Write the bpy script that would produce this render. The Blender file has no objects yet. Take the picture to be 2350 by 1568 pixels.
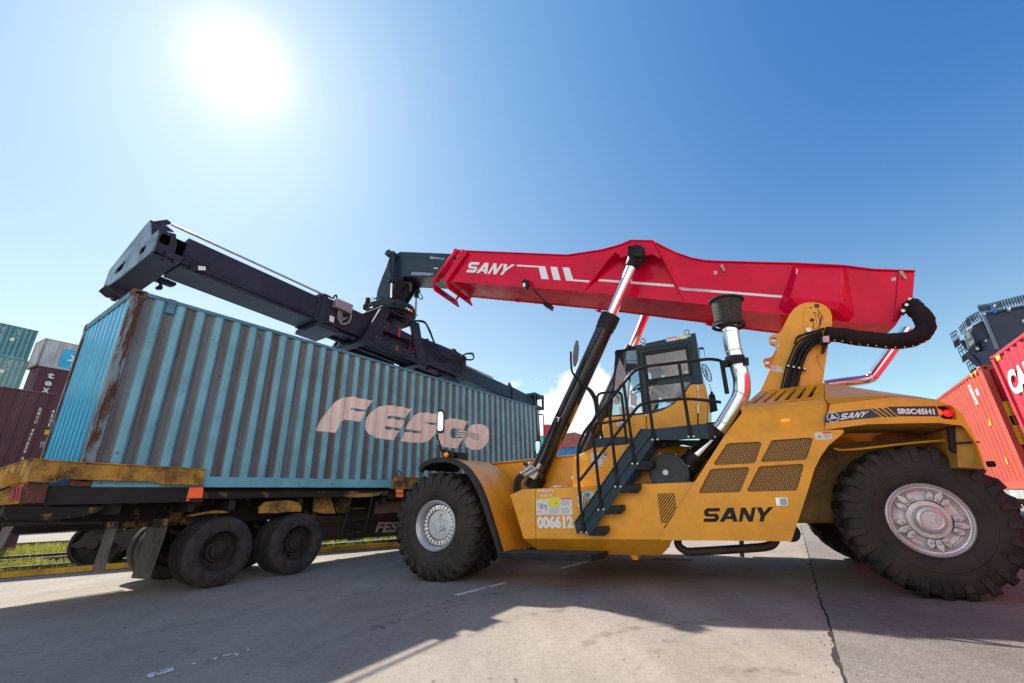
import bpy, bmesh, math, random
from math import sin, cos, pi, radians, sqrt, atan2
from mathutils import Matrix, Vector, noise
from mathutils.geometry import tessellate_polygon

random.seed(7)
S = bpy.context.scene
COL = S.collection

# ------------------------------------------------------------------ camera
PITCH, ROLL, CAM_H, FPX = 0.353409, 0.033778, 1.1507, 976.872
cp, sp, cr_, sr_ = cos(PITCH), sin(PITCH), cos(ROLL), sin(ROLL)
R0 = Matrix(((1, 0, 0), (0, sp, -cp), (0, cp, sp)))
RR_ = Matrix(((cr_, sr_, 0), (-sr_, cr_, 0), (0, 0, 1)))
RM = RR_ @ R0                                    # world -> camera (x right, y down, z forward)
CAM = Vector((0, 0, CAM_H))
cd = bpy.data.cameras.new('camera')
cam = bpy.data.objects.new('camera', cd)
COL.objects.link(cam)
mw = Matrix.Identity(4)
for i in range(3):
    mw[i][0] = RM[0][i]; mw[i][1] = -RM[1][i]; mw[i][2] = -RM[2][i]; mw[i][3] = CAM[i]
cam.matrix_world = mw
cd.sensor_width = 36
cd.lens = 36 * FPX / 2350
cd.clip_start = .05
cd.clip_end = 3000
S.camera = cam

# ------------------------------------------------------------------ sun, sky, exposure
S.view_settings.view_transform = 'Standard'
S.view_settings.look = 'None'
S.view_settings.gamma = 1
S.view_settings.exposure = 1.18
SUN_DIR = Vector((-.45641, .52198, .72057)).normalized()
SUN_EL = math.asin(SUN_DIR.z)
SUN_ROT = atan2(SUN_DIR.x, SUN_DIR.y)
sl = bpy.data.lights.new('sun', 'SUN')
sl.energy = 3.2
sl.angle = radians(.53)
sl.color = (1, .93, .84)
so = bpy.data.objects.new('sun', sl)
COL.objects.link(so)
so.rotation_euler = SUN_DIR.to_track_quat('Z', 'Y').to_euler()
so.location = (-20, 20, 40)

W = bpy.data.worlds.new('World')
S.world = W
W.use_nodes = True
wn, wl = W.node_tree.nodes, W.node_tree.links
wn.clear()
def WN(t, **k):
    n = wn.new(t)
    for a, b in k.items(): setattr(n, a, b)
    return n
def wmath(op, a, b=None, clamp=False):
    n = WN('ShaderNodeMath', operation=op); n.use_clamp = clamp
    for i, v in enumerate((a, b)):
        if v is None: continue
        if isinstance(v, (int, float)): n.inputs[i].default_value = v
        else: wl.new(v, n.inputs[i])
    return n.outputs[0]
sky = WN('ShaderNodeTexSky', sky_type='NISHITA')
sky.sun_disc = False
sky.sun_elevation = SUN_EL
sky.sun_rotation = SUN_ROT
sky.air_density = 1.0
sky.dust_density = 0.16
sky.ozone_density = 3.5
tc = WN('ShaderNodeTexCoord')
dot = WN('ShaderNodeVectorMath', operation='DOT_PRODUCT')
wl.new(tc.outputs['Generated'], dot.inputs[0])
dot.inputs[1].default_value = SUN_DIR
dpos = wmath('MAXIMUM', dot.outputs['Value'], 0.0)
# aureole of thin haze round the sun and the pale band over the horizon (world directions)
sepz = WN('ShaderNodeSeparateXYZ'); wl.new(tc.outputs['Generated'], sepz.inputs[0])
hz = wmath('SUBTRACT', 1.0, wmath('MAXIMUM', sepz.outputs[2], 0.0))
def term(fac, col):
    n = WN('ShaderNodeVectorMath', operation='SCALE'); n.inputs[0].default_value = col; wl.new(fac, n.inputs['Scale']); return n.outputs[0]
def vadd(a, b):
    n = WN('ShaderNodeVectorMath', operation='ADD'); wl.new(a, n.inputs[0]); wl.new(b, n.inputs[1]); return n
vm = WN('ShaderNodeVectorMath', operation='MULTIPLY'); wl.new(sky.outputs[0], vm.inputs[0]); vm.inputs[1].default_value = (.21, .59, .38)
bs = WN('ShaderNodeVectorMath', operation='ADD'); wl.new(vm.outputs[0], bs.inputs[0]); bs.inputs[1].default_value = (0, .0, 1.30)
acc = vadd(bs.outputs[0], term(wmath('POWER', dpos, 400.0), (2.6, 1.6, 1.0)))
acc = vadd(acc.outputs[0], term(wmath('POWER', dpos, 26.0), (1.5, .6, .3)))
acc = vadd(acc.outputs[0], term(wmath('POWER', dpos, 4.0), (.9, 1.15, 1.0)))
acc = vadd(acc.outputs[0], term(wmath('POWER', hz, 4.0), (3.2, 2.3, 1.5)))
addv = vadd(acc.outputs[0], term(wmath('MULTIPLY', wmath('POWER', dpos, 3.0), wmath('POWER', hz, 2.0)), (3.8, .9, .0)))
# cumulus bank low over the yard
cdir = (RM.transposed() @ Vector(((1322 - 1175) / FPX, (985 - 784) / FPX, 1))).normalized()
mp = WN('ShaderNodeVectorMath', operation='SUBTRACT'); wl.new(tc.outputs['Generated'], mp.inputs[0]); mp.inputs[1].default_value = cdir
sc = WN('ShaderNodeVectorMath', operation='MULTIPLY'); wl.new(mp.outputs[0], sc.inputs[0]); sc.inputs[1].default_value = (1, 1, 1.15)
ln = WN('ShaderNodeVectorMath', operation='LENGTH'); wl.new(sc.outputs[0], ln.inputs[0])
nz = WN('ShaderNodeTexNoise'); nz.inputs['Scale'].default_value = 11; nz.inputs['Detail'].default_value = 9; nz.inputs['Roughness'].default_value = .58
wl.new(tc.outputs['Generated'], nz.inputs['Vector'])
shape = wmath('ADD', wmath('MULTIPLY', ln.outputs['Value'], -6.2), wmath('MULTIPLY', nz.outputs['Fac'], 1.9))
cm = wmath('MULTIPLY', wmath('ADD', shape, .03), 5.0, True)
nz2 = WN('ShaderNodeTexNoise'); nz2.inputs['Scale'].default_value = 16; nz2.inputs['Detail'].default_value = 5
wl.new(tc.outputs['Generated'], nz2.inputs['Vector'])
cr = WN('ShaderNodeValToRGB'); wl.new(nz2.outputs['Fac'], cr.inputs[0])
cr.color_ramp.elements[0].position = .35; cr.color_ramp.elements[0].color = (3.6, 3.9, 4.3, 1)
cr.color_ramp.elements[1].position = .6; cr.color_ramp.elements[1].color = (6.6, 6.6, 6.6, 1)
mx = WN('ShaderNodeMixRGB'); wl.new(cm, mx.inputs[0]); wl.new(addv.outputs[0], mx.inputs[1]); wl.new(cr.outputs[0], mx.inputs[2])
# broad sunlit cumulus behind the camera (the mirrors and pipes of the machine show it)
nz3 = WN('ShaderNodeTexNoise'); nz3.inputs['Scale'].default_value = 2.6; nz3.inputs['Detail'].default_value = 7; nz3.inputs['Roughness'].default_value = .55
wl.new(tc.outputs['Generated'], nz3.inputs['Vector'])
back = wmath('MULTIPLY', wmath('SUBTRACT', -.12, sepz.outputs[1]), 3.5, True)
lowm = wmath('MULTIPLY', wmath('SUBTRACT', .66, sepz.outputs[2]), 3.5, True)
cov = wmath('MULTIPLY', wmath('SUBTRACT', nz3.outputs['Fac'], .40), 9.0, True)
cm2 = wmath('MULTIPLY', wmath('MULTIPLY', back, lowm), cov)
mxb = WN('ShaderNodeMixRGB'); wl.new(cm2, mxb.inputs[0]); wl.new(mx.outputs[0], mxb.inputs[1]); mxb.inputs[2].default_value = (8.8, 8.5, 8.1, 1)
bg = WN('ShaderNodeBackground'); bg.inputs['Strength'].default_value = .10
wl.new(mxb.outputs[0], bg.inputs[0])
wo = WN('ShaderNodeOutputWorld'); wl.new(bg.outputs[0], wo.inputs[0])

# ------------------------------------------------------------------ frames and survey helper
def frame(ox, oy, yaw, z=0, tilt=0):
    return Matrix.Translation((ox, oy, z)) @ Matrix.Rotation(yaw, 4, 'Z') @ Matrix.Rotation(tilt, 4, 'Y')
CF = frame(-5.773342, 5.781182, .988418)          # trailer and blue container
MF = frame(-1.3016, 7.2943, -.436045)             # reach stacker: x to the rear, y to its far side
YF = frame(0, 0, radians(62))                     # container yard
FR = {'C': CF, 'M': MF, 'Y': YF, 'W': Matrix.Identity(4)}
BZ = 1.4753                                       # trailer deck height
CR = {'A': (0, 580, 3.075), 'B': (0, 1050, 2.571), 'C': (700, 660, 3.136), 'D': (560, 1050, 2.571), 'E': (1150, 640, 2.7647),
      'F': (1100, 1080, 2.703), 'G': (1540, 900, 2.3757), 'H': (1900, 700, 2.4053), 'I': (2150, 1050, 2.2393), 'J': (0, 1500, 1.6786),
      'K': (1400, 1450, 1.5911), 'L': (1400, 1000, 4.48), 'X': (0, 0, .8168), 'M': (1380, 1060, 6.8167), 'N': (2600, 820, 4.126),
      'O': (2560, 1100, 3.921), 'P': (0, 880, 3.268), 'Q': (1660, 920, 4.9), 'R': (1560, 1240, 4.9), 'S': (0, 1360, 5.226), 'T': (1000, 680, 5.6)}
INV = {}
def U(fr, crop, ax, val, pts):
    """measured points of a real plane (axis = value) of a frame, in that frame's metres"""
    k = id(FR[fr])
    if k not in INV: INV[k] = FR[fr].inverted()
    m = INV[k]; ox, oy, s = CR[crop]; a = 'xyz'.index(ax); lo = m @ CAM; out = []
    for u, v in pts:
        Uu, V = (ox + u / s) * .8168, (oy + v / s) * .8168
        lr = m.to_3x3() @ (RM.transposed() @ Vector(((Uu - 1175) / FPX, (V - 784) / FPX, 1)))
        t = (val - lo[a]) / lr[a]
        out.append(lo + lr * t)
    return out
def U1(fr, crop, ax, val, u, v): return U(fr, crop, ax, val, [(u, v)])[0]

# ------------------------------------------------------------------ materials
MATS = {}
def nodes(name):
    m = bpy.data.materials.new(name); m.use_nodes = True
    nt = m.node_tree; b = nt.nodes['Principled BSDF']
    return m, nt, b
def paint(name, col, rough=.45, metal=0, var=.12, dirt=None, amt=.3, dscale=3, bump=.02, bscale=60, coat=0, streak=False, spec=.5, thr=.5, soft=.12, vscale=1.6):
    """paint with tone variation, dirt or rust patches and fine surface bump"""
    if name in MATS: return MATS[name]
    m, nt, b = nodes(name); N, L = nt.nodes, nt.links
    t = N.new('ShaderNodeTexCoord')
    def nse(scale, detail=5, vec=None, sc3=None, rough_=.6):
        n = N.new('ShaderNodeTexNoise'); n.inputs['Scale'].default_value = scale; n.inputs['Detail'].default_value = detail
        n.inputs['Roughness'].default_value = rough_
        v = t.outputs['Object']
        if sc3:
            mpn = N.new('ShaderNodeMapping'); mpn.inputs['Scale'].default_value = sc3; L.new(v, mpn.inputs[0]); v = mpn.outputs[0]
        L.new(v, n.inputs['Vector']); return n.outputs['Fac']
    def ramp(src, p0, p1, c0=(0, 0, 0, 1), c1=(1, 1, 1, 1)):
        r = N.new('ShaderNodeValToRGB'); L.new(src, r.inputs[0]); e = r.color_ramp.elements
        e[0].position = p0; e[1].position = p1; e[0].color = c0; e[1].color = c1; return r.outputs[0]
    def mix(f, a, c, typ='MIX'):
        x = N.new('ShaderNodeMixRGB'); x.blend_type = typ
        for i, v in enumerate((f, a, c)):
            if isinstance(v, (int, float)): x.inputs[i].default_value = v
            elif isinstance(v, tuple): x.inputs[i].default_value = v if len(v) == 4 else (*v, 1)
            else: L.new(v, x.inputs[i])
        return x.outputs[0]
    lo = tuple(c * (1 - var) for c in col); hi = tuple(min(1, c * (1 + var)) for c in col)
    c = ramp(nse(vscale, 4), .3, .7, (*lo, 1), (*hi, 1))
    if dirt:
        dn = nse(dscale, 8, sc3=(1, 1, .18) if streak else None, rough_=.68)
        f = ramp(dn, thr - soft, thr + soft)
        f2 = N.new('ShaderNodeMath'); f2.operation = 'MULTIPLY'; f2.inputs[1].default_value = amt; L.new(f, f2.inputs[0])
        c = mix(f2.outputs[0], c, dirt)
        rr = N.new('ShaderNodeMath'); rr.operation = 'MULTIPLY_ADD'; rr.inputs[1].default_value = .35; rr.inputs[2].default_value = rough; L.new(f2.outputs[0], rr.inputs[0]); rr.use_clamp = True
        L.new(rr.outputs[0], b.inputs['Roughness'])
    else:
        rr = ramp(nse(7, 5), .2, .8, (rough * .8,) * 3 + (1,), (min(1, rough * 1.25),) * 3 + (1,)); L.new(rr, b.inputs['Roughness'])
    L.new(c, b.inputs['Base Color'])
    b.inputs['Metallic'].default_value = metal
    b.inputs['Specular IOR Level'].default_value = spec
    b.inputs['Coat Weight'].default_value = coat; b.inputs['Coat Roughness'].default_value = .12
    if bump:
        bp = N.new('ShaderNodeBump'); bp.inputs['Strength'].default_value = min(1, bump * 8); bp.inputs['Distance'].default_value = .004
        L.new(nse(bscale, 4), bp.inputs['Height']); L.new(bp.outputs[0], b.inputs['Normal'])
    MATS[name] = m
    return m
def glass(name, tint=(.75, .86, .86), a=.25):
    m, nt, b = nodes(name); N, L = nt.nodes, nt.links
    tr = N.new('ShaderNodeBsdfTransparent'); tr.inputs[0].default_value = (*tint, 1)
    gl = N.new('ShaderNodeBsdfGlossy'); gl.inputs['Roughness'].default_value = .02
    fr = N.new('ShaderNodeFresnel'); fr.inputs[0].default_value = 1.5
    ad = N.new('ShaderNodeMath'); ad.operation = 'ADD'; ad.inputs[1].default_value = .10; L.new(fr.outputs[0], ad.inputs[0])
    mxs = N.new('ShaderNodeMixShader'); L.new(ad.outputs[0], mxs.inputs[0]); L.new(tr.outputs[0], mxs.inputs[1]); L.new(gl.outputs[0], mxs.inputs[2])
    L.new(mxs.outputs[0], N['Material Output'].inputs[0]); return m
def lamp(name, col, e=.6):
    m, nt, b = nodes(name); b.inputs['Base Color'].default_value = (*col, 1); b.inputs['Roughness'].default_value = .15
    b.inputs['Emission Color'].default_value = (*col, 1); b.inputs['Emission Strength'].default_value = e
    b.inputs['Coat Weight'].default_value = .6; return m

# ------------------------------------------------------------------ mesh builder
def V(*a): return Vector(a)
class MB:
    def __init__(s, xf=None): s.v, s.f, s.s, s.m, s.mi, s.xf, s.cuts = [], [], [], [], 0, xf, []
    def cut(s):
        """what follows is a separate piece"""
        s.cuts.append(len(s.f)); return s
    def mat(s, i): s.mi = i; return s
    def add(s, vs, fs, smooth=False):
        o = len(s.v); s.v += [Vector(p) for p in vs]
        for f in fs: s.f.append([o + i for i in f]); s.s.append(smooth); s.m.append(s.mi)
        return s
    def box(s, a, b):
        x0, y0, z0 = a; x1, y1, z1 = b
        return s.add([(x0, y0, z0), (x1, y0, z0), (x1, y1, z0), (x0, y1, z0), (x0, y0, z1), (x1, y0, z1), (x1, y1, z1), (x0, y1, z1)],
              [(0, 3, 2, 1), (4, 5, 6, 7), (0, 1, 5, 4), (1, 2, 6, 5), (2, 3, 7, 6), (3, 0, 4, 7)])
    def bar(s, p, q, w, h, up=(0, 0, 1)):
        """box beam from p to q, w across, h along up"""
        p, q = Vector(p), Vector(q); d = (q - p).normalized(); u = Vector(up); r = d.cross(u).normalized(); u = r.cross(d)
        vs = []
        for c in (p, q):
            for a, b in ((-1, -1), (1, -1), (1, 1), (-1, 1)): vs.append(c + r * a * w / 2 + u * b * h / 2)
        return s.add(vs, [(0, 1, 2, 3), (7, 6, 5, 4), (0, 4, 5, 1), (1, 5, 6, 2), (2, 6, 7, 3), (3, 7, 4, 0)])
    def prism(s, poly, off, smooth=False):
        off = Vector(off); n = len(poly); poly = [Vector(p) for p in poly]
        s.add(poly, [list(range(n))]); s.add([p + off for p in poly], [list(range(n))[::-1]])
        return s.add(poly + [p + off for p in poly], [(i, (i + 1) % n, n + (i + 1) % n, n + i) for i in range(n)], smooth)
    def holed(s, outer, holes, off):
        """plate with cut-outs"""
        off = Vector(off); loops = [[Vector(p) for p in l] for l in [outer] + holes]
        tris = tessellate_polygon(loops); allv = [p for l in loops for p in l]
        s.add(allv, [tuple(t) for t in tris]); s.add([p + off for p in allv], [tuple(t[::-1]) for t in tris])
        for l in loops:
            n = len(l); s.add(l + [p + off for p in l], [(i, (i + 1) % n, n + (i + 1) % n, n + i) for i in range(n)])
        return s
    def cyl(s, p, q, r0, r1=None, n=20, caps=True):
        p, q = Vector(p), Vector(q); r1 = r0 if r1 is None else r1
        d = (q - p).normalized(); a = d.orthogonal().normalized(); b = d.cross(a)
        c0 = [p + (a * cos(t) + b * sin(t)) * r0 for t in (2 * pi * i / n for i in range(n))]
        c1 = [q + (a * cos(t) + b * sin(t)) * r1 for t in (2 * pi * i / n for i in range(n))]
        s.add(c0 + c1, [(i, (i + 1) % n, n + (i + 1) % n, n + i) for i in range(n)], True)
        if caps: s.add(c0, [list(range(n))[::-1]]); s.add(c1, [list(range(n))])
        return s
    def tube(s, pts, r, n=10, caps=True):
        pts = [Vector(p) for p in pts]; m = len(pts); rs = r if isinstance(r, (list, tuple)) else [r] * m
        ds = []
        for i in range(m):
            d = pts[min(i + 1, m - 1)] - pts[max(i - 1, 0)]; ds.append(d.normalized())
        a = ds[0].orthogonal().normalized(); vs = []
        for i in range(m):
            a = (a - ds[i] * a.dot(ds[i])).normalized(); b = ds[i].cross(a)
            for k in range(n):
                t = 2 * pi * k / n; vs.append(pts[i] + (a * cos(t) + b * sin(t)) * rs[i])
        fs = [(i * n + k, i * n + (k + 1) % n, (i + 1) * n + (k + 1) % n, (i + 1) * n + k) for i in range(m - 1) for k in range(n)]
        s.add(vs, fs, True)
        if caps: s.add(vs[:n], [list(range(n))[::-1]]); s.add(vs[-n:], [list(range(n))])
        return s
    def lathe(s, prof, o, ax=(0, 1, 0), n=48, smooth=True, split=True):
        """profile of (radius, distance along axis)"""
        o, d = Vector(o), Vector(ax).normalized(); a = d.orthogonal().normalized(); b = d.cross(a)
        for (r0, h0), (r1, h1) in zip(prof[:-1], prof[1:]):
            vs = []
            for r, h in ((r0, h0), (r1, h1)):
                vs += [o + d * h + (a * cos(t) + b * sin(t)) * r for t in (2 * pi * i / n for i in range(n))]
            s.add(vs, [(i, (i + 1) % n, n + (i + 1) % n, n + i) for i in range(n)], smooth)
        return s
    def sphere(s, o, r, n=14, k=8, sc=(1, 1, 1)):
        o = Vector(o); vs = []
        for j in range(k + 1):
            ph = pi * j / k
            for i in range(n):
                t = 2 * pi * i / n; vs.append(o + Vector((sin(ph) * cos(t) * sc[0], sin(ph) * sin(t) * sc[1], cos(ph) * sc[2])) * r)
        return s.add(vs, [(j * n + i, j * n + (i + 1) % n, (j + 1) * n + (i + 1) % n, (j + 1) * n + i) for j in range(k) for i in range(n)], True)
    def text(s, body, o, u, v, h, w=None, bold=0.0, ext=.0, shear=0, align='LEFT', sp_=1.0):
        """flat lettering: origin o, reading direction u, up direction v, cap height h, optional total width w"""
        cu = bpy.data.curves.new('t', 'FONT'); cu.body = body; cu.size = 1; cu.offset = bold; cu.shear = shear; cu.space_character = sp_
        cu.resolution_u = 3; cu.fill_mode = 'FRONT'
        ob = bpy.data.objects.new('t', cu); COL.objects.link(ob)
        dg = bpy.context.evaluated_depsgraph_get(); me = bpy.data.meshes.new_from_object(ob.evaluated_get(dg))
        co = [p.co.copy() for p in me.vertices]; fs = [tuple(p.vertices) for p in me.polygons]
        bpy.data.objects.remove(ob); bpy.data.curves.remove(cu); bpy.data.meshes.remove(me)
        if not co: return s
        x0 = min(c.x for c in co); x1 = max(c.x for c in co); y0 = min(c.y for c in co); y1 = max(c.y for c in co)
        ky = h / (y1 - y0); kx = ky if w is None else w / (x1 - x0)
        u, v, o = Vector(u).normalized(), Vector(v).normalized(), Vector(o)
        sh = 0 if align == 'LEFT' else (x1 - x0) * kx / 2
        return s.add([o + u * ((c.x - x0) * kx - sh) + v * ((c.y - y0) * ky) for c in co], fs)
    def quadmap(s, polys, quad):
        """polygons given in a unit square, laid bilinearly on four corners (bl, br, tr, tl)"""
        a, b, c, d = [Vector(q) for q in quad]
        for poly in polys:
            pts = [a * (1 - x) * (1 - y) + b * x * (1 - y) + c * x * y + d * (1 - x) * y for x, y in poly]
            s.add(pts, [list(range(len(pts)))])
        return s
    def build(s, name, mats, parent=None, bevel=0, seg=2, weld=True, label=None):
        if s.cuts:
            edges = [0] + s.cuts + [len(s.f)]; first = None
            for a, b in zip(edges[:-1], edges[1:]):
                if a == b: continue
                q = MB(s.xf); ids = sorted({i for f in s.f[a:b] for i in f}); mp = {i: k for k, i in enumerate(ids)}
                q.v = [s.v[i] for i in ids]; q.f = [[mp[i] for i in f] for f in s.f[a:b]]; q.s = s.s[a:b]; q.m = s.m[a:b]
                o = q.build(name, mats, parent, bevel, seg, weld, label); first = first or o
            return first
        me = bpy.data.meshes.new(name)
        vs = [s.xf @ p for p in s.v] if s.xf else s.v
        me.from_pydata([tuple(p) for p in vs], [], s.f)
        if not isinstance(mats, (list, tuple)): mats = [mats]
        for m in mats: me.materials.append(m)
        me.polygons.foreach_set('use_smooth', s.s); me.polygons.foreach_set('material_index', s.m)
        me.update()
        ob = bpy.data.objects.new(name, me); COL.objects.link(ob)
        if bevel:
            bm = bmesh.new(); bm.from_mesh(me); bmesh.ops.remove_doubles(bm, verts=bm.verts, dist=1e-5); bmesh.ops.recalc_face_normals(bm, faces=bm.faces); bm.to_mesh(me); bm.free()
            md = ob.modifiers.new('bevel', 'BEVEL'); md.width = bevel; md.segments = seg; md.limit_method = 'ANGLE'; md.angle_limit = radians(35)
            md.harden_normals = False
        if parent: ob.parent = parent
        if label: ob['label'] = label
        return ob
def thing(name, label, cat, mtx=None, group=None, loc=(0, 0, 0)):
    o = bpy.data.objects.new(name, None); COL.objects.link(o); o.empty_display_size = .2
    o.matrix_world = (mtx if mtx else Matrix.Identity(4)) @ Matrix.Translation(loc)
    o['label'] = label; o['category'] = cat
    if group: o['group'] = group
    return o
def tag(o, label=None, cat=None, group=None, kind=None, mtx=None):
    for k, v in (('label', label), ('category', cat), ('group', group), ('kind', kind)):
        if v: o[k] = v
    if mtx: o.matrix_world = mtx
    return o
def dup(root, mtx=None, parent=None, top=True):
    c = root.copy(); COL.objects.link(c)
    if parent: c.parent = parent
    if mtx: c.matrix_basis = mtx
    for ch in list(root.children):
        dup(ch, None, c, False)
    return c
def arc(pts, k=6):
    """round the inner corners of a polyline (quadratic)"""
    pts = [Vector(p) for p in pts]; out = [pts[0]]
    for a, b, c in zip(pts[:-2], pts[1:-1], pts[2:]):
        r = min((b - a).length, (c - b).length) * .45; p = b + (a - b).normalized() * r; q = b + (c - b).normalized() * r
        for i in range(k + 1):
            t = i / k; out.append(p * (1 - t) ** 2 + b * 2 * t * (1 - t) + q * t * t)
    out.append(pts[-1]); return out
def smooth_path(pts, k=6):
    pts = [Vector(p) for p in pts]; out = []
    P = [pts[0] * 2 - pts[1]] + pts + [pts[-1] * 2 - pts[-2]]
    for i in range(1, len(P) - 2):
        for j in range(k):
            t = j / k; a, b, c, d = P[i - 1], P[i], P[i + 1], P[i + 2]
            out.append(.5 * ((2 * b) + (c - a) * t + (2 * a - 5 * b + 4 * c - d) * t * t + (3 * b - a - 3 * c + d) * t ** 3))
    out.append(pts[-1]); return out
def sy(pts, y): return [Vector((p.x, y, p.z)) for p in pts]
# ------------------------------------------------------------------ shared materials
blk = paint('black_paint', (.010, .011, .013), .42, var=.2, dirt=(.06, .05, .045), amt=.3, dscale=4, spec=.18)
rub = paint('rubber', (.013, .0125, .0125), .72, var=.25, dirt=(.085, .078, .07), amt=.4, dscale=5, bump=.05, bscale=40)
rub_dusty = paint('dusty_rubber', (.018, .017, .017), .8, var=.2, dirt=(.085, .075, .068), amt=.55, dscale=6, bump=.04, bscale=60)
steel = paint('galvanised_steel', (.55, .56, .57), .35, .8, var=.1, dirt=(.25, .22, .2), amt=.3)
chrome = paint('polished_steel', (.78, .77, .76), .14, 1, var=.04, bump=.012, bscale=18)
white = paint('white_marking', (.80, .80, .79), .5, var=.04)
concrete_m = None

# ------------------------------------------------------------------ ground
def concrete(name, col, spots=1.0, coarse=.0, sc=1.0):
    m, nt, b = nodes(name); N, L = nt.nodes, nt.links
    t = N.new('ShaderNodeTexCoord')
    def nse(scale, detail=6, rough=.6, sc3=None):
        n = N.new('ShaderNodeTexNoise'); n.inputs['Scale'].default_value = scale; n.inputs['Detail'].default_value = detail; n.inputs['Roughness'].default_value = rough
        v = t.outputs['Object']
        if sc3:
            q = N.new('ShaderNodeMapping'); q.inputs['Scale'].default_value = sc3; q.inputs['Rotation'].default_value = (0, 0, radians(-47)); L.new(v, q.inputs[0]); v = q.outputs[0]
        L.new(v, n.inputs['Vector']); return n.outputs['Fac']
    def ramp(src, p0, p1, c0, c1):
        r = N.new('ShaderNodeValToRGB'); L.new(src, r.inputs[0]); e = r.color_ramp.elements
        e[0].position = p0; e[1].position = p1; e[0].color = (*c0, 1) if len(c0) == 3 else c0; e[1].color = (*c1, 1) if len(c1) == 3 else c1; return r.outputs[0]
    def mix(f, a, c, typ='MIX'):
        x = N.new('ShaderNodeMixRGB'); x.blend_type = typ
        for i, v in enumerate((f, a, c)):
            if isinstance(v, (int, float)): x.inputs[i].default_value = v
            elif isinstance(v, tuple): x.inputs[i].default_value = (*v, 1)
            else: L.new(v, x.inputs[i])
        return x.outputs[0]
    c = ramp(nse(.35, 7), .3, .72, tuple(x * .80 for x in col), tuple(x * 1.14 for x in col))
    # brushed, streaky tone along the lane
    st = ramp(nse(1.4, 7, .65, (1, .22, 1)), .32, .7, (.80, .79, .78), (1.10, 1.10, 1.10)); c = mix(1, c, st, 'MULTIPLY')
    mid = ramp(nse(17, 6, .72), .3, .7, (.82, .82, .82), (1.13, 1.13, 1.13)); c = mix(1, c, mid, 'MULTIPLY')
    fine = ramp(nse(70, 5, .75), .25, .75, (.76, .76, .76), (1.18, 1.18, 1.18)); c = mix(1, c, fine, 'MULTIPLY')
    # worn tyre marks and oil spots
    sp = N.new('ShaderNodeTexVoronoi'); sp.inputs['Scale'].default_value = 4.6 * sc; sp.inputs['Randomness'].default_value = 1
    q = N.new('ShaderNodeMapping'); q.inputs['Scale'].default_value = (1, .5, 1); q.inputs['Rotation'].default_value = (0, 0, radians(-40)); L.new(t.outputs['Object'], q.inputs[0])
    dn = N.new('ShaderNodeTexNoise'); dn.inputs['Scale'].default_value = 9; dn.inputs['Detail'].default_value = 3; L.new(q.outputs[0], dn.inputs['Vector'])
    ds = N.new('ShaderNodeVectorMath'); ds.operation = 'MULTIPLY_ADD'; ds.inputs[1].default_value = (.22, .22, .22); L.new(dn.outputs['Color'], ds.inputs[0]); L.new(q.outputs[0], ds.inputs[2]); L.new(ds.outputs[0], sp.inputs['Vector'])
    sm = ramp(sp.outputs['Distance'], .06, .13, (1, 1, 1), (0, 0, 0))
    rn = N.new('ShaderNodeMath'); rn.operation = 'GREATER_THAN'; rn.inputs[1].default_value = .45
    sx = N.new('ShaderNodeSeparateColor'); L.new(sp.outputs['Color'], sx.inputs[0]); L.new(sx.outputs[0], rn.inputs[0])
    m1 = N.new('ShaderNodeMath'); m1.operation = 'MULTIPLY'; L.new(sm, m1.inputs[0]); L.new(rn.outputs[0], m1.inputs[1])
    m2 = N.new('ShaderNodeMath'); m2.operation = 'MULTIPLY'; m2.inputs[1].default_value = .62 * spots; L.new(m1.outputs[0], m2.inputs[0])
    c = mix(m2.outputs[0], c, (.05, .045, .045))
    tiny = ramp(nse(14, 3, .5), .68, .74, (0, 0, 0), (1, 1, 1))
    m3 = N.new('ShaderNodeMath'); m3.operation = 'MULTIPLY'; m3.inputs[1].default_value = .6 * spots; L.new(tiny, m3.inputs[0]); c = mix(m3.outputs[0], c, (.08, .07, .065))
    stn = ramp(nse(.9, 8, .7), .56, .70, (0, 0, 0), (1, 1, 1))
    m4 = N.new('ShaderNodeMath'); m4.operation = 'MULTIPLY'; m4.inputs[1].default_value = .38; L.new(stn, m4.inputs[0]); c = mix(m4.outputs[0], c, (.12, .10, .09))
    L.new(c, b.inputs['Base Color']); b.inputs['Roughness'].default_value = .86; b.inputs['Specular IOR Level'].default_value = .3
    bp = N.new('ShaderNodeBump'); bp.inputs['Strength'].default_value = .6 + .4 * coarse; bp.inputs['Distance'].default_value = .010 + .03 * coarse
    L.new(nse(28 if coarse else 45, 8, .7), bp.inputs['Height']); L.new(bp.outputs[0], b.inputs['Normal'])
    return m
con = concrete('yard_concrete', (.365, .32, .266))
con2 = concrete('coarse_concrete', (.285, .26, .228), .6, .6, 1.6)
g = MB()
R = 700
ring = [(-R, -R), (R, -R), (R, R), (-R, R)]
cb0 = [CF @ p for p in U('C', 'J', 'z', 0, [(0, 212), (1540, 87)])]
tyw = atan2((cb0[1] - cb0[0]).y, (cb0[1] - cb0[0]).x); TF = frame(cb0[0].x, cb0[0].y, tyw); FR['T'] = TF
for ya_, yb_, zz_ in ((-R, .14, 0), (15.4, R, 0)):
    g.add([TF @ V(-R, ya_, zz_), TF @ V(R, ya_, zz_), TF @ V(R, yb_, zz_), TF @ V(-R, yb_, zz_)], [(0, 1, 2, 3)])
g.add([TF @ V(-R, 15.4, 0), TF @ V(R, 15.4, 0), TF @ V(R, 15.4, -.3), TF @ V(-R, 15.4, -.3)], [(0, 1, 2, 3)])
tag(g.build('ground', con), kind='structure')
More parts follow.
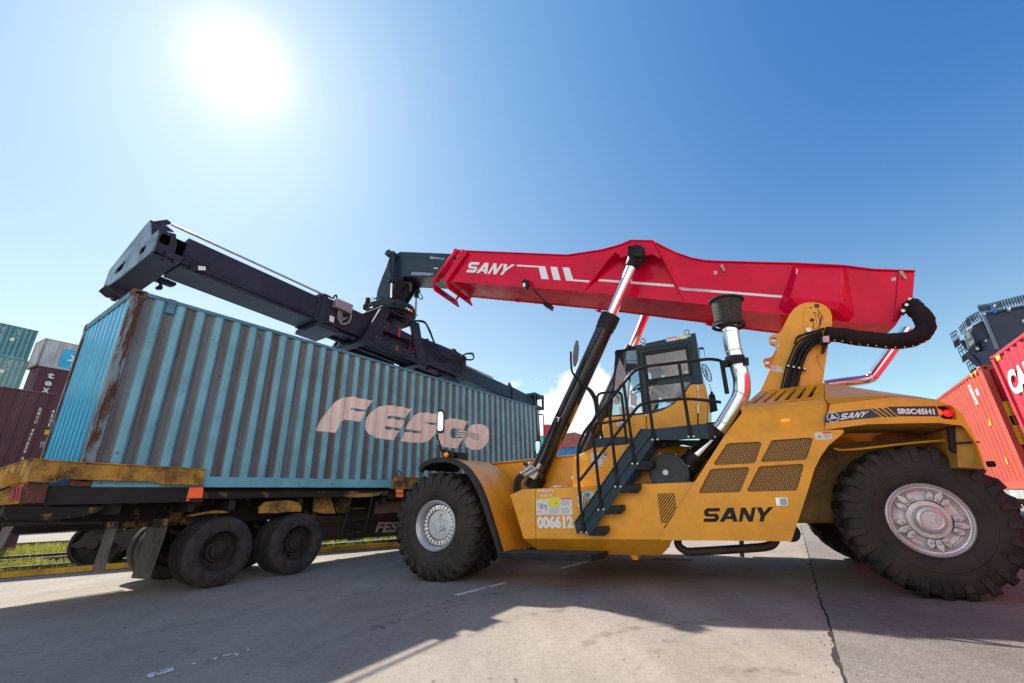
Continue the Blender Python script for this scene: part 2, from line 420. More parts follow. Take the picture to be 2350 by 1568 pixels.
# coarser slab to the right of the open joint, a low step up
jp = [V(4.60, -9, 0), V(4.66, -4.5, 0)] + U('M', 'K', 'z', 0, [(1560, 748), (1530, 640), (1500, 540), (1475, 450), (1452, 400), (1430, 330), (1400, 210), (1375, 120), (1350, 40)])
jp = [MF @ p for p in jp]
jj = []
for a, b in zip(jp[:-1], jp[1:]):
    n = max(2, int((b - a).length / .07)); n = min(n, 70)
    for i in range(n): jj.append(a.lerp(b, i / n))
jj.append(jp[-1])
edge = []
mright = (MF.to_3x3() @ V(1, 0, 0)).normalized()
for i, p in enumerate(jj):
    edge.append(p + mright * (noise.noise(p * 3.1) * .008 + noise.noise(p * 11) * .008))
far = [p + mright * 60 for p in edge]
g = MB()
n = len(edge)
g.add([p + V(0, 0, .014) for p in edge] + [p + V(0, 0, .014) for p in far], [(i, i + 1, n + i + 1, n + i) for i in range(n - 1)])
g.add([p + V(0, 0, .014) for p in edge] + [p - V(0, 0, .02) for p in edge], [(i, n + i, n + i + 1, i + 1) for i in range(n - 1)])
tag(g.build('pavement', con2), kind='structure')
crackm = paint('joint_dirt', (.035, .03, .027), .95, var=.4)
g = MB()
w0 = [p - mright * (.012 + .022 * abs(noise.noise(p * 9)) + (.06 * max(0, noise.noise(p * 3.3 + V(5, 0, 0)) - .1))) for p in edge]
g.add([p + V(0, 0, .004) for p in w0] + [p + V(0, 0, .004) for p in edge], [(i, i + 1, n + i + 1, n + i) for i in range(n - 1)])
tag(g.build('road_joint', crackm), kind='structure')
# crumbled concrete along the joint
g = MB()
for i in range(420):
    p = random.choice(edge); 
    q = p - mright * abs(random.gauss(0, .05)) + V(random.gauss(0, .03), random.gauss(0, .03), 0); r = random.uniform(.003, .012)
    vs = [q + V(random.uniform(-r, r), random.uniform(-r, r), random.uniform(0, r * 1.2)) for _ in range(5)]
    g.add(vs, [(0, 1, 2), (0, 2, 3), (0, 3, 4), (1, 2, 4), (0, 1, 4), (2, 3, 4)])
tag(g.build('gravel', con2), kind='stuff', label='crumbled concrete grit lying along the open slab joint', cat='grit')
# narrow shrinkage crack on the left
def crack(a, b, w, name='road_crack'):
    a, b = Vector(a), Vector(b); d = (b - a); L_ = d.length; d.normalize(); nn = V(-d.y, d.x, 0); k = int(L_ / .05); A, B = [], []
    for i in range(k + 1):
        p = a + d * L_ * i / k + nn * noise.noise(V(i * .05, 3, 0) * 6) * .02; ww = w * (.25 + abs(noise.noise(V(i * .3, 0, 1))) * 1.6)
        A.append(p - nn * ww + V(0, 0, .004)); B.append(p + nn * ww + V(0, 0, .004))
    m = MB(); m.add(A + B, [(i, i + 1, k + 1 + i + 1, k + 1 + i) for i in range(k)]); tag(m.build(name, crackm), kind='structure')
a, b = U('W', 'J', 'z', 0, [(0, 590), (1470, 325)])
crack(a - (b - a) * .8, b + (b - a) * .35, .006)
# worn white lane dashes
def worn(name, a, b, w, keep, seed):
    """broken paint: chips of a dash left on the concrete"""
    a, b = Vector(a), Vector(b); d = b - a; L_ = d.length; d.normalize(); nn = V(-d.y, d.x, 0); m = MB(); st = .022
    nx, ny = int(L_ / st), max(2, int(w / st))
    for i in range(nx):
        for j in range(ny):
            p = a + d * (i + .5) * st + nn * ((j + .5) / ny - .5) * w
            v = noise.noise(V(p.x * 5 + seed, p.y * 5, 0)) * .5 + noise.noise(V(p.x * 17, p.y * 17, seed)) * .5 + .5
            if v < keep(i / nx):
                c = [p + d * sx * st * .52 + nn * sy_ * w / ny * .52 + V(0, 0, .005) for sx, sy_ in ((-1, -1), (1, -1), (1, 1), (-1, 1))]
                c = [q + V(random.uniform(-.004, .004), random.uniform(-.004, .004), 0) for q in c]
                m.add(c, [(0, 1, 2, 3)])
    tag(m.build(name, white), kind='structure')
l1 = U('W', 'J', 'z', 0, [(640, 690), (945, 605), (1105, 572), (1250, 532), (2150, 292), (2345, 242)])
l2 = U('W', 'K', 'z', 0, [(320, 225), (440, 195)])
worn('road_marking', l1[0], l1[1], .10, lambda t: .50 - .12 * t, 1)
worn('road_marking', l1[1], l1[2], .09, lambda t: .24, 2)
worn('road_marking', l1[2], l1[3], .09, lambda t: .42, 3)
worn('road_marking', l1[4], l1[5] + (l1[5] - l1[4]) * .25, .10, lambda t: .75, 4)
worn('road_marking', l2[0] - (l2[1] - l2[0]) * .3, l2[1], .11, lambda t: .75, 5)
# drain grate beyond the machine
l3 = U('W', 'K', 'z', 0, [(695, 192), (870, 200)])
g = MB()
for i in range(26):
    p = l3[0].lerp(l3[1], i / 26); d = (l3[1] - l3[0]) / 26; nn = V(-d.y, d.x, 0).normalized() * .16
    g.add([p - nn + V(0, 0, .006), p + d * .55 - nn + V(0, 0, .006), p + d * .55 + nn + V(0, 0, .006), p + nn + V(0, 0, .006)], [(0, 1, 2, 3)])
tag(g.build('road_grate', crackm), kind='structure')

# ------------------------------------------------------------------ shipping containers
def corr_breaks(x0, x1, phase, pitch, flat, slope):
    """list of (x, k) with k = 0 on the outer flat and 1 in the recess"""
    out = [(x0, 1)]; k = math.ceil((x0 - phase) / pitch)
    while phase + k * pitch + flat / 2 + slope < x1:
        c = phase + k * pitch
        if c - flat / 2 - slope > x0: out += [(c - flat / 2 - slope, 1), (c - flat / 2, 0), (c + flat / 2, 0), (c + flat / 2 + slope, 1)]
        k += 1
    out.append((x1, 1)); return out
def corrwall(mb, o, u, nin, br, z0, z1, off, depth):
    o, u, nin = Vector(o), Vector(u), Vector(nin)
    for (xa, ka), (xb, kb) in zip(br[:-1], br[1:]):
        a = o + u * xa + nin * (off + depth * ka); b = o + u * xb + nin * (off + depth * kb)
        mb.add([a + V(0, 0, z0), b + V(0, 0, z0), b + V(0, 0, z1), a + V(0, 0, z1)], [(0, 1, 2, 3)])
def dirty_side(name, clean, dirtc, y0, depth, amount=.9):
    """container side: grime lies in the recesses, the outer flats stay clean"""
    m, nt, b = nodes(name); N, L = nt.nodes, nt.links
    t = N.new('ShaderNodeTexCoord'); sx = N.new('ShaderNodeSeparateXYZ'); L.new(t.outputs['Object'], sx.inputs[0])
    k = N.new('ShaderNodeMapRange'); k.inputs[1].default_value = y0 + depth * .02; k.inputs[2].default_value = y0 + depth * .7; L.new(sx.outputs[1], k.inputs[0])
    mp_ = N.new('ShaderNodeMapping'); mp_.inputs['Scale'].default_value = (1, 1, .10); L.new(t.outputs['Object'], mp_.inputs[0])
    n1 = N.new('ShaderNodeTexNoise'); n1.inputs['Scale'].default_value = 5; n1.inputs['Detail'].default_value = 7; n1.inputs['Roughness'].default_value = .65; L.new(mp_.outputs[0], n1.inputs['Vector'])
    a = N.new('ShaderNodeMath'); a.operation = 'MULTIPLY_ADD'; a.inputs[1].default_value = .9; a.inputs[2].default_value = .45; L.new(n1.outputs['Fac'], a.inputs[0])
    mu = N.new('ShaderNodeMath'); mu.operation = 'MULTIPLY'; mu.use_clamp = True; L.new(k.outputs[0], mu.inputs[0]); L.new(a.outputs[0], mu.inputs[1])
    m2 = N.new('ShaderNodeMath'); m2.operation = 'MULTIPLY'; m2.inputs[1].default_value = amount; L.new(mu.outputs[0], m2.inputs[0])
    n2 = N.new('ShaderNodeTexNoise'); n2.inputs['Scale'].default_value = 34; n2.inputs['Detail'].default_value = 3
    mp2 = N.new('ShaderNodeMapping'); mp2.inputs['Scale'].default_value = (1, 1, .015); L.new(t.outputs['Object'], mp2.inputs[0]); L.new(mp2.outputs[0], n2.inputs['Vector'])
    dr = N.new('ShaderNodeValToRGB'); L.new(n2.outputs['Fac'], dr.inputs[0]); e = dr.color_ramp.elements; e[0].position = .3; e[1].position = .7
    e[0].color = (*[c * .62 for c in dirtc], 1); e[1].color = (*[c * 1.3 for c in dirtc], 1)
    n3 = N.new('ShaderNodeTexNoise'); n3.inputs['Scale'].default_value = 2; n3.inputs['Detail'].default_value = 6; L.new(t.outputs['Object'], n3.inputs['Vector'])
    cr2 = N.new('ShaderNodeValToRGB'); L.new(n3.outputs['Fac'], cr2.inputs[0]); e = cr2.color_ramp.elements; e[0].position = .3; e[1].position = .7
    e[0].color = (*[c * .78 for c in clean], 1); e[1].color = (*[min(1, c * 1.18) for c in clean], 1)
    x = N.new('ShaderNodeMixRGB'); L.new(m2.outputs[0], x.inputs[0]); L.new(cr2.outputs[0], x.inputs[1]); L.new(dr.outputs[0], x.inputs[2])
    # chips and rust specks
    n4 = N.new('ShaderNodeTexNoise'); n4.inputs['Scale'].default_value = 6; n4.inputs['Detail'].default_value = 9; n4.inputs['Roughness'].default_value = .75; L.new(t.outputs['Object'], n4.inputs['Vector'])
    r4 = N.new('ShaderNodeValToRGB'); L.new(n4.outputs['Fac'], r4.inputs[0]); e = r4.color_ramp.elements; e[0].position = .62; e[1].position = .66
    x2 = N.new('ShaderNodeMixRGB'); L.new(r4.outputs[0], x2.inputs[0]); L.new(x.outputs[0], x2.inputs[1]); x2.inputs[2].default_value = (.09, .045, .03, 1)
    L.new(x2.outputs[0], b.inputs['Base Color']); b.inputs['Roughness'].default_value = .6
    bp = N.new('ShaderNodeBump'); bp.inputs['Strength'].default_value = .5; bp.inputs['Distance'].default_value = .03; n5 = N.new('ShaderNodeTexNoise'); n5.inputs['Scale'].default_value = 3.5
    L.new(t.outputs['Object'], n5.inputs['Vector']); L.new(n5.outputs['Fac'], bp.inputs['Height']); L.new(bp.outputs[0], b.inputs['Normal'])
    return m
CW = 2.438
def casting(mb, x, y, z, sx, sy_, sz):
    """corner casting with its hand holes; x, y, z is the outer corner, s the inward signs"""
    a = V(x, y, z); b = a + V(.178 * sx, .162 * sy_, .118 * sz)
    lo = V(min(a.x, b.x), min(a.y, b.y), min(a.z, b.z)); hi = V(max(a.x, b.x), max(a.y, b.y), max(a.z, b.z))
    cx_, cz_, cy_ = (lo.x + hi.x) / 2, (lo.z + hi.z) / 2, (lo.y + hi.y) / 2
    def oval(w, h, f): return [f(w * (abs(cos(t)) ** .6) * (1 if cos(t) > 0 else -1), h * sin(t)) for t in (2 * pi * i / 14 for i in range(14))]
    fy = y; t_ = .02 * sy_
    mb.holed([V(lo.x, fy, lo.z), V(hi.x, fy, lo.z), V(hi.x, fy, hi.z), V(lo.x, fy, hi.z)], [oval(.05, .028, lambda p, q: V(cx_ + p, fy, cz_ + q))], (0, t_, 0))
    fx = x; t2 = .02 * sx; ya, yb = (lo.y + (.0205 if sy_ > 0 else 0)), (hi.y - (.0205 if sy_ < 0 else 0))
    mb.holed([V(fx, ya, lo.z), V(fx, yb, lo.z), V(fx, yb, hi.z), V(fx, ya, hi.z)], [oval(.04, .028, lambda p, q: V(fx, cy_ + p, cz_ + q))], (t2, 0, 0))
    xa, xb = sorted((x + .0205 * sx, b.x)); ya, yb = sorted((y + .0205 * sy_, b.y))
    mb.box((xa, ya, z - 0 if sz > 0 else z - .02), (xb, yb, z + .02 if sz > 0 else z))
    mb.box((xa, ya, b.z - .01), (xb, yb, b.z + .01))
def container(fr, x0, y0, z0, L, H, side, name='shipping_container', label='', group=None, endm=None, post=None, roofm=None, castm=None,
              phase=.37, pitch=.2875, flat=.07, slope=.068, depth=.036, doors_near=False, doors_far=True, endflat=.11):
    root = thing(name, label, 'container', FR[fr] if isinstance(fr, str) else fr, group, (x0, y0, z0))
    endm = endm or side; post = post or side; roofm = roofm or side; castm = castm or post
    pw = .15
    for k, (yy, nin) in enumerate(((0, V(0, 1, 0)), (CW, V(0, -1, 0)))):
        m = MB(); corrwall(m, (0, yy, 0), (1, 0, 0), nin, corr_breaks(pw, L - pw, phase, pitch, flat, slope), .16, H - .06, .012, depth); m.build('side_wall', side, root)
        m = MB(); s_ = 1 if k == 0 else -1
        ya, yb = sorted((yy + .002 * s_, yy + .07 * s_))
        m.box((.178, ya, H - .075), (L - .178, yb, H - .012)); m.build('top_rail', post, root, .004)
        m = MB(); ya, yb = sorted((yy + .004 * s_, yy + .05 * s_))
        m.box((.178, ya, .0), (L - .178, yb, .16)); m.box((.178, min(yy, yy + .09 * s_) + .001, -.002), (L - .178, max(yy, yy + .09 * s_) - .001, .012)); m.build('bottom_rail', side, root, .003)
    for e, (xx, nin, isdoor) in enumerate(((0, V(1, 0, 0), doors_near), (L, V(-1, 0, 0), doors_far))):
        s_ = 1 if e == 0 else -1
        if not isdoor:
            m = MB(); corrwall(m, (xx, 0, 0), (0, 1, 0), nin, corr_breaks(.12, CW - .12, .24, .245, endflat, .045), .14, H - .09, .02, .045); m.build('end_wall', endm, root)
        else:
            for a, b in ((.12, CW / 2 - .004), (CW / 2 + .004, CW - .12)):
                m = MB(); corrwall(m, (xx, 0, 0), (0, 1, 0), nin, [(a, 0), (a + .1, 0), (a + .13, 1), (b - .13, 1), (b - .1, 0), (b, 0)], .14, H - .12, .02, .03); d = m.build('door', endm, root)
                m = MB()
                for f in (.3, .7):
                    yb = a + (b - a) * f; m.cyl((xx + .0 * s_, yb, .1), (xx + .0 * s_, yb, H - .1), .017, n=8)
                m.build('locking_bar', steel, d)
        m = MB(); xa, xb = sorted((xx + .003 * s_, xx + .09 * s_)); m.box((xa, .165, H - .115), (xb, CW - .165, H - .004)); m.cut().box((xa, .165, .003), (xb, CW - .165, .14)); m.build('end_rail', post, root, .004)
        for yy, sy_ in ((0, 1), (CW, -1)):
            m = MB(); xa, xb = sorted((xx + .004 * s_, xx + .15 * s_)); ya, yb = sorted((yy + .003 * sy_, yy + .12 * sy_)); m.box((xa, ya, .118), (xb, yb, H - .118)); m.build('corner_post', post, root, .006)
            for zz, sz in ((0, 1), (H, -1)):
                m = MB(); casting(m, xx, yy, zz, s_, sy_, sz); m.build('corner_casting', castm, root, .004)
    m = MB(); m.box((.1, .07, H - .05), (L - .1, CW - .07, H - .03)); m.build('roof', roofm, root)
    m = MB(); m.box((.1, .05, .02), (L - .1, CW - .05, .14)); m.build('floor', blk, root)
    return root
def stacktext(mb, body, o, h, gap, off, u=(1, 0, 0), w=None):
    """letters one under another; o = top left of the column"""
    o = Vector(o)
    for i, ch in enumerate(body):
        if ch != ' ': mb.text(ch, o - V(0, 0, 1) * (i * gap + h) + off, u, (0, 0, 1), h, w)

# the blue container on the trailer
hero_side = dirty_side('blue_side', (.17, .44, .53), (.105, .088, .080), .012, .036, 1.0)
hero_end = paint('blue_end', (.012, .33, .56), .30, var=.1, dirt=(.03, .10, .14), amt=.4, dscale=2.2, streak=True, thr=.66, coat=.3)
hero_post = paint('rusty_post', (.19, .27, .29), .7, var=.2, dirt=(.085, .028, .014), amt=.97, dscale=5.5, streak=True, thr=.5, soft=.04, bump=.09, bscale=30)
hero_cast = paint('rusty_casting', (.17, .085, .06), .8, var=.3, dirt=(.07, .04, .03), amt=.6, dscale=9, bump=.09, bscale=30)
hero_rail = paint('blue_rail', (.09, .25, .36), .6, var=.2, dirt=(.14, .09, .07), amt=.8, dscale=3.5, streak=False, thr=.56)
HH = 2.896
hero = container('C', 0, 0, BZ, 12.192, HH, hero_side, label='weathered blue container with grimy ribs and faded pink lettering, loaded on the yellow trailer', endm=hero_end, post=hero_post, castm=hero_cast, roofm=hero_rail)
for ch in hero.children:
    if ch.name.startswith('top_rail') or ch.name.startswith('end_rail'): ch.data.materials[0] = hero_rail
    if ch.name.startswith('corner_post'): ch['label'] = 'rust-eaten corner post'
# vent box near the top corner
v0 = U1('C', 'A', 'y', 0, 1478, 865)
m = MB(); m.box((v0.x - .055, -.012, v0.z - BZ - .12), (v0.x + .055, .05, v0.z - BZ + .12)); m.box((v0.x - .025, -.017, v0.z - BZ - .045), (v0.x + .025, -.011, v0.z - BZ + .065))
m.build('vent', hero_rail, hero, .006)
# faded pink name, laid over the ribs
pink = paint('faded_pink_paint', (.93, .76, .66), .65, var=.06, dirt=(.60, .42, .34), amt=.55, dscale=6, streak=True, thr=.5)
def Dp(pts): return [(p.x, p.z - BZ) for p in U('C', 'D', 'y', .02, pts)]
def Fp(pts): return [(p.x, p.z - BZ) for p in U('C', 'F', 'y', .02, pts)]
letters = [
 (Dp([(838, 412), (885, 330), (940, 250), (990, 200), (1040, 173), (1110, 166), (1180, 182), (1257, 195), (1207, 262), (1100, 245), (1088, 262), (1198, 278), (1165, 347), (1050, 332), (1025, 345), (985, 427)]), []),
 (Dp([(1535, 255), (1492, 322), (1400, 304), (1372, 306), (1358, 322), (1485, 340), (1455, 395), (1345, 378), (1335, 392), (1350, 402), (1450, 412), (1412, 480), (1330, 472), (1270, 462), (1225, 432), (1202, 400), (1200, 360), (1215, 315), (1250, 268), (1300, 238), (1360, 226), (1440, 236)]), []),
 (Dp([(1722, 294), (1650, 281), (1590, 282), (1545, 308), (1515, 350), (1492, 400), (1608, 416), (1600, 434), (1484, 420), (1450, 486), (1530, 497), (1616, 500), (1674, 477), (1705, 430), (1720, 374), (1640, 362), (1632, 350), (1716, 356), (1738, 312)]), []),
 (Fp([(585, 283), (500, 262), (440, 258), (400, 278), (372, 320), (352, 380), (345, 425), (360, 458), (395, 475), (450, 482), (502, 487), (545, 408), (470, 410), (445, 392), (440, 370), (450, 345), (475, 332), (545, 346)]), []),
 (Fp([(605, 310), (655, 300), (710, 310), (735, 340), (745, 375), (735, 425), (715, 470), (670, 497), (610, 497), (570, 475), (550, 435), (553, 408), (590, 405), (655, 425), (668, 425), (668, 372), (655, 372), (600, 360), (580, 352), (586, 330)]), []),
 (Fp([(510, 345), (550, 352), (600, 362), (668, 374), (668, 382), (600, 372), (545, 362), (500, 360)]), []),
 (Fp([(500, 366), (550, 370), (600, 380), (668, 390), (668, 400), (600, 390), (545, 380), (495, 378)]), []),
 (Fp([(495, 385), (550, 388), (600, 398), (668, 408), (668, 418), (600, 408), (545, 398), (490, 398)]), []),
]
BRK = corr_breaks(.15, 12.042, .37, .2875, .07, .068)
def prof(x):
    for (xa, ka), (xb, kb) in zip(BRK[:-1], BRK[1:]):
        if xa <= x <= xb: return .012 + .036 * (ka + (kb - ka) * (x - xa) / max(1e-6, xb - xa))
    return .048
for outer, holes in letters:
    bm = bmesh.new(); vs = [bm.verts.new((x, 0, z)) for x, z in outer]; bm.faces.new(vs)
    xs = [x for x, _ in outer]
    for xb, _ in BRK:
        if min(xs) < xb < max(xs):
            bmesh.ops.bisect_plane(bm, geom=bm.verts[:] + bm.edges[:] + bm.faces[:], plane_co=(xb, 0, 0), plane_no=(1, 0, 0))
    m = MB(); bm.verts.index_update()
    m.add([(v.co.x, prof(v.co.x) - .003, v.co.z) for v in bm.verts], [tuple(v.index for v in f.verts) for f in bm.faces]); bm.free()
    m.build('lettering', pink, hero)
m = MB()
p = U1('C', 'M', 'y', .01, 694, 770); q = U1('C', 'M', 'y', .01, 738, 1475); h_ = (p.z - q.z) / 27
stacktext(m, 'FESCO TRANSPORTATION GROUP', (p.x - .02, .008, p.z - BZ), h_ * .8, h_, V(0, 0, 0))
p = U1('C', 'M', 'y', .01, 770, 790); q = U1('C', 'M', 'y', .01, 788, 1015); h_ = (p.z - q.z) / 8
stacktext(m, 'FESU 406', (p.x - .02, .008, p.z - BZ), h_ * .8, h_, V(0, 0, 0))
m.build('small_lettering', pink, hero)

# ------------------------------------------------------------------ truck wheels
def truck_wheel(parent, name='wheel'):
    """single wheel, outer face towards -y, centre at the origin"""
    prof_ = [(.30, .0), (.33, -.012), (.40, -.02), (.455, -.006), (.492, .02), (.505, .05), (.508, .13), (.505, .21), (.492, .24), (.455, .266), (.40, .28), (.33, .27), (.30, .26)]
    m = MB(); m.lathe([(r, h) for r, h in prof_], (0, 0, 0), (0, 1, 0), 56)
    t = m.build('tyre', rub_dusty, parent)
    m = MB(); m.lathe([(.31, -.004), (.292, .0), (.284, .02), (.28, .10), (.272, .175), (.17, .19), (.155, .15), (.11, .145), (.105, .09), (.06, .08), (.055, .05), (.0, .045)], (0, 0, 0), (0, 1, 0), 40)
    for i in range(10):
        a = 2 * pi * i / 10; c = V(.21 * cos(a), .14, .21 * sin(a)); m.cyl(c, c - V(0, .028, 0), .016, n=6)
    r = m.build('rim', trailer_rim, parent)
    return t, r
trailer_rim = paint('dusty_rim', (.016, .014, .013), .75, var=.3, dirt=(.07, .055, .045), amt=.6, dscale=6)
# ------------------------------------------------------------------ trailer
ty = paint('chipped_yellow', (.46, .24, .03), .6, var=.25, dirt=(.05, .03, .02), amt=.9, dscale=2.4, thr=.53, soft=.08, bump=.05, bscale=35)
ty_dirty = paint('sooty_yellow', (.34, .20, .05), .7, var=.3, dirt=(.022, .018, .016), amt=1.0, dscale=1.5, thr=.40, soft=.05, bump=.05, bscale=35)
soot = paint('sooty_black', (.018, .016, .015), .75, var=.3, dirt=(.10, .06, .035), amt=.6, dscale=3, thr=.62, soft=.05, bump=.05)
flap = paint('dusty_flap', (.12, .105, .095), .9, var=.15, dirt=(.05, .045, .042), amt=.6, dscale=4)
tr = thing('semi_trailer', 'dirty yellow container trailer with two axles of worn twin tyres under the blue container', 'trailer', CF)
zt = .003
# rear bolster: side girder with top flange and ribs, and its crosswise part
pb = U('C', 'B', 'y', -.06, [(245, 618), (1485, 688), (1465, 808), (1175, 800), (1110, 782), (460, 762), (405, 782), (195, 782)])
m = MB(); m.prism(pb, (0, .02, 0))
top0, top1 = pb[0], pb[1]
m.add([top0 + V(0, -.03, 0), top1 + V(0, -.03, 0), top1 + V(0, .05, 0), top0 + V(0, .05, 0), top0 + V(0, -.03, -.014), top1 + V(0, -.03, -.014), top1 + V(0, .05, -.014), top0 + V(0, .05, -.014)], [(0, 1, 2, 3), (7, 6, 5, 4), (0, 4, 5, 1), (1, 5, 6, 2), (2, 6, 7, 3), (3, 7, 4, 0)])
for u, v in ((430, 640), (855, 662), (1205, 680), (1410, 690)):
    q = U1('C', 'B', 'y', -.06, u, v); zb = 1.535 if u < 1200 else 1.50
    m.add([(q.x, -.085, q.z - .02), (q.x, -.06, q.z - .02), (q.x, -.06, zb), (q.x, -.085, zb), (q.x + .012, -.085, q.z - .02), (q.x + .012, -.06, q.z - .02), (q.x + .012, -.06, zb), (q.x + .012, -.085, zb)], [(0, 1, 2, 3), (7, 6, 5, 4), (0, 3, 7, 4)])
m.bar(pb[3] + V(0, -.01, .006), pb[2] + V(0, -.01, .006), .06, .012); m.bar(pb[7] + V(0, -.01, .006), pb[6] + V(0, -.01, .006), .06, .012); m.bar(pb[5] + V(0, -.01, .006), pb[4] + V(0, -.01, .006), .06, .012)
m.build('rear_bolster', ty, tr, .003)
m = MB(); m.box((-.44, -.04, 1.52), (-.42, 2.5, 1.80)); m.box((-.46, -.055, 1.80), (-.36, 2.52, 1.812)); m.box((-.5, -.03, 1.515), (-.36, 2.5, 1.527)); m.box((-.42, 2.48, 1.52), (1.45, 2.5, 1.78))
for yy in (.5, 1.2, 1.9): m.box((-.46, yy, 1.53), (-.44, yy + .012, 1.80))
m.build('rear_cross_girder', ty, tr, .003)
# deck under the container
m = MB(); m.box((-.4, .03, 1.26), (1.5, .11, 1.49)); m.box((-.4, 2.33, 1.26), (1.5, 2.41, 1.49))
m.box((-.40, .12, 1.30), (1.52, 2.32, 1.46)); m.box((1.5, .2, 1.33), (12.3, 2.24, 1.455)); m.build('deck', soot, tr, .004)
m = MB(); m.box((1.55, .06, 1.30), (5.3, .12, 1.40)); m.cut().box((1.55, 2.32, 1.30), (12.3, 2.38, 1.40)); m.cut().box((5.3, .06, 1.225), (7.5, .12, 1.34)); m.box((7.5, .06, 1.30), (12.3, .12, 1.40)); m.build('side_rail', ty_dirty, tr, .004)
for yy in (.62, 1.66):
    m = MB(); m.box((-.3, yy + .06, .93), (12.2, yy + .075, 1.33)); m.box((-.3, yy, .92), (12.2, yy + .14, .935)); m.box((-.3, yy, 1.315), (12.2, yy + .14, 1.329)); m.build('chassis_beam', ty_dirty, tr)
m = MB()
for xx in (.5, 1.4, 2.0, 3.2, 4.1, 5.2, 6.3, 7.5, 8.7, 9.9, 11.2): m.box((xx, .14, 1.12), (xx + .09, 2.3, 1.29))
m.build('crossmember', soot, tr)
m = MB(); pr = U('C', 'B', 'y', .02, [(30, 950), (420, 965), (760, 960), (720, 1000), (560, 1040), (330, 1062), (60, 1055), (20, 1020)]); m.prism(pr, (0, .1, 0)); m.build('rear_underrun', ty_dirty, tr, .006)
m = MB(); m.prism(U('C', 'B', 'y', -.03, [(20, 1075), (740, 1070), (740, 1085), (20, 1100)]), (0, .04, 0)); m.prism(U('C', 'B', 'y', 2.2, [(20, 1075), (1000, 1070), (1000, 1085), (20, 1100)]), (0, .04, 0)); m.build('brake_pipe', blk, tr)
# marker lamps and rusty plates
for (q, nm, mt, lb, off) in (([(1352, 822), (1478, 815), (1465, 930), (1310, 930)], 'lamp_bracket', soot, None, -.01),
                     ([(185, 782), (355, 792), (320, 935), (135, 940)], 'rust_plate', paint('rust_plate', (.09, .03, .018), .7, var=.3, dirt=(.40, .15, .07), amt=.8, dscale=6, thr=.58, soft=.04), 'rust-red plate', -.035),
                     ([(520, 770), (662, 782), (655, 812), (505, 812)], 'rust_block', paint('rust_block', (.11, .045, .03), .8, var=.3), None, -.03)):
    m = MB(); m.prism(U('C', 'B', 'y', off, q), (0, .03, 0)); o = m.build(nm, mt, tr, .004)
    if lb: o['label'] = lb
m = MB(); m.prism(U('C', 'B', 'y', -.035, [(1372, 824), (1470, 820), (1462, 898), (1352, 902)]), (0, .022, 0)); m.prism(U('C', 'B', 'y', -.036, [(1350, 906), (1368, 906), (1366, 920), (1348, 920)]), (0, .022, 0))
m.build('tail_lamp', lamp('orange_lamp', (.85, .13, .05), .12), tr, .003)
# rear beam with striped sticker, seen at the frame edge
m = MB(); m.prism(U('C', 'B', 'y', -.02, [(-60, 870), (60, 820), (180, 785), (140, 940), (10, 950), (-80, 960)]), (0, .06, 0)); m.build('rear_beam', ty, tr, .006)
m = MB(); m.prism(U('C', 'B', 'y', -.05, [(85, 835), (100, 830), (88, 912), (70, 912)]), (0, .004, 0)); m.prism(U('C', 'B', 'y', -.05, [(118, 824), (132, 820), (120, 908), (105, 910)]), (0, .004, 0)); m.prism(U('C', 'B', 'y', -.05, [(140, 818), (158, 812), (145, 902), (130, 905)]), (0, .004, 0))
m.build('striped_sticker', paint('magenta_sticker', (.55, .05, .16), .5), tr)
m = MB(); m.prism(U('C', 'B', 'y', .3, [(20, 740), (70, 715), (120, 715), (160, 760), (160, 800), (10, 830)]), (0, .03, 0)); m.prism(U('C', 'B', 'y', .25, [(185, 675), (215, 668), (200, 780), (160, 780)]), (0, .03, 0)); m.build('twistlock_bracket', ty, tr, .006)
m = MB(); m.tube(smooth_path(U('C', 'B', 'y', -.07, [(-40, 860), (20, 835), (60, 820), (75, 815)])), .012, 8); m.build('air_hose', blk, tr)
# front bolster bracket on the near side
m = MB(); m.prism(U('C', 'D', 'y', -.05, [(1425, 748), (1610, 760), (1610, 835), (1400, 832), (1400, 790)]), (0, .16, 0)); m.bar(U1('C', 'D', 'y', -.03, 1425, 747), U1('C', 'D', 'y', -.03, 1600, 758), .1, .014)
m.build('bolster', ty, tr, .004)
m = MB(); m.tube(smooth_path(U('C', 'D', 'y', -.06, [(1432, 745), (1428, 715), (1440, 702), (1452, 712), (1450, 745)])), .01, 8); m.build('lashing_hook', soot, tr)
m = MB(); m.prism(U('C', 'D', 'y', -.06, [(1425, 835), (1475, 837), (1473, 862), (1425, 862)]), (0, .03, 0)); m.prism(U('C', 'D', 'y', -.06, [(1426, 868), (1473, 868), (1471, 892), (1428, 892)]), (0, .03, 0)); m.build('marker_lamp', lamp('orange_lamp_2', (.80, .16, .06), .10), tr, .003)
m = MB(); m.prism(U('C', 'D', 'y', .3, [(835, 850), (935, 850), (985, 1010), (910, 1012), (825, 995)]), (0, .05, 0)); m.prism(U('C', 'D', 'y', .45, [(940, 870), (1080, 880), (1070, 1010), (1000, 1010)]), (0, .02, 0)); m.prism(U('C', 'D', 'y', .02, [(1040, 885), (1110, 868), (1330, 858), (1290, 880), (1240, 890), (1100, 895)]), (0, .1, 0)); m.build('gusset_plate', ty, tr, .004)
m = MB(); m.prism(U('C', 'D', 'y', .3, [(1280, 925), (1490, 905), (1480, 1000), (1270, 1015)]), (0, .05, 0)); m.build('tool_box', paint('brown_plate', (.12, .06, .035), .8, var=.3), tr, .004)
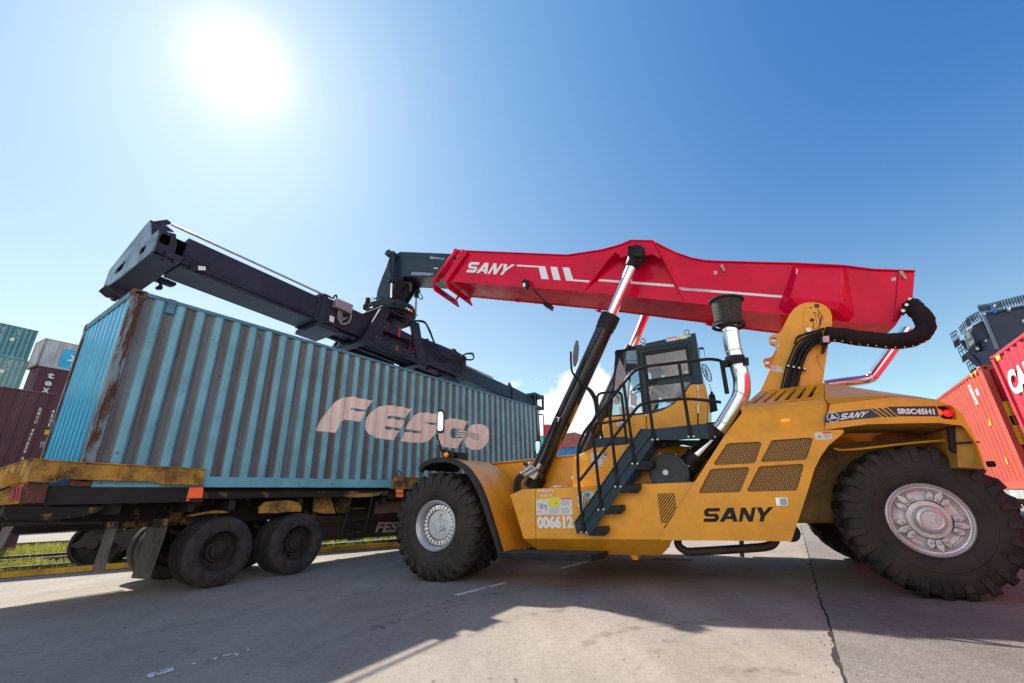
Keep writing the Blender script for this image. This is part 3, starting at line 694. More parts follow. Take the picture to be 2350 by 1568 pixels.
# ladder-shaped guard hanging below the deck
m = MB()
for a, b in (((1095, 895), (1070, 1010)), ((1070, 1010), (1024, 1165)), ((1250, 895), (1225, 1010)), ((1225, 1010), (1195, 1142)), ((1024, 1165), (1195, 1140)), ((1070, 980), (1200, 972)), ((1075, 1058), (1215, 1048))):
    m.tube(U('C', 'D', 'y', .02, [a, b]), .022 if abs(a[0] - b[0]) < 60 else .014, 8)
m.build('side_guard', ty_dirty, tr)
# fenders and brackets over the tyres
m = MB(); m.prism(U('C', 'D', 'y', .10, [(430, 1010), (435, 965), (470, 930), (560, 918), (640, 915), (720, 930), (742, 970), (735, 998), (640, 1000), (560, 1008)]), (0, .03, 0)); m.build('spring_hanger', ty, tr, .006)
m = MB(); m.prism(U('C', 'B', 'y', .10, [(1340, 1030), (1420, 1010), (1560, 985), (1640, 995), (1660, 1005), (1500, 1012), (1400, 1030)]), (0, .03, 0)); m.prism(U('C', 'B', 'y', .30, [(1860, 970), (1920, 930), (1990, 925), (2030, 960), (2000, 1005), (1890, 1010)]), (0, .03, 0)); m.build('fender_strip', ty, tr, .006)
# leaf springs, axles
for xx in (1.95, 3.24):
    m = MB(); m.cyl((xx, .2, .52), (xx, 2.25, .52), .065, n=16)
    for yy in (.66, 1.74): m.prism([V(xx - .5, yy, .82), V(xx, yy, .62), V(xx + .5, yy, .82), V(xx + .5, yy, .86), V(xx, yy, .70), V(xx - .5, yy, .86)], (0, .07, 0))
    m.build('axle', soot, tr)
    for yy, flip in ((.03, False), (.37, False), (CW - .03, True), (CW - .37, True)):
        w_ = bpy.data.objects.new('wheel', None); COL.objects.link(w_); w_.parent = tr; w_.location = (xx, yy, .515)
        if flip: w_.rotation_euler = (0, 0, pi)
        if 'twheel' not in globals(): twheel = truck_wheel(w_)
        else:
            for c in twheel: k_ = c.copy(); COL.objects.link(k_); k_.parent = w_
# mud flaps
for q, yy in (([(770, 1118), (838, 1118), (740, 1435), (660, 1428)], 1.12), ([(1062, 1112), (1205, 1108), (1075, 1488), (945, 1478)], 1.12)):
    pass
ff = U('C', 'B', 'x', 1.12, [(1062, 1112), (1205, 1108), (1075, 1488), (945, 1478)]); m = MB(); m.prism(ff, (.015, 0, 0)); m.build('mud_flap', flap, tr, .003)
ff2 = U('C', 'B', 'x', .55, [(765, 1118), (838, 1118), (740, 1435), (660, 1428)]); m = MB(); m.prism(ff2, (.015, 0, 0)); m.build('mud_flap', flap, tr, .003)
m = MB(); a = U('C', 'B', 'x', 1.11, [(1110, 1050), (1200, 1048), (1190, 1112), (1100, 1115)]); m.prism(a, (.03, 0, 0)); m.cut(); a = U('C', 'B', 'x', .54, [(765, 1072), (838, 1070), (830, 1118), (755, 1112)]); m.prism(a, (.03, 0, 0)); m.build('flap_bracket', ty_dirty, tr)
ff3 = U('C', 'B', 'x', -.3, [(20, 1110), (100, 1100), (10, 1260), (-70, 1300)]); m = MB(); m.prism(ff3, (.015, 0, 0)); m.build('mud_flap', flap, tr, .003)
m = MB()
for yy in (.7, 1.7): m.cut().box((10.2, yy, .12), (10.32, yy + .12, 1.3)); m.box((10.1, yy - .06, .0), (10.42, yy + .18, .12))
m.build('landing_leg', soot, tr)
# ------------------------------------------------------------------ railway behind the trailer, in a shallow bed below the pavement
yel_kerb = paint('yellow_kerb', (.62, .33, .03), .7, var=.2, dirt=(.16, .10, .06), amt=.75, dscale=3, thr=.58, bump=.06)
m = MB()
for i in range(14):
    x = -9 + i * 3.0; m.box((x, 0, -.2), (x + 2.994, .13, .112))
tag(m.build('kerb', yel_kerb, None), kind='structure', mtx=TF)
m = MB(); m.box((-9, -.10, .001), (33, -.002, .006)); tag(m.build('gutter', crackm), kind='structure', mtx=TF)
soil = paint('track_soil', (.10, .085, .06), .95, var=.3, dirt=(.05, .045, .035), amt=.7, dscale=5, bump=.12, bscale=20)
m = MB(); m.add([V(-300, .13, -.14), V(300, .13, -.14), V(300, 15.5, -.14), V(-300, 15.5, -.14)], [(0, 1, 2, 3)]); tag(m.build('ballast', soil), kind='structure', mtx=TF)
GY, WR, WX, RZ = .82, .46, 1.12, .03
rail_m = paint('rail_steel', (.10, .07, .05), .45, .6, var=.2, dirt=(.10, .05, .03), amt=.6)
tops = paint('rail_head', (.6, .58, .56), .25, .9, var=.1)
for yy in (GY, GY + 1.55, 4.9, 6.45, 15.0):
    m = MB(); m.box((-60, yy - .06, -.11), (80, yy + .06, -.095)); m.box((-60, yy - .009, -.095), (80, yy + .009, -.01)); m.box((-60, yy - .035, -.01), (80, yy + .035, RZ - .004)); m.mat(1).box((-60, yy - .033, RZ - .004), (80, yy + .033, RZ))
    o = m.build('rail', [rail_m, tops]); tag(o, kind='structure', mtx=TF)
slp = paint('sleeper_wood', (.06, .048, .04), .9, var=.3)
m = MB()
for i in range(120): m.box((-33.5 + i * .62, GY - .5, -.14), (-33.5 + i * .62 + .24, GY + 2.05, -.11)); m.box((-33.5 + i * .62, 4.4, -.14), (-33.5 + i * .62 + .24, 6.95, -.11))
tag(m.build('sleepers', slp), kind='structure', mtx=TF)
# weeds
gm = {}
def leafm(name, col):
    m_, nt, b = nodes(name); N, L = nt.nodes, nt.links
    t = N.new('ShaderNodeTexCoord'); n = N.new('ShaderNodeTexNoise'); n.inputs['Scale'].default_value = 5; L.new(t.outputs['Object'], n.inputs['Vector'])
    r = N.new('ShaderNodeValToRGB'); L.new(n.outputs['Fac'], r.inputs[0]); e = r.color_ramp.elements; e[0].position = .3; e[1].position = .7; e[0].color = (*[c * .6 for c in col], 1); e[1].color = (*[c * 1.4 for c in col], 1)
    L.new(r.outputs[0], b.inputs['Base Color']); b.inputs['Roughness'].default_value = .6
    tl = N.new('ShaderNodeBsdfTranslucent'); L.new(r.outputs[0], tl.inputs[0]); mxs = N.new('ShaderNodeMixShader'); mxs.inputs[0].default_value = .45
    L.new(b.outputs[0], mxs.inputs[1]); L.new(tl.outputs[0], mxs.inputs[2]); L.new(mxs.outputs[0], N['Material Output'].inputs[0]); return m_
g1_, g2_ = leafm('weed_green', (.22, .26, .035)), leafm('weed_yellow', (.52, .46, .05))
rnd = random.Random(3)
m = MB()
def blades(m, x0, x1, y0, y1, n, h):
    for i in range(n):
        x, y = rnd.uniform(x0, x1), rnd.uniform(y0, y1)
        if noise.noise(V(x * 1.3, y * 2, 0)) < -.15: continue
        hh = h * rnd.uniform(.35, 1) * (.75 + .5 * noise.noise(V(x * 2, y * 2, 4))); a = rnd.uniform(0, 6.28); w = rnd.uniform(.004, .012); lean = rnd.uniform(0, .6) * hh
        d = V(cos(a), sin(a), 0); e = V(-sin(a), cos(a), 0); p = V(x, y, -.14); m.mi = 1 if rnd.random() < .38 else 0
        q = p + V(0, 0, hh * .55) + d * lean * .3; r = p + V(0, 0, hh) + d * lean
        m.add([p - e * w, p + e * w, q + e * w * .9, q - e * w * .9, r], [(0, 1, 2, 3), (3, 2, 4)])
        if rnd.random() < .35:
            for k in range(3):
                c = p + V(rnd.gauss(0, .02), rnd.gauss(0, .02), hh * rnd.uniform(.5, 1)); s_ = rnd.uniform(.008, .02); aa = rnd.uniform(0, 6.28); t1 = V(cos(aa), sin(aa), .3) * s_; t2 = V(-sin(aa), cos(aa), .5) * s_ * .6
                m.add([c - t1, c + t2, c + t1, c - t2], [(0, 1, 2, 3)])
blades(m, -2, 14, .16, .74, 9000, .26)
blades(m, -3, 14, .92, 2.27, 13000, .28)
blades(m, -4, 3, 2.45, 4.8, 9000, .30)
blades(m, -6, 1, 7.0, 12.5, 12000, .42)
blades(m, 3, 16, 2.45, 4.5, 5000, .26)
tag(m.build('grass', [g1_, g2_]), label='yellow-flowered weeds and grass growing between the rails', cat='grass', kind='stuff', mtx=TF)

# wagon
wag_m = paint('wagon_black', (.018, .016, .015), .6, var=.3, dirt=(.07, .05, .04), amt=.5, dscale=2, streak=True)
wg = thing('railway_wagon', 'black flat railway wagon on the weedy track behind the trailer, white-lettered sill', 'wagon', TF)
wg['label'] = 'black flat railway wagon on the weedy track behind the trailer, white-lettered sill'
m = MB(); sy_ = GY - .42
sill = U('T', 'D', 'y', sy_, [(920, 1040), (1440, 1030), (920, 1205), (1440, 1190)])
zb_, zt_ = max(.18, sill[2].z), sill[0].z
m.box((sill[0].x - .5, sy_, zb_), (26, sy_ + .03, zt_ + .3)); m.build('side_sill', wag_m, wg)
m = MB(); m.box((-8, sy_ + .031, 1.12), (26, sy_ + 2.6, 1.28)); m.box((-8, sy_ + 1.1, .85), (26, sy_ + 1.5, 1.118)); m.build('flat_deck', wag_m, wg)
m = MB(); m.tube([V(sill[0].x - .5, sy_ - .04, .72), V(26, sy_ - .04, .72)], .02, 8); m.tube([V(-8, sy_ + .1, .95), V(sill[0].x, sy_ + .1, .95)], .03, 8); m.build('brake_rod', rail_m, wg)
m = MB()
lt = U('T', 'D', 'y', sy_ - .004, [(1268, 1150), (1455, 1145), (1282, 1072)])
m.text('FESCO', lt[0], lt[1] - lt[0], (0, 0, 1), abs(lt[2].z - lt[0].z), (lt[1] - lt[0]).length * 1.75, bold=.03, shear=.25); m.build('lettering', paint('grimy_white', (.55, .5, .47), .7, var=.1, dirt=(.2, .18, .17), amt=.5), wg)
wheel_m = paint('wheel_steel', (.022, .019, .018), .5, .5, var=.2, dirt=(.04, .028, .02), amt=.5)
tread_m = paint('wheel_tread', (.42, .40, .39), .22, .95, var=.1)
for xx in (WX, WX + 1.85, WX + 9.2, WX + 11.05):
    m = MB(); m.cyl((xx, GY - .1, RZ + WR), (xx, GY + 1.65, RZ + WR), .08, n=16); ax_ = m.build('wheelset', wheel_m, wg)
    for yy, s_ in ((GY, 1), (GY + 1.55, -1)):
        m = MB(); m.mat(0).lathe([(.0, -.05), (.11, -.05), (.12, -.02), (.34, .015), (.40, -.02), (.41, -.065), (.462, -.07)], (xx, yy, RZ + WR), (0, s_, 0), 56)
        m.mat(1).lathe([(.462, -.07), (.478, -.05), (.482, .04), (.51, .05), (.515, .07)], (xx, yy, RZ + WR), (0, s_, 0), 56); m.mat(0).lathe([(.515, .07), (.42, .075), (.40, .03), (.12, .05), (.0, .06)], (xx, yy, RZ + WR), (0, s_, 0), 56)
        m.build('wheel_disc', [wheel_m, tread_m], ax_)
for xc in (WX + .92, WX + 10.1):
    m = MB()
    y_ = GY - .16
    zo = -.14
    m.prism([V(p.x, p.y, p.z + zo) for p in [V(xc - 1.35, y_, .62), V(xc - 1.1, y_, .80), V(xc - .55, y_, .86), V(xc, y_, 1.0), V(xc + .55, y_, .86), V(xc + 1.1, y_, .80), V(xc + 1.35, y_, .62), V(xc + 1.2, y_, .56), V(xc + .6, y_, .66), V(xc + .3, y_, .42), V(xc - .3, y_, .42), V(xc - .6, y_, .66), V(xc - 1.2, y_, .56)]], (0, .09, 0))
    for s_ in (-.95, .95): m.cyl((xc + s_, y_ - .06, RZ + WR), (xc + s_, y_ + .02, RZ + WR), .11, n=14)
    m.build('bogie_frame', wag_m, wg, .01)

# ------------------------------------------------------------------ yard containers on the left
def yard_side(name, col, dirt=(.10, .08, .06), amt=.4, thr=.52, streak=True):
    return paint(name, col, .6, var=.15, dirt=dirt, amt=amt, dscale=1.6, thr=thr, streak=streak)
GL = 'containers stacked in the yard on the left'
teal = dirty_side('teal_side', (.10, .35, .42), (.075, .12, .115), .012, .036, .85)
teal2 = dirty_side('pale_teal_side', (.16, .42, .46), (.20, .20, .15), .012, .036, .8)
def place(crop, uv_top, y, H, zbase=None):
    """near-right-hand figures: x of a measured corner on the yard plane y"""
    p = U1('Y', crop, 'y', y, *uv_top); return p
yT = 49.6
pT = U1('Y', 'A', 'y', yT, 335, 1077); xT = pT.x
zT = pT.z - 2.591
c = container('Y', xT - 12.192, yT, zT, 12.192, 2.591, teal, label='dark teal container at the top of the far left stack', group=GL, doors_far=True, post=paint('teal_post', (.07, .22, .24), .6))
c2 = container('Y', U1('Y', 'A', 'y', yT, 262, 1320).x - 12.192, yT, zT - 2.6, 12.192, 2.591, teal2, label='pale teal container under the dark teal one in the far left stack', group=GL, post=paint('teal_post2', (.16, .33, .32), .6, dirt=(.2, .1, .05), amt=.6))
gw = paint('sticker_white', (.75, .75, .72), .5, var=.05)
for c_, n_ in ((c, 'FESCO TRANSPORTATION'), (c2, 'FESCO TRANSPORTATION')):
    m = MB(); stacktext(m, n_, (10.25, .004, 2.3), .07, .09, V(0, 0, 0), w=.12); stacktext(m, 'FESU 5', (11.1, .004, 2.35), .09, .12, V(0, 0, 0), w=.14); m.box((10.85, .002, 1.35), (11.1, .01, 1.6)); m.build('small_lettering', gw, c_)
n_left = int(zT // 2.6)
for i in range(1, n_left):
    container('Y', xT - 12.3, yT, zT - 2.6 * (i + 1), 12.192, 2.591, teal, label='teal container low in the far left stack, number %s from the ground' % ['one', 'two', 'three', 'four', 'five', 'six'][n_left - i - 1], group=GL)
# white and maroon ones
yW = 46.0
pW = U1('Y', 'A', 'y', yW, 397, 1137); pW2 = U1('Y', 'A', 'y', yW, 345, 1378)
hW = 2.591
wm = yard_side('pale_grey_side', (.50, .50, .53), (.22, .15, .11), .5, .6)
mar = yard_side('maroon_side', (.13, .035, .05), (.05, .02, .03), .5)
# scale the depth so that this container is a true 2.59 m high
for _ in range(8):
    dz = U1('Y', 'A', 'y', yW, 397, 1137).z - U1('Y', 'A', 'y', yW, 350, 1378).z
    yW *= hW / max(.2, dz)
pW = U1('Y', 'A', 'y', yW, 397, 1137)
cw = container('Y', pW.x, yW, pW.z - hW, 12.192, hW, wm, label='pale container with a white star on a light blue square, above the maroon one', group=GL, flat=.10, slope=.05, post=paint('grey_post', (.34, .30, .28), .7, dirt=(.16, .07, .04), amt=.7), endm=paint('pale_end', (.5, .52, .56), .5, dirt=(.2, .12, .09), amt=.5, streak=True))
# star panel
sq = [p - V(pW.x, yW, pW.z - hW) for p in U('Y', 'A', 'y', yW, [(545, 1225), (690, 1225), (645, 1400), (490, 1385)])]
x0_, x1_ = sq[3].x + .05, sq[3].x + 2.35; z0_, z1_ = (sq[3].z), (sq[0].z)
m = MB(); rr_ = .2; poly = []
for cx__, cz__, a0 in ((x1_ - rr_, z0_ + rr_, -90), (x1_ - rr_, z1_ - rr_, 0), (x0_ + rr_, z1_ - rr_, 90), (x0_ + rr_, z0_ + rr_, 180)):
    for k in range(5): a = radians(a0 + k * 22.5); poly.append(V(cx__ + rr_ * cos(a), .006, cz__ + rr_ * sin(a)))
m.prism(poly, (0, .004, 0)); m.build('blue_panel', paint('light_blue', (.03, .42, .68), .5), cw)
m = MB(); cxx, czz = (x0_ + x1_) / 2, (z0_ + z1_) / 2; st = []
for k in range(14): a = radians(90 + k * 360 / 14); r_ = (.85 if k % 2 == 0 else .34) * (z1_ - z0_) / 2; st.append(V(cxx + r_ * cos(a), .001, czz + r_ * sin(a)))
m.prism(st, (0, .004, 0)); m.build('star', white, cw)
pX = U1('Y', 'A', 'y', yW, 345, 1378)
cx2 = container('Y', pX.x, yW - .02, pW.z - hW * 2 - .02, 12.192, hW, mar, label='maroon container with white upright lettering under the pale grey starred one', group=GL, flat=.10, slope=.05)
m = MB(); tz = [p - V(pX.x, yW, pW.z - hW * 2) for p in U('Y', 'A', 'y', yW, [(420, 1432), (455, 1480), (395, 1488), (442, 1515), (370, 1562)])]
hh = .50
for i, ch in enumerate('tex'):
    m.text(ch, (tz[0].x + .0, .004, tz[0].z - .62 * (i + 1) + (.02 if i else .1)), (1, 0, 0), (0, 0, 1), hh * (1.0 if ch == 't' else .85), .46, bold=.03)
m.build('lettering', white, cx2)
kz = pW.z - hW * 3
i = 0
while kz > .5:
    container('Y', pX.x + .05, yW, kz - .02, 12.192, hW, mar if i % 2 else teal, label=['teal container in the middle of the far left stack, under the lettered maroon one', 'plain maroon container low in the far left stack', 'teal container second from the ground in the far left stack', 'plain maroon container on the ground in the far left stack'][min(i, 3)], group=GL); kz -= hW; i += 1
# the near maroon pair
yB = 22.6
pB = U1('Y', 'B', 'y', yB, 0, 88)
HB = 2.896
zB = pB.z - HB
mar2 = yard_side('near_maroon', (.115, .038, .048), (.08, .03, .035), .45)
xB = U1('Y', 'B', 'y', yB, 475, 150).x + .15 - 12.192
cm_ = container('Y', xB, yB, zB, 12.192, HB, mar2, label='big dark maroon container with its white number running downwards, left behind the blue one', group=GL, flat=.11, slope=.03, depth=.025)
m = MB()
def loc_(u, v): p = U1('Y', 'P', 'y', yB, u, v); return p - V(xB, yB, zB)
def col_(body, top, bot, hk=.8):
    a, b = loc_(*top), loc_(*bot); n = len(body); g_ = (a.z - b.z) / n
    for i, ch in enumerate(body):
        if ch != ' ': m.text(ch, (a.x + (b.x - a.x) * i / n, .004, a.z - g_ * (i + hk)), (1, 0, 0), (0, 0, 1), g_ * hk, g_ * hk * (.62 if ch not in 'I1' else .3), bold=.012)
col_('BMOU 492659', (363, 868), (205, 1295)); col_('45G1', (480, 885), (440, 1050))
p0 = loc_(186, 1354); m.text('0', (p0.x, .004, p0.z + .02), (1, 0, 0), (0, 0, 1), .11, .07, bold=.012)
m.build('lettering', white, cm_)
m = MB(); a = loc_(405, 1112); m.box((a.x, .002, a.z), (a.x + .28, .008, a.z + .16)); m.build('yellow_sticker', paint('yellow_sticker', (.75, .5, .03), .5), cm_)
m = MB(); a = loc_(370, 1205)
m.text('ilc', (a.x, .004, a.z), (1, 0, 0), (0, 0, 1), .11, .22); m.text('33', (a.x, .004, a.z - .1), (1, 0, 0), (0, 0, 1), .07, .1); m.build('white_sticker', white, cm_)
for i, zz in enumerate([zB - 2.6]):
    container('Y', xB - .1, yB + .05, zz if zz > 0 else 0.02, 12.192, 2.55, mar2, label='dark maroon container on the ground under the numbered maroon one', group=GL, flat=.11, slope=.03, depth=.025)

# ------------------------------------------------------------------ red containers on the right
GR = 'red containers standing in a row on the right'
ro = yard_side('orange_red_side', (.56, .085, .05), (.34, .06, .045), .3)
rp = yard_side('pink_red_side', (.56, .03, .06), (.4, .04, .05), .3)
yR = -11.85
zR0 = U1('C', 'I', 'y', yR, 1628, 725).z
pA = U1('C', 'H', 'y', yR, 2050, 790); HR = pA.z - zR0
# boxes lie beyond the plane seen from the camera: their near-left wall is the far one of the frame, so turn the frame round
RF = CF @ Matrix.Translation((pA.x, yR, 0)) @ Matrix.Rotation(0, 4, 'Z')
FR['R'] = RF
cR = container(CF, pA.x, yR - CW, zR0, 12.192, HR, ro, label='orange-red container with a yellow and black warning strip, farther in the right-hand row', group=GR, flat=.10, slope=.05, doors_near=False, doors_far=True,
               endm=paint('shaded_red_end', (.33, .015, .02), .5), post=yard_side('orange_red_post', (.52, .075, .045)), phase=.25)  # end wall's shade is put into its red, darker than the sunny side
pP = U1('C', 'H', 'y', yR, 2117, 732); HP = pP.z - zR0
cP = container(CF, pP.x - 12.192, yR - CW, zR0, 12.192, HP, rp, label='pink-red container with huge white letters, nearest in the row on the right edge', group=GR, flat=.13, slope=.06, pitch=.36, doors_near=True, doors_far=False, phase=12.192 - .45)
# stickers on the sunny wall (its outside faces +y of the frame)
def wallp(o0, crop, pts): return [p - V(*o0) for p in U('C', crop, 'y', yR + .0, pts)]
oR = (pA.x, yR - CW, zR0)
ySt = CW - .004
m = MB()
for ch, (u, v) in (('M', (515, 1120)), ('3', (548, 1190)), ('3', (598, 1165)), ('4', (583, 1270))):
    p = U1('C', 'N', 'y', yR, u, v) - V(*oR); m.box((p.x - .09, ySt - .02, p.z - .08), (p.x + .09, ySt + .0, p.z + .08))
m.build('white_sticker', white, cR)
m = MB()
for ch, (u, v) in (('M', (515, 1120)), ('3', (548, 1190)), ('3', (598, 1165)), ('4', (583, 1270))):
    p = U1('C', 'N', 'y', yR, u, v) - V(*oR); m.text(ch, (p.x + .05, ySt + .004, p.z - .05), (-1, 0, 0), (0, 0, 1), .10, .09)
m.build('sticker_lettering', blk, cR)
hz_y = paint('hazard_yellow', (.80, .52, .03), .5, dirt=(.4, .25, .05), amt=.3)
q = [p - V(*oR) for p in U('C', 'N', 'y', yR, [(735, 1455), (770, 1545), (732, 1552)])]
m = MB(); m.prism([V(a.x, ySt + .001, a.z) for a in q], (0, .003, 0))
q = [p - V(*oR) for p in U('C', 'O', 'y', yR, [(1028, 728), (1042, 728), (1072, 800), (1055, 802)])]; m.prism([V(a.x, ySt + .001, a.z) for a in q], (0, .003, 0)); m.build('yellow_sticker', hz_y, cR)
# warning strip on the near end face (faces -x)
st = [p - V(*oR) for p in U('C', 'O', 'x', pA.x, [(938, 122), (1003, 116), (1205, 582), (1140, 588)])]
ya = CW - .31; yb = CW - .10
zt1, zb1 = st[0].z, st[3].z
m = MB(); m.box((-.012, ya, zb1), (-.004, yb, zt1)); m.build('warning_strip', hz_y, cR)
m = MB(); n1_ = zt1 - zb1; m.box((-.016, ya + .01, zt1 - n1_ * .56), (-.0125, yb - .01, zt1 - n1_ * .34)); m.build('warning_patch', blk, cR)
m = MB()
def vtext(body, z0_, z1_, off=-.019):
    n_ = len(body); g_ = (z0_ - z1_) / n_
    for i, ch in enumerate(body): m.text(ch, (off, (ya + yb) / 2 + .04, z0_ - g_ * (i + .85)), (0, -1, 0), (0, 0, 1), g_ * .7, .08 if ch != 'I' else .02, bold=.01)
vtext('CAUTION', zt1 - .02, zt1 - n1_ * .33, -.0145); vtext('CONTAINER', zt1 - n1_ * .58, zb1 + .02, -.0145); m.build('warning_lettering', blk, cR)
m = MB(); vtext('HIGH', zt1 - n1_ * .36, zt1 - n1_ * .54); m.build('patch_lettering', hz_y, cR)
# yellow-black corner flashes
m = MB()
for cc_, oo_, uv in ((cR, oR, [(530, 970), (575, 935)]),):
    for u, v in uv: p = U1('C', 'N', 'y', yR, u, v) - V(*oo_); m.box((p.x - .06, ySt + .0, p.z - .05), (p.x + .06, ySt + .004, p.z + .04))
m.build('corner_flash', hz_y, cR)
oP = (pP.x - 12.192, yR - CW, zR0)
m = MB(); p = U1('C', 'N', 'y', yR, 840, 765) - V(*oP); m.box((p.x - .12, ySt, p.z - .05), (p.x + .12, ySt + .004, p.z + .05)); m.build('corner_flash', hz_y, cP)
# big white letters
q = [p - V(*oP) for p in U('C', 'N', 'y', yR, [(980, 930), (990, 880), (1030, 865), (1080, 965), (1065, 980), (1040, 925), (1030, 930), (1040, 1000), (1090, 1100), (1105, 1080), (1075, 840), (1130, 815), (1143, 830), (1143, 1165), (1090, 1155), (1050, 1110), (1010, 1030)])]
m = MB()
a = U1('C', 'N', 'y', yR, 985, 1160) - V(*oP); b_ = U1('C', 'N', 'y', yR, 1030, 865) - V(*oP)
hL = abs(U1('C', 'N', 'y', yR, 1030, 870).z - U1('C', 'N', 'y', yR, 1125, 1160).z)
m.text('CAI', (a.x - .1, ySt + .003, U1('C', 'N', 'y', yR, 1125, 1160).z - zR0), (-1, 0, 0), (0, 0, 1), hL, hL * 2.3, bold=.05, shear=.25); m.build('lettering', white, cP)
q = U1('C', 'O', 'y', yR, 770, 560) - V(*oR)
m = MB(); m.text('MCT', (q.x - .15, ySt + .003, q.z - .3), (-1, 0, 0), (0, 0, 1), .55, 1.4, bold=.04); 
# flatbed wagon carrying them
fw = thing('railway_wagon', 'pale grey flat wagon under the row of red containers on the right', 'wagon', CF)
gy_w = paint('pale_wagon', (.45, .47, .46), .6, var=.15, dirt=(.16, .12, .09), amt=.6, dscale=2)
m = MB(); m.box((-1, yR - .10, zR0 - .22), (26, yR - .02, zR0 - .02)); m.box((-1, yR - CW, zR0 - .10), (26, yR - .11, zR0 - .03)); m.box((-1, yR - CW, zR0 - .22), (26, yR - CW + .08, zR0 - .105)); m.build('deck', gy_w, fw, .005)
m = MB(); m.box((-1, yR - 1.5, .55), (26, yR - 1.0, zR0 - .105)); m.build('centre_beam', wag_m, fw)
for xx in (10.2, 12.0, 2.2, 4.0, 20.4, 22.2):
    m = MB(); m.cyl((xx, yR - 2.0, .5), (xx, yR - .4, .5), .07, n=12); a_ = m.build('wheelset', wheel_m, fw)
    m = MB(); m.lathe([(0, 0), (.1, 0), (.12, .03), (.36, .04), (.38, -.02), (.45, -.02), (.455, .09), (.48, .10), (.48, .13), (0, .13)], (xx, yR - .45, .5), (0, -1, 0), 40); m.build('wheel_disc', wheel_m, a_)
    m = MB(); m.lathe([(0, 0), (.1, 0), (.12, .03), (.36, .04), (.38, -.02), (.45, -.02), (.455, .09), (.48, .10), (.48, .13), (0, .13)], (xx, yR - 1.97, .5), (0, 1, 0), 40); m.build('wheel_disc', wheel_m, a_)
# ------------------------------------------------------------------ far containers behind the machine
GC = 'distant containers seen between the lift cylinder and the blue container'
def farbox(crop, corner_top, width_h, dist, H, side, label, L=12.192, base=None, **k):
    """corner_top = measured near upper corner; dist = metres of yard depth"""
    p = U1('Y', crop, 'x', dist, *corner_top)
    return container('Y', p.x, p.y, p.z - H, L, H, side, label=label, group=GC, **k), p
brn = yard_side('brown_red_side', (.34, .10, .085), (.2, .07, .06), .3)
crim = yard_side('crimson_side', (.48, .03, .07), (.3, .03, .05), .3)
blu = yard_side('bright_blue_side', (.03, .22, .50), (.05, .12, .25), .3)
grn = yard_side('mint_side', (.20, .45, .40), (.2, .3, .25), .3)
gry = yard_side('far_grey_side', (.45, .47, .50), (.3, .3, .3), .3)
XD = 66
for _ in range(8):
    h1 = U1('Y', 'L', 'x', XD, 965, 963).z - U1('Y', 'L', 'x', XD, 985, 1145).z
    XD *= 2.591 / h1
_, pc = farbox('L', (965, 963), 0, XD, 2.591, brn, 'brownish red container with white upright marks, distant, on a blue one')
container('Y', pc.x + .3, pc.y + .02, pc.z - 5.2, 12.192, 2.591, blu, label='bright blue container under the brownish red one in the distance', group=GC)
pc2 = U1('Y', 'L', 'x', XD, 828, 980)
container('Y', XD + .1, pc2.y + .1, pc.z - 2.6, 12.192, 2.591, crim, label='crimson container just left of the brownish red one in the distance', group=GC)
container('Y', XD + .2, pc2.y + .12, pc.z - 5.2, 12.192, 2.591, blu, label='lighter blue container under the crimson one in the distance', group=GC)
zz = pc.z - 7.8
if zz > -1.5:
    container('Y', XD - 2, pc.y + .3, max(0, zz), 12.192, 2.591, gry, label='pale grey container at the foot of the distant blue ones', group=GC)
    container('Y', XD - 2, pc.y + 2.85, max(0, zz), 12.192, 2.591, gry, label='second pale grey container at the foot of the distant stack, left of the first', group=GC)
XE = 95
for _ in range(8):
    h1 = U1('Y', 'L', 'x', XE, 630, 862).z - U1('Y', 'L', 'x', XE, 633, 932).z
    XE *= 2.591 / h1
XE = min(XE, 260)
pr_ = U1('Y', 'L', 'x', XE, 630, 862)
redt = yard_side('far_red_side', (.55, .02, .06), (.4, .02, .05), .2)
container('Y', XE, pr_.y, pr_.z - 2.591, 12.192, 2.591, redt, label='small red container at the top of the farthest stack', group=GC)
container('Y', XE, pr_.y, pr_.z - 5.19, 12.192, 2.591, redt, label='small red container second from the top of the farthest stack', group=GC)
k = 2
while pr_.z - 2.6 * (k + 1) > -1 and k < 8:
    container('Y', XE, pr_.y - .2, max(0.0, pr_.z - 2.6 * (k + 1)), 12.192, 2.591, [gry, grn, brn, blu, crim, grn][k - 2], label=['pale', 'mint green', 'brown', 'blue', 'crimson', 'green'][k - 2] + ' container low in the farthest stack', group=GC); k += 1
pg = U1('Y', 'L', 'x', XD, 600, 1008)
container('Y', XD - 1, pg.y, pg.z - 2.6, 12.192, 2.591, grn, label='mint green container beside the far corner of the blue container', group=GC)
container('Y', XD - 1, pg.y, max(.0, pg.z - 5.2), 12.192, 2.591, gry, label='grey container under the distant mint green one', group=GC)
# street lamp
pl = U('Y', 'L', 'x', 40, [(575, 1000), (570, 760), (550, 738)])
lp = thing('street_lamp', 'thin dark street lamp with a hooked top rising before the farthest red containers', 'street lamp', YF, None, (pl[0].x, pl[0].y, 0))
o_ = V(pl[0].x, pl[0].y, 0); m = MB(); m.tube([V(0, 0, 0), pl[0] - o_, pl[1] - o_], [.09, .07, .05], 8); m.tube(smooth_path([pl[1] - o_, (pl[1] + pl[2]) / 2 - o_ + V(0, 0, .1), pl[2] - o_]), .045, 8); m.build('pole', blk, lp)
m = MB(); e_ = pl[2] - o_; m.box((e_.x - .1, e_.y - .0, e_.z - .06), (e_.x + .1, e_.y + .5, e_.z + .06)); m.build('lamp_head', blk, lp, .02)
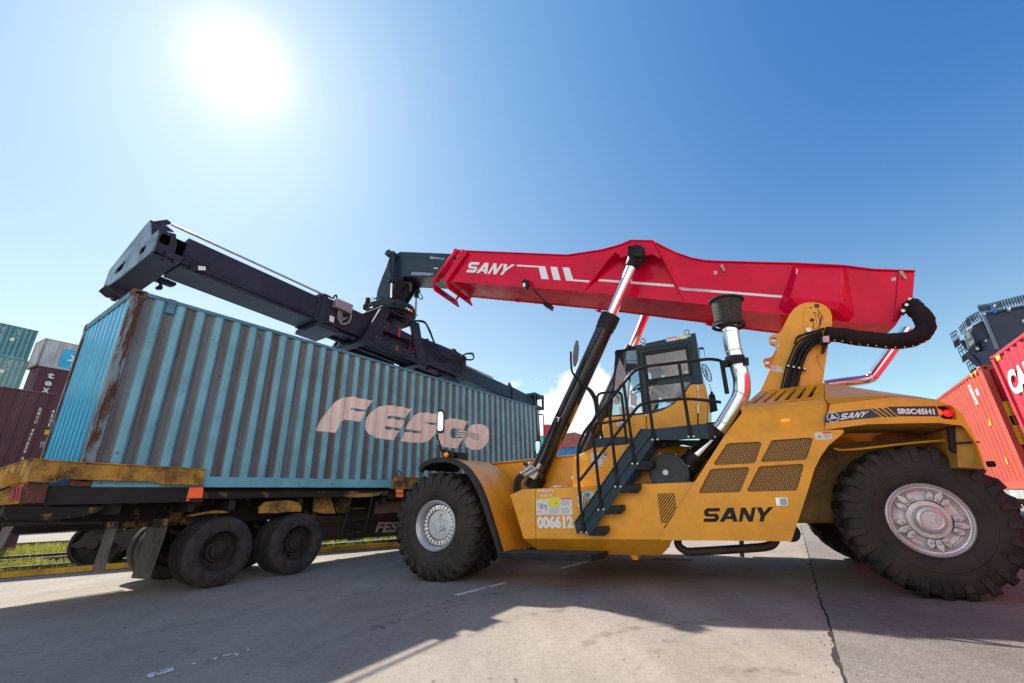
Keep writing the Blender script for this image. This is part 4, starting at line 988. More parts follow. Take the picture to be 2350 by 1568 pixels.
# red lattice mast
pm = U('Y', 'L', 'x', 60, [(1165, 990), (1160, 900)])
o_ = V(pm[0].x, pm[0].y, 0); mast = thing('lattice_mast', 'slim red and white lattice mast behind the handrail of the stairs', 'mast', YF, None, tuple(o_)); m = MB()
for a in range(4):
    dx, dy = ((-.3, -.3), (.3, -.3), (.3, .3), (-.3, .3))[a]; m.tube([V(dx, dy, 0), V(dx, dy, pm[1].z)], .05, 6)
for k in range(int(pm[1].z / .8)):
    z = k * .8; m.tube([V(-.3, -.3, z), V(.3, -.3, z + .8)], .03, 5); m.tube([V(.3, -.3, z), V(.3, .3, z + .8)], .03, 5)
m.box((-.9, -.6, pm[0].z + .1), (.9, .6, pm[0].z + .25)); m.build('lattice', paint('mast_red', (.45, .03, .03), .5), mast)

# ------------------------------------------------------------------ navy crane on the right
navy = paint('navy_steel', (.010, .022, .065), .45, var=.2, dirt=(.08, .08, .09), amt=.4, dscale=1)
steelg = paint('crane_grey', (.15, .18, .23), .5, var=.1)
KD = 34.0
KF = MF                                            # the crane is built in an upright frame turned like the view to it
KF = frame(0, 0, radians(-46)); FR['K'] = KF
ck = thing('harbour_crane', 'dark navy crane portal with railed walkways and a small operator cabin above the red containers', 'crane', KF)
def K(pts, y=KD): return U('K', 'N', 'y', y, pts)
m = MB(); m.prism(K([(640, 250), (700, 270), (1300, 160), (1300, 560), (1150, 480), (980, 580), (870, 670), (820, 640)]), (0, 3, 0)); m.build('machinery_house', navy, ck, .03)
m = MB(); m.prism(K([(640, 245), (700, 285), (860, 665), (810, 700), (760, 560), (720, 440)], KD - .25), (0, .3, 0)); m.build('inclined_leg', steelg, ck, .02)
m = MB(); m.prism(K([(545, 395), (660, 330), (760, 560), (590, 600), (520, 470)], KD + .3), (0, 2.4, 0)); m.build('slewing_house', navy, ck, .03)
m = MB(); m.prism(K([(440, 470), (510, 430), (580, 590), (495, 670)], KD - .3), (0, 1.6, 0)); m.build('operator_cabin', steelg, ck, .03)
m = MB(); m.prism(K([(455, 480), (500, 455), (530, 530), (490, 560)], KD - .35), (0, .03, 0)); m.prism(K([(495, 585), (550, 545), (570, 585), (508, 640)], KD - .35), (0, .03, 0)); m.build('cabin_window', paint('dull_glass', (.35, .42, .45), .1), ck)
m = MB()
m.prism(K([(320, 580), (390, 530), (395, 545), (328, 592)]), (0, 1.6, 0)); m.prism(K([(415, 755), (505, 680), (720, 640), (725, 655), (520, 700), (425, 765)]), (0, 1.6, 0)); m.prism(K([(515, 920), (590, 870), (592, 880), (520, 930)]), (0, 1.6, 0))
m.prism(K([(700, 240), (1300, 120), (1300, 150), (705, 265)]), (0, 2, 0)); m.prism(K([(610, 720), (750, 590), (760, 600), (620, 735)]), (0, .5, 0)); m.build('walkway', navy, ck)
m = MB()
for a, b, w in (((500, 720), (640, 850), .14), ((600, 720), (700, 860), .16), ((560, 700), (620, 850), .1), ((700, 560), (800, 860), .3), ((640, 700), (760, 860), .12)): m.tube(K([a, b]), w, 8)
for a, b in (((400, 570), (500, 680)), ((430, 560), (520, 660)), ((470, 740), (600, 860))): m.tube(K([a, b]), .06, 6)
m.build('strut', navy, ck)
m = MB()
def railing(pts, hgt, n, y=KD):
    P_ = K(pts, y)
    for a, b in zip(P_[:-1], P_[1:]):
        for f in (1, .55): m.tube([a + V(0, 0, hgt * f), b + V(0, 0, hgt * f)], .022, 5)
        for i in range(n + 1): p = a.lerp(b, i / n); m.tube([p, p + V(0, 0, hgt)], .022, 5)
hR = (K([(290, 490)])[0] - K([(325, 580)])[0]).z
railing([(325, 580), (392, 535)], hR, 3); railing([(325, 580), (392, 535)], hR, 3, KD + 1.5)
railing([(415, 755), (505, 685)], hR, 3); railing([(415, 755), (505, 685)], hR, 3, KD + 1.5); railing([(515, 920), (592, 870)], hR, 3); railing([(515, 920), (592, 870)], hR, 3, KD + 1.4)
railing([(425, 500), (500, 420), (530, 385), (650, 330)], hR * .95, 5); railing([(640, 250), (760, 235), (900, 200), (1100, 150), (1300, 110)], hR * .85, 6); railing([(640, 230), (760, 215), (900, 180), (1100, 130), (1300, 90)], hR * .85, 6, KD + 2)
railing([(690, 730), (830, 690)], hR * 1.2, 6); railing([(500, 380), (640, 300)], hR * .8, 5, KD + 1)
m.build('railing', paint('railing_navy', (.05, .07, .11), .5), ck)
m = MB()
for q in ([(480, 420), (520, 395), (530, 420), (490, 440)], [(790, 150), (815, 140), (820, 165), (795, 175)], [(950, 185), (990, 180), (992, 205), (955, 208)], [(1125, 325), (1143, 320), (1143, 345), (1130, 348)], [(590, 650), (615, 645), (618, 668), (600, 672)], [(690, 560), (710, 555), (712, 575), (695, 578)], [(370, 480), (390, 475), (395, 500), (375, 505)]):
    m.prism(K(q, KD - .4), (0, .4, 0))
m.build('floodlight', white, ck)
m = MB(); m.prism(K([(765, 170), (800, 165), (835, 235), (800, 245)], KD - .3), (0, .4, 0)); m.build('tank', paint('crane_blue', (.03, .12, .5), .4), ck)
m = MB(); gl = K([(720, 700)])[0]
for dx in (0, 5): 
    for dy in (0, 3): m.box((gl.x + dx - .4, KD + dy - .4, 0), (gl.x + dx + .4, KD + dy + .4, gl.z))
m.build('portal_leg', navy, ck)
# ================================================================== the reach stacker
YC = 2.10
def mir(p): return V(p.x, 2 * YC - p.y, p.z)
yel = paint('machine_yellow', (.86, .375, .020), .40, var=.05, dirt=(.34, .15, .03), amt=.35, dscale=2.6, thr=.57, soft=.12, coat=.25, spec=.35, bump=.012, bscale=25)
red = paint('boom_crimson', (.70, .0015, .045), .36, var=.07, dirt=(.40, .012, .03), amt=.45, dscale=1.8, thr=.56, soft=.12, coat=.22, spec=.08, bump=.014, bscale=20)
navyb = paint('blue_black_paint', (.016, .036, .054), .36, var=.15, dirt=(.07, .09, .11), amt=.3, dscale=2.5, thr=.6, coat=.05, spec=.22, bump=.02, bscale=30)
ink = paint('dark_violet_paint', (.026, .024, .046), .38, var=.15, dirt=(.07, .07, .09), amt=.3, spec=.22, dscale=2, thr=.6, bump=.02)
cabm = paint('cab_paint', (.008, .030, .046), .30, var=.1, coat=.05, spec=.25)
wmark = paint('white_decal', (.80, .80, .80), .4, var=.02)
decal = paint('label_white', (.72, .72, .70), .45, var=.03)
dkdec = paint('decal_navy', (.012, .03, .045), .35, var=.05)
bolt = paint('zinc_bolt', (.6, .58, .52), .35, .8, var=.1)
rs = thing('reach_stacker', 'yellow reach stacker with a long crimson boom holding a dark spreader over the blue container', 'reach stacker', MF)
def MU(c, y, pts): return U('M', c, 'y', y, pts)
def MP(c, y, u, v): return U1('M', c, 'y', y, u, v)

# ---------------- tyres and wheels (axis along y, outer face towards -y)
def tyre_mb(W_, lugs, slant, worn=0):
    m = MB(); R = .757
    m.lathe([(.375, .0), (.395, -.022), (.47, -.045), (.57, -.052), (.66, -.04), (.71, -.02), (.745, .01), (R, .05), (R + .004, W_ / 2), (R, W_ - .05), (.745, W_ - .01), (.66, W_ + .04), (.5, W_ + .045), (.38, W_)], (0, 0, 0), (0, 1, 0), 84)
    m.lathe([(.50, -.0495), (.505, -.054), (.52, -.055), (.525, -.051)], (0, 0, 0), (0, 1, 0), 84)
    H_ = .050 - worn
    for side in (0, 1):
        for i in range(lugs):
            th0 = 2 * pi * (i + .5 * side) / lugs; w = 2 * pi / lugs * .58
            path = [(-.062, .640, .61, 0), (-.060, .700, .65, 0.02), (-.030, .766, .69, .05), (.020, R + H_ * .95, .73, .09), (.10, R + H_, .75, .2), (W_ * .50, R + H_, .75, .62)]
            sec = []
            for yy, ro, ri, sl_ in path:
                y_ = yy if side == 0 else W_ - yy; ww = w * (.72 if yy < 0 else 1) * (.8 if yy > .15 else 1); t = th0 + sl_ * slant
                def pt(r, a): return V(r * cos(a), y_, r * sin(a))
                sec.append([pt(ri, t - ww / 2), pt(ro, t - ww / 2 * .86), pt(ro, t + ww / 2 * .86), pt(ri, t + ww / 2)])
            vs = [p for s_ in sec for p in s_]; k = len(sec)
            fs = [(j * 4 + a, j * 4 + a + 1, (j + 1) * 4 + a + 1, (j + 1) * 4 + a) for j in range(k - 1) for a in range(3)] + [(0, 3, 2, 1), (k * 4 - 4, k * 4 - 3, k * 4 - 2, k * 4 - 1)]
            m.add(vs, fs)
    return m
rubb = paint('machine_rubber', (.012, .0115, .0115), .58, var=.3, dirt=(.062, .050, .043), amt=.8, dscale=3.2, thr=.48, soft=.16, bump=.06, bscale=35, spec=.4)
rimw = paint('silver_rim', (.58, .60, .63), .35, .55, var=.06, dirt=(.35, .33, .31), amt=.4, dscale=4)
rimp = paint('silver_rim_warm', (.74, .70, .70), .34, .5, var=.06, dirt=(.34, .28, .26), amt=.45, dscale=4)
dark_in = paint('rim_shadow', (.10, .095, .09), .7, var=.2)
def wheel_root(x, y, flip=False, rot=0):
    w = bpy.data.objects.new('wheel', None); COL.objects.link(w); w.parent = rs; w.location = (x, y, .793)
    w.rotation_euler = (0, rot, pi if flip else 0); return w
WT = .46
t_front = tyre_mb(WT, 26, .30); t_rear = tyre_mb(WT, 24, .22, .008)
wf = wheel_root(0, .0)
ot = t_front.build('tyre', rubb, wf, .008, 1); ot2 = t_rear.build('tyre', rubb, None, .008, 1)
m = MB()
m.lathe([(.378, .01), (.372, -.02), (.358, -.028), (.345, -.018), (.34, .0), (.325, .012), (.318, .03), (.31, .11), (.305, .14)], (0, 0, 0), (0, 1, 0), 64)
m.lathe([(.305, .14), (.225, .15), (.222, .115), (.205, .108), (.10, .105), (.095, .09), (.085, .085), (.055, .085), (.05, .07), (.0, .068)], (0, 0, 0), (0, 1, 0), 64)
for i in range(5):
    a = 2 * pi * i / 5 + .4; c = V(.15 * cos(a), .108, .15 * sin(a)); m.cyl(c, c - V(0, .01, 0), .02, n=12)
orim = m.build('rim', rimw, wf)
m = MB()
for i in range(28):
    a = 2 * pi * i / 28; c = V(.262 * cos(a), .10, .262 * sin(a)); r_ = V(cos(a), 0, sin(a)); t_ = V(-sin(a), 0, cos(a)); w_ = .021
    p = [c - r_ * .032 - t_ * w_, c + r_ * .036 - t_ * w_ * 1.25, c + r_ * .036 + t_ * w_ * 1.25, c - r_ * .032 + t_ * w_]
    m.prism([q + V(0, .04, 0) for q in p], (0, -.05, 0)); m.cyl(c + V(0, .0, 0), c - V(0, .028, 0), .012, n=6)
ocl = m.build('rim_clamps', chrome, orim, .004, 1)
m = MB(); q = V(.11, .100, .10)
for dx, dz in ((.02, .12), (.1, -.09)):
    m.add([(dx - .01, .101, dz - .012), (dx + .035, .101, dz + .045), (dx + .02, .101, dz + .055), (dx - .025, .101, dz)], [(0, 1, 2, 3)])
ost = m.build('hub_sticker', paint('teal_sticker', (.06, .35, .42), .5), orim)
def addwheel(x, y, flip, parts, rot=0):
    w = wheel_root(x, y, flip, rot)
    for o in parts: k = o.copy(); COL.objects.link(k); k.parent = w; [(lambda j: (COL.objects.link(j), setattr(j, 'parent', k)))(c.copy()) for c in o.children]
    return w
addwheel(0, .56, False, [ot]); addwheel(0, 4.2, True, [ot, orim]); addwheel(0, 3.64, True, [ot])
# rear steering wheel
wr = wheel_root(6.18, .453, rot=.35); ot2.parent = wr
m = MB()
m.lathe([(.378, .01), (.374, -.022), (.36, -.032), (.348, -.022), (.342, -.008), (.325, -.004), (.318, .01), (.305, .022), (.30, .03), (.292, .034), (.286, .05), (.25, .055)], (0, 0, 0), (0, 1, 0), 72)
m.lathe([(.25, .055), (.20, .05), (.195, .005), (.188, -.004), (.145, -.006), (.142, -.014)], (0, 0, 0), (0, 1, 0), 72)
m.lathe([(.142, -.014), (.138, -.05), (.125, -.078), (.10, -.088), (.085, -.083), (.082, -.086), (.0, -.088)], (0, 0, 0), (0, 1, 0), 48)
for i in range(12):
    a = 2 * pi * i / 12; c = V(.168 * cos(a), -.005, .168 * sin(a)); m.cyl(c, c - V(0, .008, 0), .007, n=8)
orr = m.build('rim', rimp, wr)
m = MB()
for g_ in range(5):
    m.cut()
    for k_ in (-1, 0, 1):
        a = 2 * pi * g_ / 5 + .28 * k_ + .10; r_ = V(cos(a), 0, sin(a)); t_ = V(-sin(a), 0, cos(a)); c = r_ * .232; L_ = .088 if k_ == 0 else .055
        base = [c - r_ * .03 - t_ * .026, c + r_ * L_ * .5 - t_ * .033, c + r_ * L_ - t_ * .012, c + r_ * (L_ + .012), c + r_ * L_ + t_ * .012, c + r_ * L_ * .5 + t_ * .033, c - r_ * .03 + t_ * .026]
        m.prism([q + V(0, .05, 0) for q in base], (0, -.075, 0)); m.cyl(c + V(0, -.02, 0), c + V(0, -.036, 0), .021, n=16); m.cyl(c + V(0, -.036, 0), c + V(0, -.058, 0), .013, n=6)
oc2 = m.build('rim_clamp', rimp, orr, .006, 2)
m = MB(); m.lathe([(.058, -.0885), (.058, -.0915), (.052, -.0915), (.052, -.0885)], (0, 0, 0), (0, 1, 0), 32)
for k_ in range(3):
    a = 2 * pi * k_ / 3 + pi / 2 - .35; r_ = V(cos(a), 0, sin(a)); t_ = V(-sin(a), 0, cos(a)); m.add([V(0, -.0905, 0) - t_ * .014, r_ * .055 + V(0, -.0905, 0), V(0, -.0905, 0) + t_ * .014 + r_ * .004, ], [(0, 1, 2)])
oe2 = m.build('hub_emblem', paint('emblem_grey', (.75, .70, .69), .4, .3), orr)
addwheel(6.18, 2 * YC - .453, True, [ot2, orr])
m = MB(); m.cyl((0, .3, .793), (0, 3.9, .793), .30, n=24); m.cyl((6.18, .6, .793), (6.18, 3.6, .793), .16, n=20); m.box((5.9, 1.2, .6), (6.45, 3.0, 1.0)); m.build('axles', blk, rs)

# ---------------- fenders
fo = [V(p.x, 0, p.z) for p in MU('F', -.02, [(215, 640), (260, 588), (330, 562), (400, 556), (480, 568), (540, 600), (590, 640), (660, 740), (710, 850), (750, 970), (790, 1100), (850, 1300)])]
def band(m, pts, y0, y1, t, i0=0, i1=None):
    pts = smooth_path(pts, 3)[i0:i1]; c = V(.05, 0, .8)
    inn = [p + (c - p).normalized() * t for p in pts]; n = len(pts)
    A = [V(p.x, y0, p.z) for p in pts]; B = [V(p.x, y1, p.z) for p in pts]; C_ = [V(p.x, y0, p.z) for p in inn]; D_ = [V(p.x, y1, p.z) for p in inn]
    for P_, Q in ((A, B), (D_, C_)): m.add(P_ + Q, [(i, i + 1, n + i + 1, n + i) for i in range(n - 1)], True)
    for P_, Q in ((A, C_), (D_, B)): m.add(P_ + Q, [(i, n + i, n + i + 1, i + 1) for i in range(n - 1)])
    for j in (0, n - 1): m.add([A[j], B[j], D_[j], C_[j]], [(0, 1, 2, 3)])
for far in (False, True):
    f_ = (lambda y: 2 * YC - y) if far else (lambda y: y)
    ya, yb = sorted((f_(.03), f_(1.12))); m = MB(); band(m, fo, ya, yb, .025, 10); m.build('front_fender', yel, rs)
    ya, yb = sorted((f_(-.06), f_(.035))); m = MB(); band(m, fo, ya, yb, .075); m.build('fender_rubber', rub, rs)
    ya, yb = sorted((f_(.036), f_(1.12))); m = MB(); band(m, fo, ya, yb, .03, 0, 11); m.build('front_flap', rub, rs)
    if not far:
        # inner fender wall
        m = MB(); fw_ = [V(p.x, 1.125, p.z) for p in fo[3:]] + [V(.95, 1.125, .40), V(.2, 1.125, 1.5)]; m.prism(fw_, (0, .02, 0)); m.build('fender_wall', yel, rs)
        m = MB()
        for i in range(4, 12): p = fo[min(i, 11)]; c = V(p.x + .0, 1.08, p.z); m.cyl(c, c + (p - V(.05, 0, .8)).normalized() * .012, .012, n=8)
        m.build('fender_bolts', bolt, rs)
m = MB(); p = MU('F', -.02, [(722, 797), (768, 797), (795, 872), (742, 868)]); m.add([q + V(.022, .11, .0) for q in p], [(0, 1, 2, 3)])
# ---------------- main frame
fr_ = MU('F', 1.45, [(700, 614), (1080, 571), (1405, 540)])
ztop = fr_[1].z
m = MB(); m.prism([V(-.55, 1.45, 1.35), V(-.3, 1.45, 1.62), V(.1, 1.45, fr_[0].z), V(1.1, 1.45, ztop), V(3.1, 1.45, fr_[2].z + .02), V(3.1, 1.45, .62), V(1.2, 1.45, .55), V(.6, 1.45, .65), V(-.2, 1.45, .9)], (0, .06, 0)); m.prism([V(-.55, 2.69, 1.35), V(-.3, 2.69, 1.62), V(.1, 2.69, fr_[0].z), V(1.1, 2.69, ztop), V(3.1, 2.69, fr_[2].z + .02), V(3.1, 2.69, .62), V(1.2, 2.69, .55), V(-.2, 2.69, .9)], (0, .06, 0))
m.bar(V(.05, 1.45, fr_[0].z + .01), V(3.0, 1.45, fr_[2].z + .03), .12, .02); m.box((-.4, 1.51, 1.0), (-.3, 2.69, 1.5)); m.box((1.3, 1.51, .7), (6.5, 2.69, 1.15)); m.box((2.2, 1.51, 1.15), (2.3, 2.69, 1.7)); m.build('chassis', yel, rs, .006)
# side tank with number
S0 = .15
zt_ = 1.278; zc = .60; zl = .40
m = MB()
A = [V(1.245, S0, 1.205), V(1.34, S0, 1.235), V(1.458, S0, zt_), V(4.3, S0, zt_), V(4.3, S0, .9), V(3.50, S0, zc), V(1.439, S0, zc)]
m.add(A, [(0, 1, 2, 3, 4, 5, 6)])
x_end = MP('R', .15, 1605, 1365).x
B0 = [V(1.439, S0, zc), V(3.52, S0, zc), V(3.30, .42, zl - .02), V(1.60, .42, zl - .02)]; m.add(B0, [(0, 1, 2, 3)])
m.add([V(1.60, .42, zl - .02), V(3.30, .42, zl - .02), V(3.30, 1.44, zl - .02), V(1.60, 1.44, zl - .02)], [(0, 1, 2, 3)])
m.add([V(1.245, S0, 1.205), V(1.439, S0, zc), V(1.60, .42, zl - .02), V(1.60, 1.44, zl - .02), V(1.245, 1.44, 1.205)], [(0, 1, 2, 3, 4)])
m.add([V(1.245, S0, 1.205), V(1.458, S0, zt_), V(1.458, 1.44, zt_), V(1.245, 1.44, 1.205)], [(0, 1, 2, 3)])
m.add([V(1.458, S0, zt_), V(4.3, S0, zt_), V(4.3, 1.44, zt_), V(1.458, 1.44, zt_)], [(0, 1, 2, 3)])
m.add([V(3.43, S0, zt_), V(3.50, S0, zc), V(3.30, .42, zl - .02), V(3.30, 1.44, zl - .02), V(3.43, 1.44, zt_)], [(0, 1, 2, 3, 4)])
tank = m.build('side_tank', yel, rs, .012, 3)
m = MB(); v = [mir(p) for p in m.v]; m.box((1.3, 2.76, .42), (3.45, 4.05, 1.27)); m.build('far_tank', yel, rs, .02)
def seam(name, y, crop, pts, w=.006, par=tank):
    m = MB(); P_ = MU(crop, y, pts)
    for a, b in zip(P_[:-1], P_[1:]): m.bar(a, b, .003, w)
    return m
m = seam('x', S0 - .001, 'F', [(1090, 800), (1098, 1240)], .005)
m.build('panel_gap', blk, tank)
m = MB()
for q in ((1083, 858), (1087, 992), (1090, 1130)): c = MP('F', S0, *q); m.cyl(c, c - V(0, .008, 0), .010, n=8)
m.build('bolts', bolt, tank)
def label_on(m, crop, y, quad, off=-.003): 
    P_ = MU(crop, y + off, quad); m.add(P_, [(0, 1, 2, 3)]); return P_
# number, date line and instruction labels
m = MB(); a, b, t = MU('F', S0 - .003, [(1107, 1097), (1385, 1093), (1107, 1002)]); m.text('006612', a, b - a, (0, 0, 1), t.z - a.z, (b - a).length, bold=.055); m.build('fleet_number', wmark, tank)
m = MB(); a, b, t = MU('F', S0 - .003, [(1115, 822), (1237, 818), (1115, 800)]); m.text('СЛЕД.ОСВ.', a, b - a, (0, 0, 1), (t.z - a.z) * 1.05, (b - a).length, bold=.03)
a, b, t = MU('F', S0 - .003, [(1127, 857), (1225, 854), (1127, 838)]); m.text('28.05.19.', a, b - a, (0, 0, 1), t.z - a.z, (b - a).length, bold=.03); m.build('stencil_lettering', wmark, tank)
m = MB(); label_on(m, 'F', S0, [(1097, 867), (1187, 864), (1190, 992), (1102, 992)]); label_on(m, 'F', S0, [(1188, 864), (1278, 860), (1284, 991), (1190, 992)]); label_on(m, 'F', S0, [(1279, 860), (1367, 858), (1376, 991), (1285, 991)]); m.build('instruction_label', decal, tank)
ylab = paint('label_yellow', (.80, .66, .02), .5, var=.05); rlab = paint('label_red', (.75, .08, .05), .5, var=.05); grl = paint('label_print', (.22, .22, .24), .6, var=.1)
m = MB(); label_on(m, 'F', S0, [(1098, 867), (1187, 864), (1187, 878), (1099, 880)], -.005); label_on(m, 'F', S0, [(1190, 866), (1276, 863), (1279, 928), (1192, 930)], -.005); m.build('label_band', ylab, tank)
m = MB(); label_on(m, 'F', S0, [(1280, 862), (1366, 860), (1367, 873), (1281, 875)], -.005); m.build('warning_band', rlab, tank)
m = MB()
rq = random.Random(5)
for i in range(14):
    v = 880 + i * 7.4
    if i in (6, 7): continue
    for u in (1290,): label_on(m, 'F', S0, [(u, v), (u + rq.uniform(40, 72), v - 1), (u + 60, v + 1.6), (u, v + 2.6)], -.005)
for i in range(8): v = 934 + i * 7; label_on(m, 'F', S0, [(1197, v), (1272, v - 2), (1272, v - .3), (1197, v + 1.7)], -.005)
for i in range(26):
    u, v = rq.uniform(1112, 1172), rq.uniform(915, 970); w_ = rq.uniform(5, 16); label_on(m, 'F', S0, [(u, v), (u + w_, v - rq.uniform(-3, 8)), (u + w_, v + 3), (u, v + rq.uniform(2, 8))], -.005)
for u in range(1108, 1150, 9): label_on(m, 'F', S0, [(u, 905), (u + 5, 905), (u + 5, 916), (u, 916)], -.005)
for i in range(10):
    u, v = rq.uniform(1198, 1262), rq.uniform(880, 915); w_ = rq.uniform(6, 18); label_on(m, 'F', S0, [(u, v), (u + w_, v - 6), (u + w_, v - 4), (u, v + 2)], -.006)
m.build('label_print', grl, tank)
# level gauge and blue sticker
m = MB(); label_on(m, 'R', S0, [(412, 695), (560, 690), (560, 778), (415, 780)]); label_on(m, 'R', S0, [(303, 762), (330, 760), (330, 805), (305, 806)]); label_on(m, 'R', S0, [(308, 862), (336, 862), (336, 910), (312, 910)]); m.build('instruction_label', decal, tank)
m = MB(); c = MP('R', S0 - .006, 449, 737); m.cyl(c, c + V(0, .002, 0), .034, n=24); m.build('round_sticker', paint('round_blue', (.02, .30, .60), .5), tank)
m = MB(); label_on(m, 'R', S0, [(482, 692), (556, 690), (556, 712), (484, 715)], -.006); m.build('label_band', ylab, tank)
m = MB(); p = MU('R', S0, [(372, 715), (408, 712), (415, 935), (382, 960)]); m.prism(p, (0, -.03, 0)); m.build('level_gauge', decal, tank, .003)
m = MB(); p = MU('R', S0 - .031, [(382, 745), (390, 744), (398, 940), (390, 950)]); m.prism(p, (0, -.004, 0)); p = MU('R', S0, [(360, 700), (372, 700), (385, 970), (372, 975)]); m.prism(p, (0, -.02, 0)); m.build('gauge_tube', blk, tank)
# louvres behind the air filter (cut as dark slots)
m = MB()
L0, R0_ = (1398, 720, 1450, 1130), (1640, 710, 1690, 1000)
for i in range(15):
    k_ = i / 14
    for a, b in [((1400 + 52 * k_, 735 + 400 * k_), (1400 + 52 * k_ + 130 * min(1, .12 + 1.2 * k_) * 1.0, 735 + 400 * k_ - 190 * min(1, .12 + 1.2 * k_)))]:
        pass
def clipseg(c):
    """slanted slot line u*1.45+v=c inside the louvre quad"""
    pts = []
    poly = [(1400, 720), (1645, 710), (1672, 940), (1560, 1128), (1452, 1130)]
    for (u0, v0), (u1, v1) in zip(poly, poly[1:] + poly[:1]):
        f0, f1 = u0 * 1.45 + v0 - c, u1 * 1.45 + v1 - c
        if f0 * f1 < 0: t = f0 / (f0 - f1); pts.append((u0 + (u1 - u0) * t, v0 + (v1 - v0) * t))
    return pts
c = 2790
while c < 3370:
    a, b = clipseg(c), clipseg(c + 29)
    if len(a) == 2 and len(b) == 2:
        a.sort(); b.sort(); P_ = MU('R', S0 - .004, [a[0], b[0], b[1], a[1]]); m.add(P_, [(0, 1, 2, 3)])
    c += 56
m.build('louvres', blk, tank)
m = MB(); label_on(m, 'R', S0, [(1495, 1190), (1530, 1140), (1548, 1145), (1512, 1198)], -.002); m.build('slot', blk, tank)
# tread plate step
m = MB(); sp_ = MU('F', -.08, [(893, 1250), (1635, 1242)]); z0 = .435
st = [V(1.17, -.10, z0), V(2.50, -.10, z0), V(2.62, .12, z0), V(2.62, .35, z0), V(1.17, .35, z0)]
m.prism(st, (0, 0, -.075)); stp = m.build('step_plate', blk, rs, .006)
m = MB()
for i in range(34):
    for j in range(9):
        x = 1.21 + i * .041; y = -.075 + j * .045
        if x < 2.45 or y > .1: m.box((x, y, z0), (x + .02, y + .022, z0 + .004))
m.build('anti_slip_studs', paint('stud_grey', (.075, .08, .09), .5, .4), stp)
m = MB(); c = V(2.95, .5, .38); m.cyl(c, c - V(0, 0, .06), .05, n=12); m.cyl(c, c - V(0, 0, .03), .07, n=12); m.build('drain_plug', yel, rs)
# ---------------- hydraulic cabinet under the cab (slanted front, labels)
Yb = .62
cb_ = MU('R', Yb, [(258, 230), (300, 195), (505, 97), (1035, 35), (1060, 40)])
xL = MP('R', Yb, 240, 632).x; xF = MP('R', Yb, 385, 612).x
m = MB()
P0 = [V(xF, Yb, zt_), V(3.45, Yb, zt_), V(3.45, Yb, 1.88), cb_[3], cb_[2], MP('R', Yb, 430, 270)]
m.prism(P0, (0, 1.0, 0))
# slanted door face turned to the front
d0, d1 = MP('R', Yb + .10, 240, 632), MP('R', Yb + .10, 262, 226)
m.add([V(xF, Yb, zt_), P0[5], cb_[2], d1 + V(0, .0, 0), d0], [(0, 1, 2, 3, 4)])
m.add([d0, d1, d1 + V(-.03, .75, .02), d0 + V(0, .75, 0)], [(0, 1, 2, 3)])
m.add([d1, cb_[2], cb_[2] + V(0, .9, 0), d1 + V(-.03, .75, .02)], [(0, 1, 2, 3)])
m.prism([V(3.36, Yb, 1.88), V(3.45, Yb, 1.88), V(3.75, .80, 1.80), V(4.2, .80, 1.72), V(4.2, .80, .7), V(3.3, Yb, .7)], (0, .8, 0))
cabn = m.build('hydraulic_cabinet', yel, rs, .012, 3)
m = MB(); label_on(m, 'R', Yb, [(488, 170), (648, 150), (645, 338), (510, 350)]); label_on(m, 'R', Yb, [(640, 205), (690, 200), (692, 262), (645, 265)]); m.build('instruction_label', decal, cabn)
m = MB(); label_on(m, 'R', Yb, [(670, 148), (715, 140), (718, 192), (675, 198)]); label_on(m, 'R', Yb, [(560, 330), (640, 320), (640, 326), (562, 336)], -.005); m.build('mark_plate', dkdec, cabn)
m = MB(); a, b, t = MU('R', Yb - .006, [(643, 255), (686, 250), (643, 212)]); m.text('EAC', a, b - a, (0, 0, 1), (t.z - a.z), (b - a).length, bold=.01); 
for i in range(9): v = 185 + i * 15; label_on(m, 'R', Yb, [(505, v), (630, v - 12), (630, v - 10), (505, v + 2)], -.006)
m.build('label_print', dkdec, cabn)
m = MB(); a, b, t = MU('R', Yb - .006, [(676, 180), (712, 176), (676, 152)]); m.text('CE', a, b - a, (0, 0, 1), (t.z - a.z), (b - a).length, bold=.02); m.build('mark_lettering', wmark, cabn)
m = MB()
for u, v in ((240, 500), (345, 480)): c = MP('R', Yb - .0, u, v); m.box((c.x - .012, c.y - .03, c.z - .03), (c.x + .012, c.y, c.z + .03))
c = MP('F', .8, 1275, 778); m.cyl(c - V(0, 0, .01), c + V(0, 0, .012), .16, n=24); m.build('latch', steel, cabn)

# ---------------- engine side panel, hood and rear
HY = .10
pan = MU('G', HY, [(755, 1468), (743, 1455), (750, 1435), (1165, 790), (1185, 785)]) + MU('I', HY, [(-20, 378), (360, 357), (490, 352), (495, 370), (468, 395), (400, 450), (350, 520), (310, 600), (280, 700), (165, 1055)])
vents = [MU('G', HY, [(1190, 828), (1205, 820), (1405, 811), (1422, 820), (1420, 840), (1385, 945), (1370, 955), (1115, 968), (1108, 950)]),
         MU('G', HY, [(1490, 806), (1505, 800)]) + MU('I', HY, [(285, 402), (298, 412), (296, 430), (262, 535), (248, 543)]) + MU('G', HY, [(1430, 948), (1422, 935)]),
         MU('G', HY, [(1080, 1000), (1095, 992), (1330, 980), (1343, 990), (1340, 1005), (1285, 1140), (1270, 1148), (1015, 1156), (1008, 1140)]),
         MU('G', HY, [(1405, 985), (1420, 975)]) + MU('I', HY, [(230, 567), (242, 578), (238, 600), (202, 728), (190, 736)]) + MU('G', HY, [(1338, 1145), (1328, 1130)])]
m = MB(); m.holed(pan, vents, (0, .035, 0)); pnl = m.build('engine_side_panel', yel, rs)
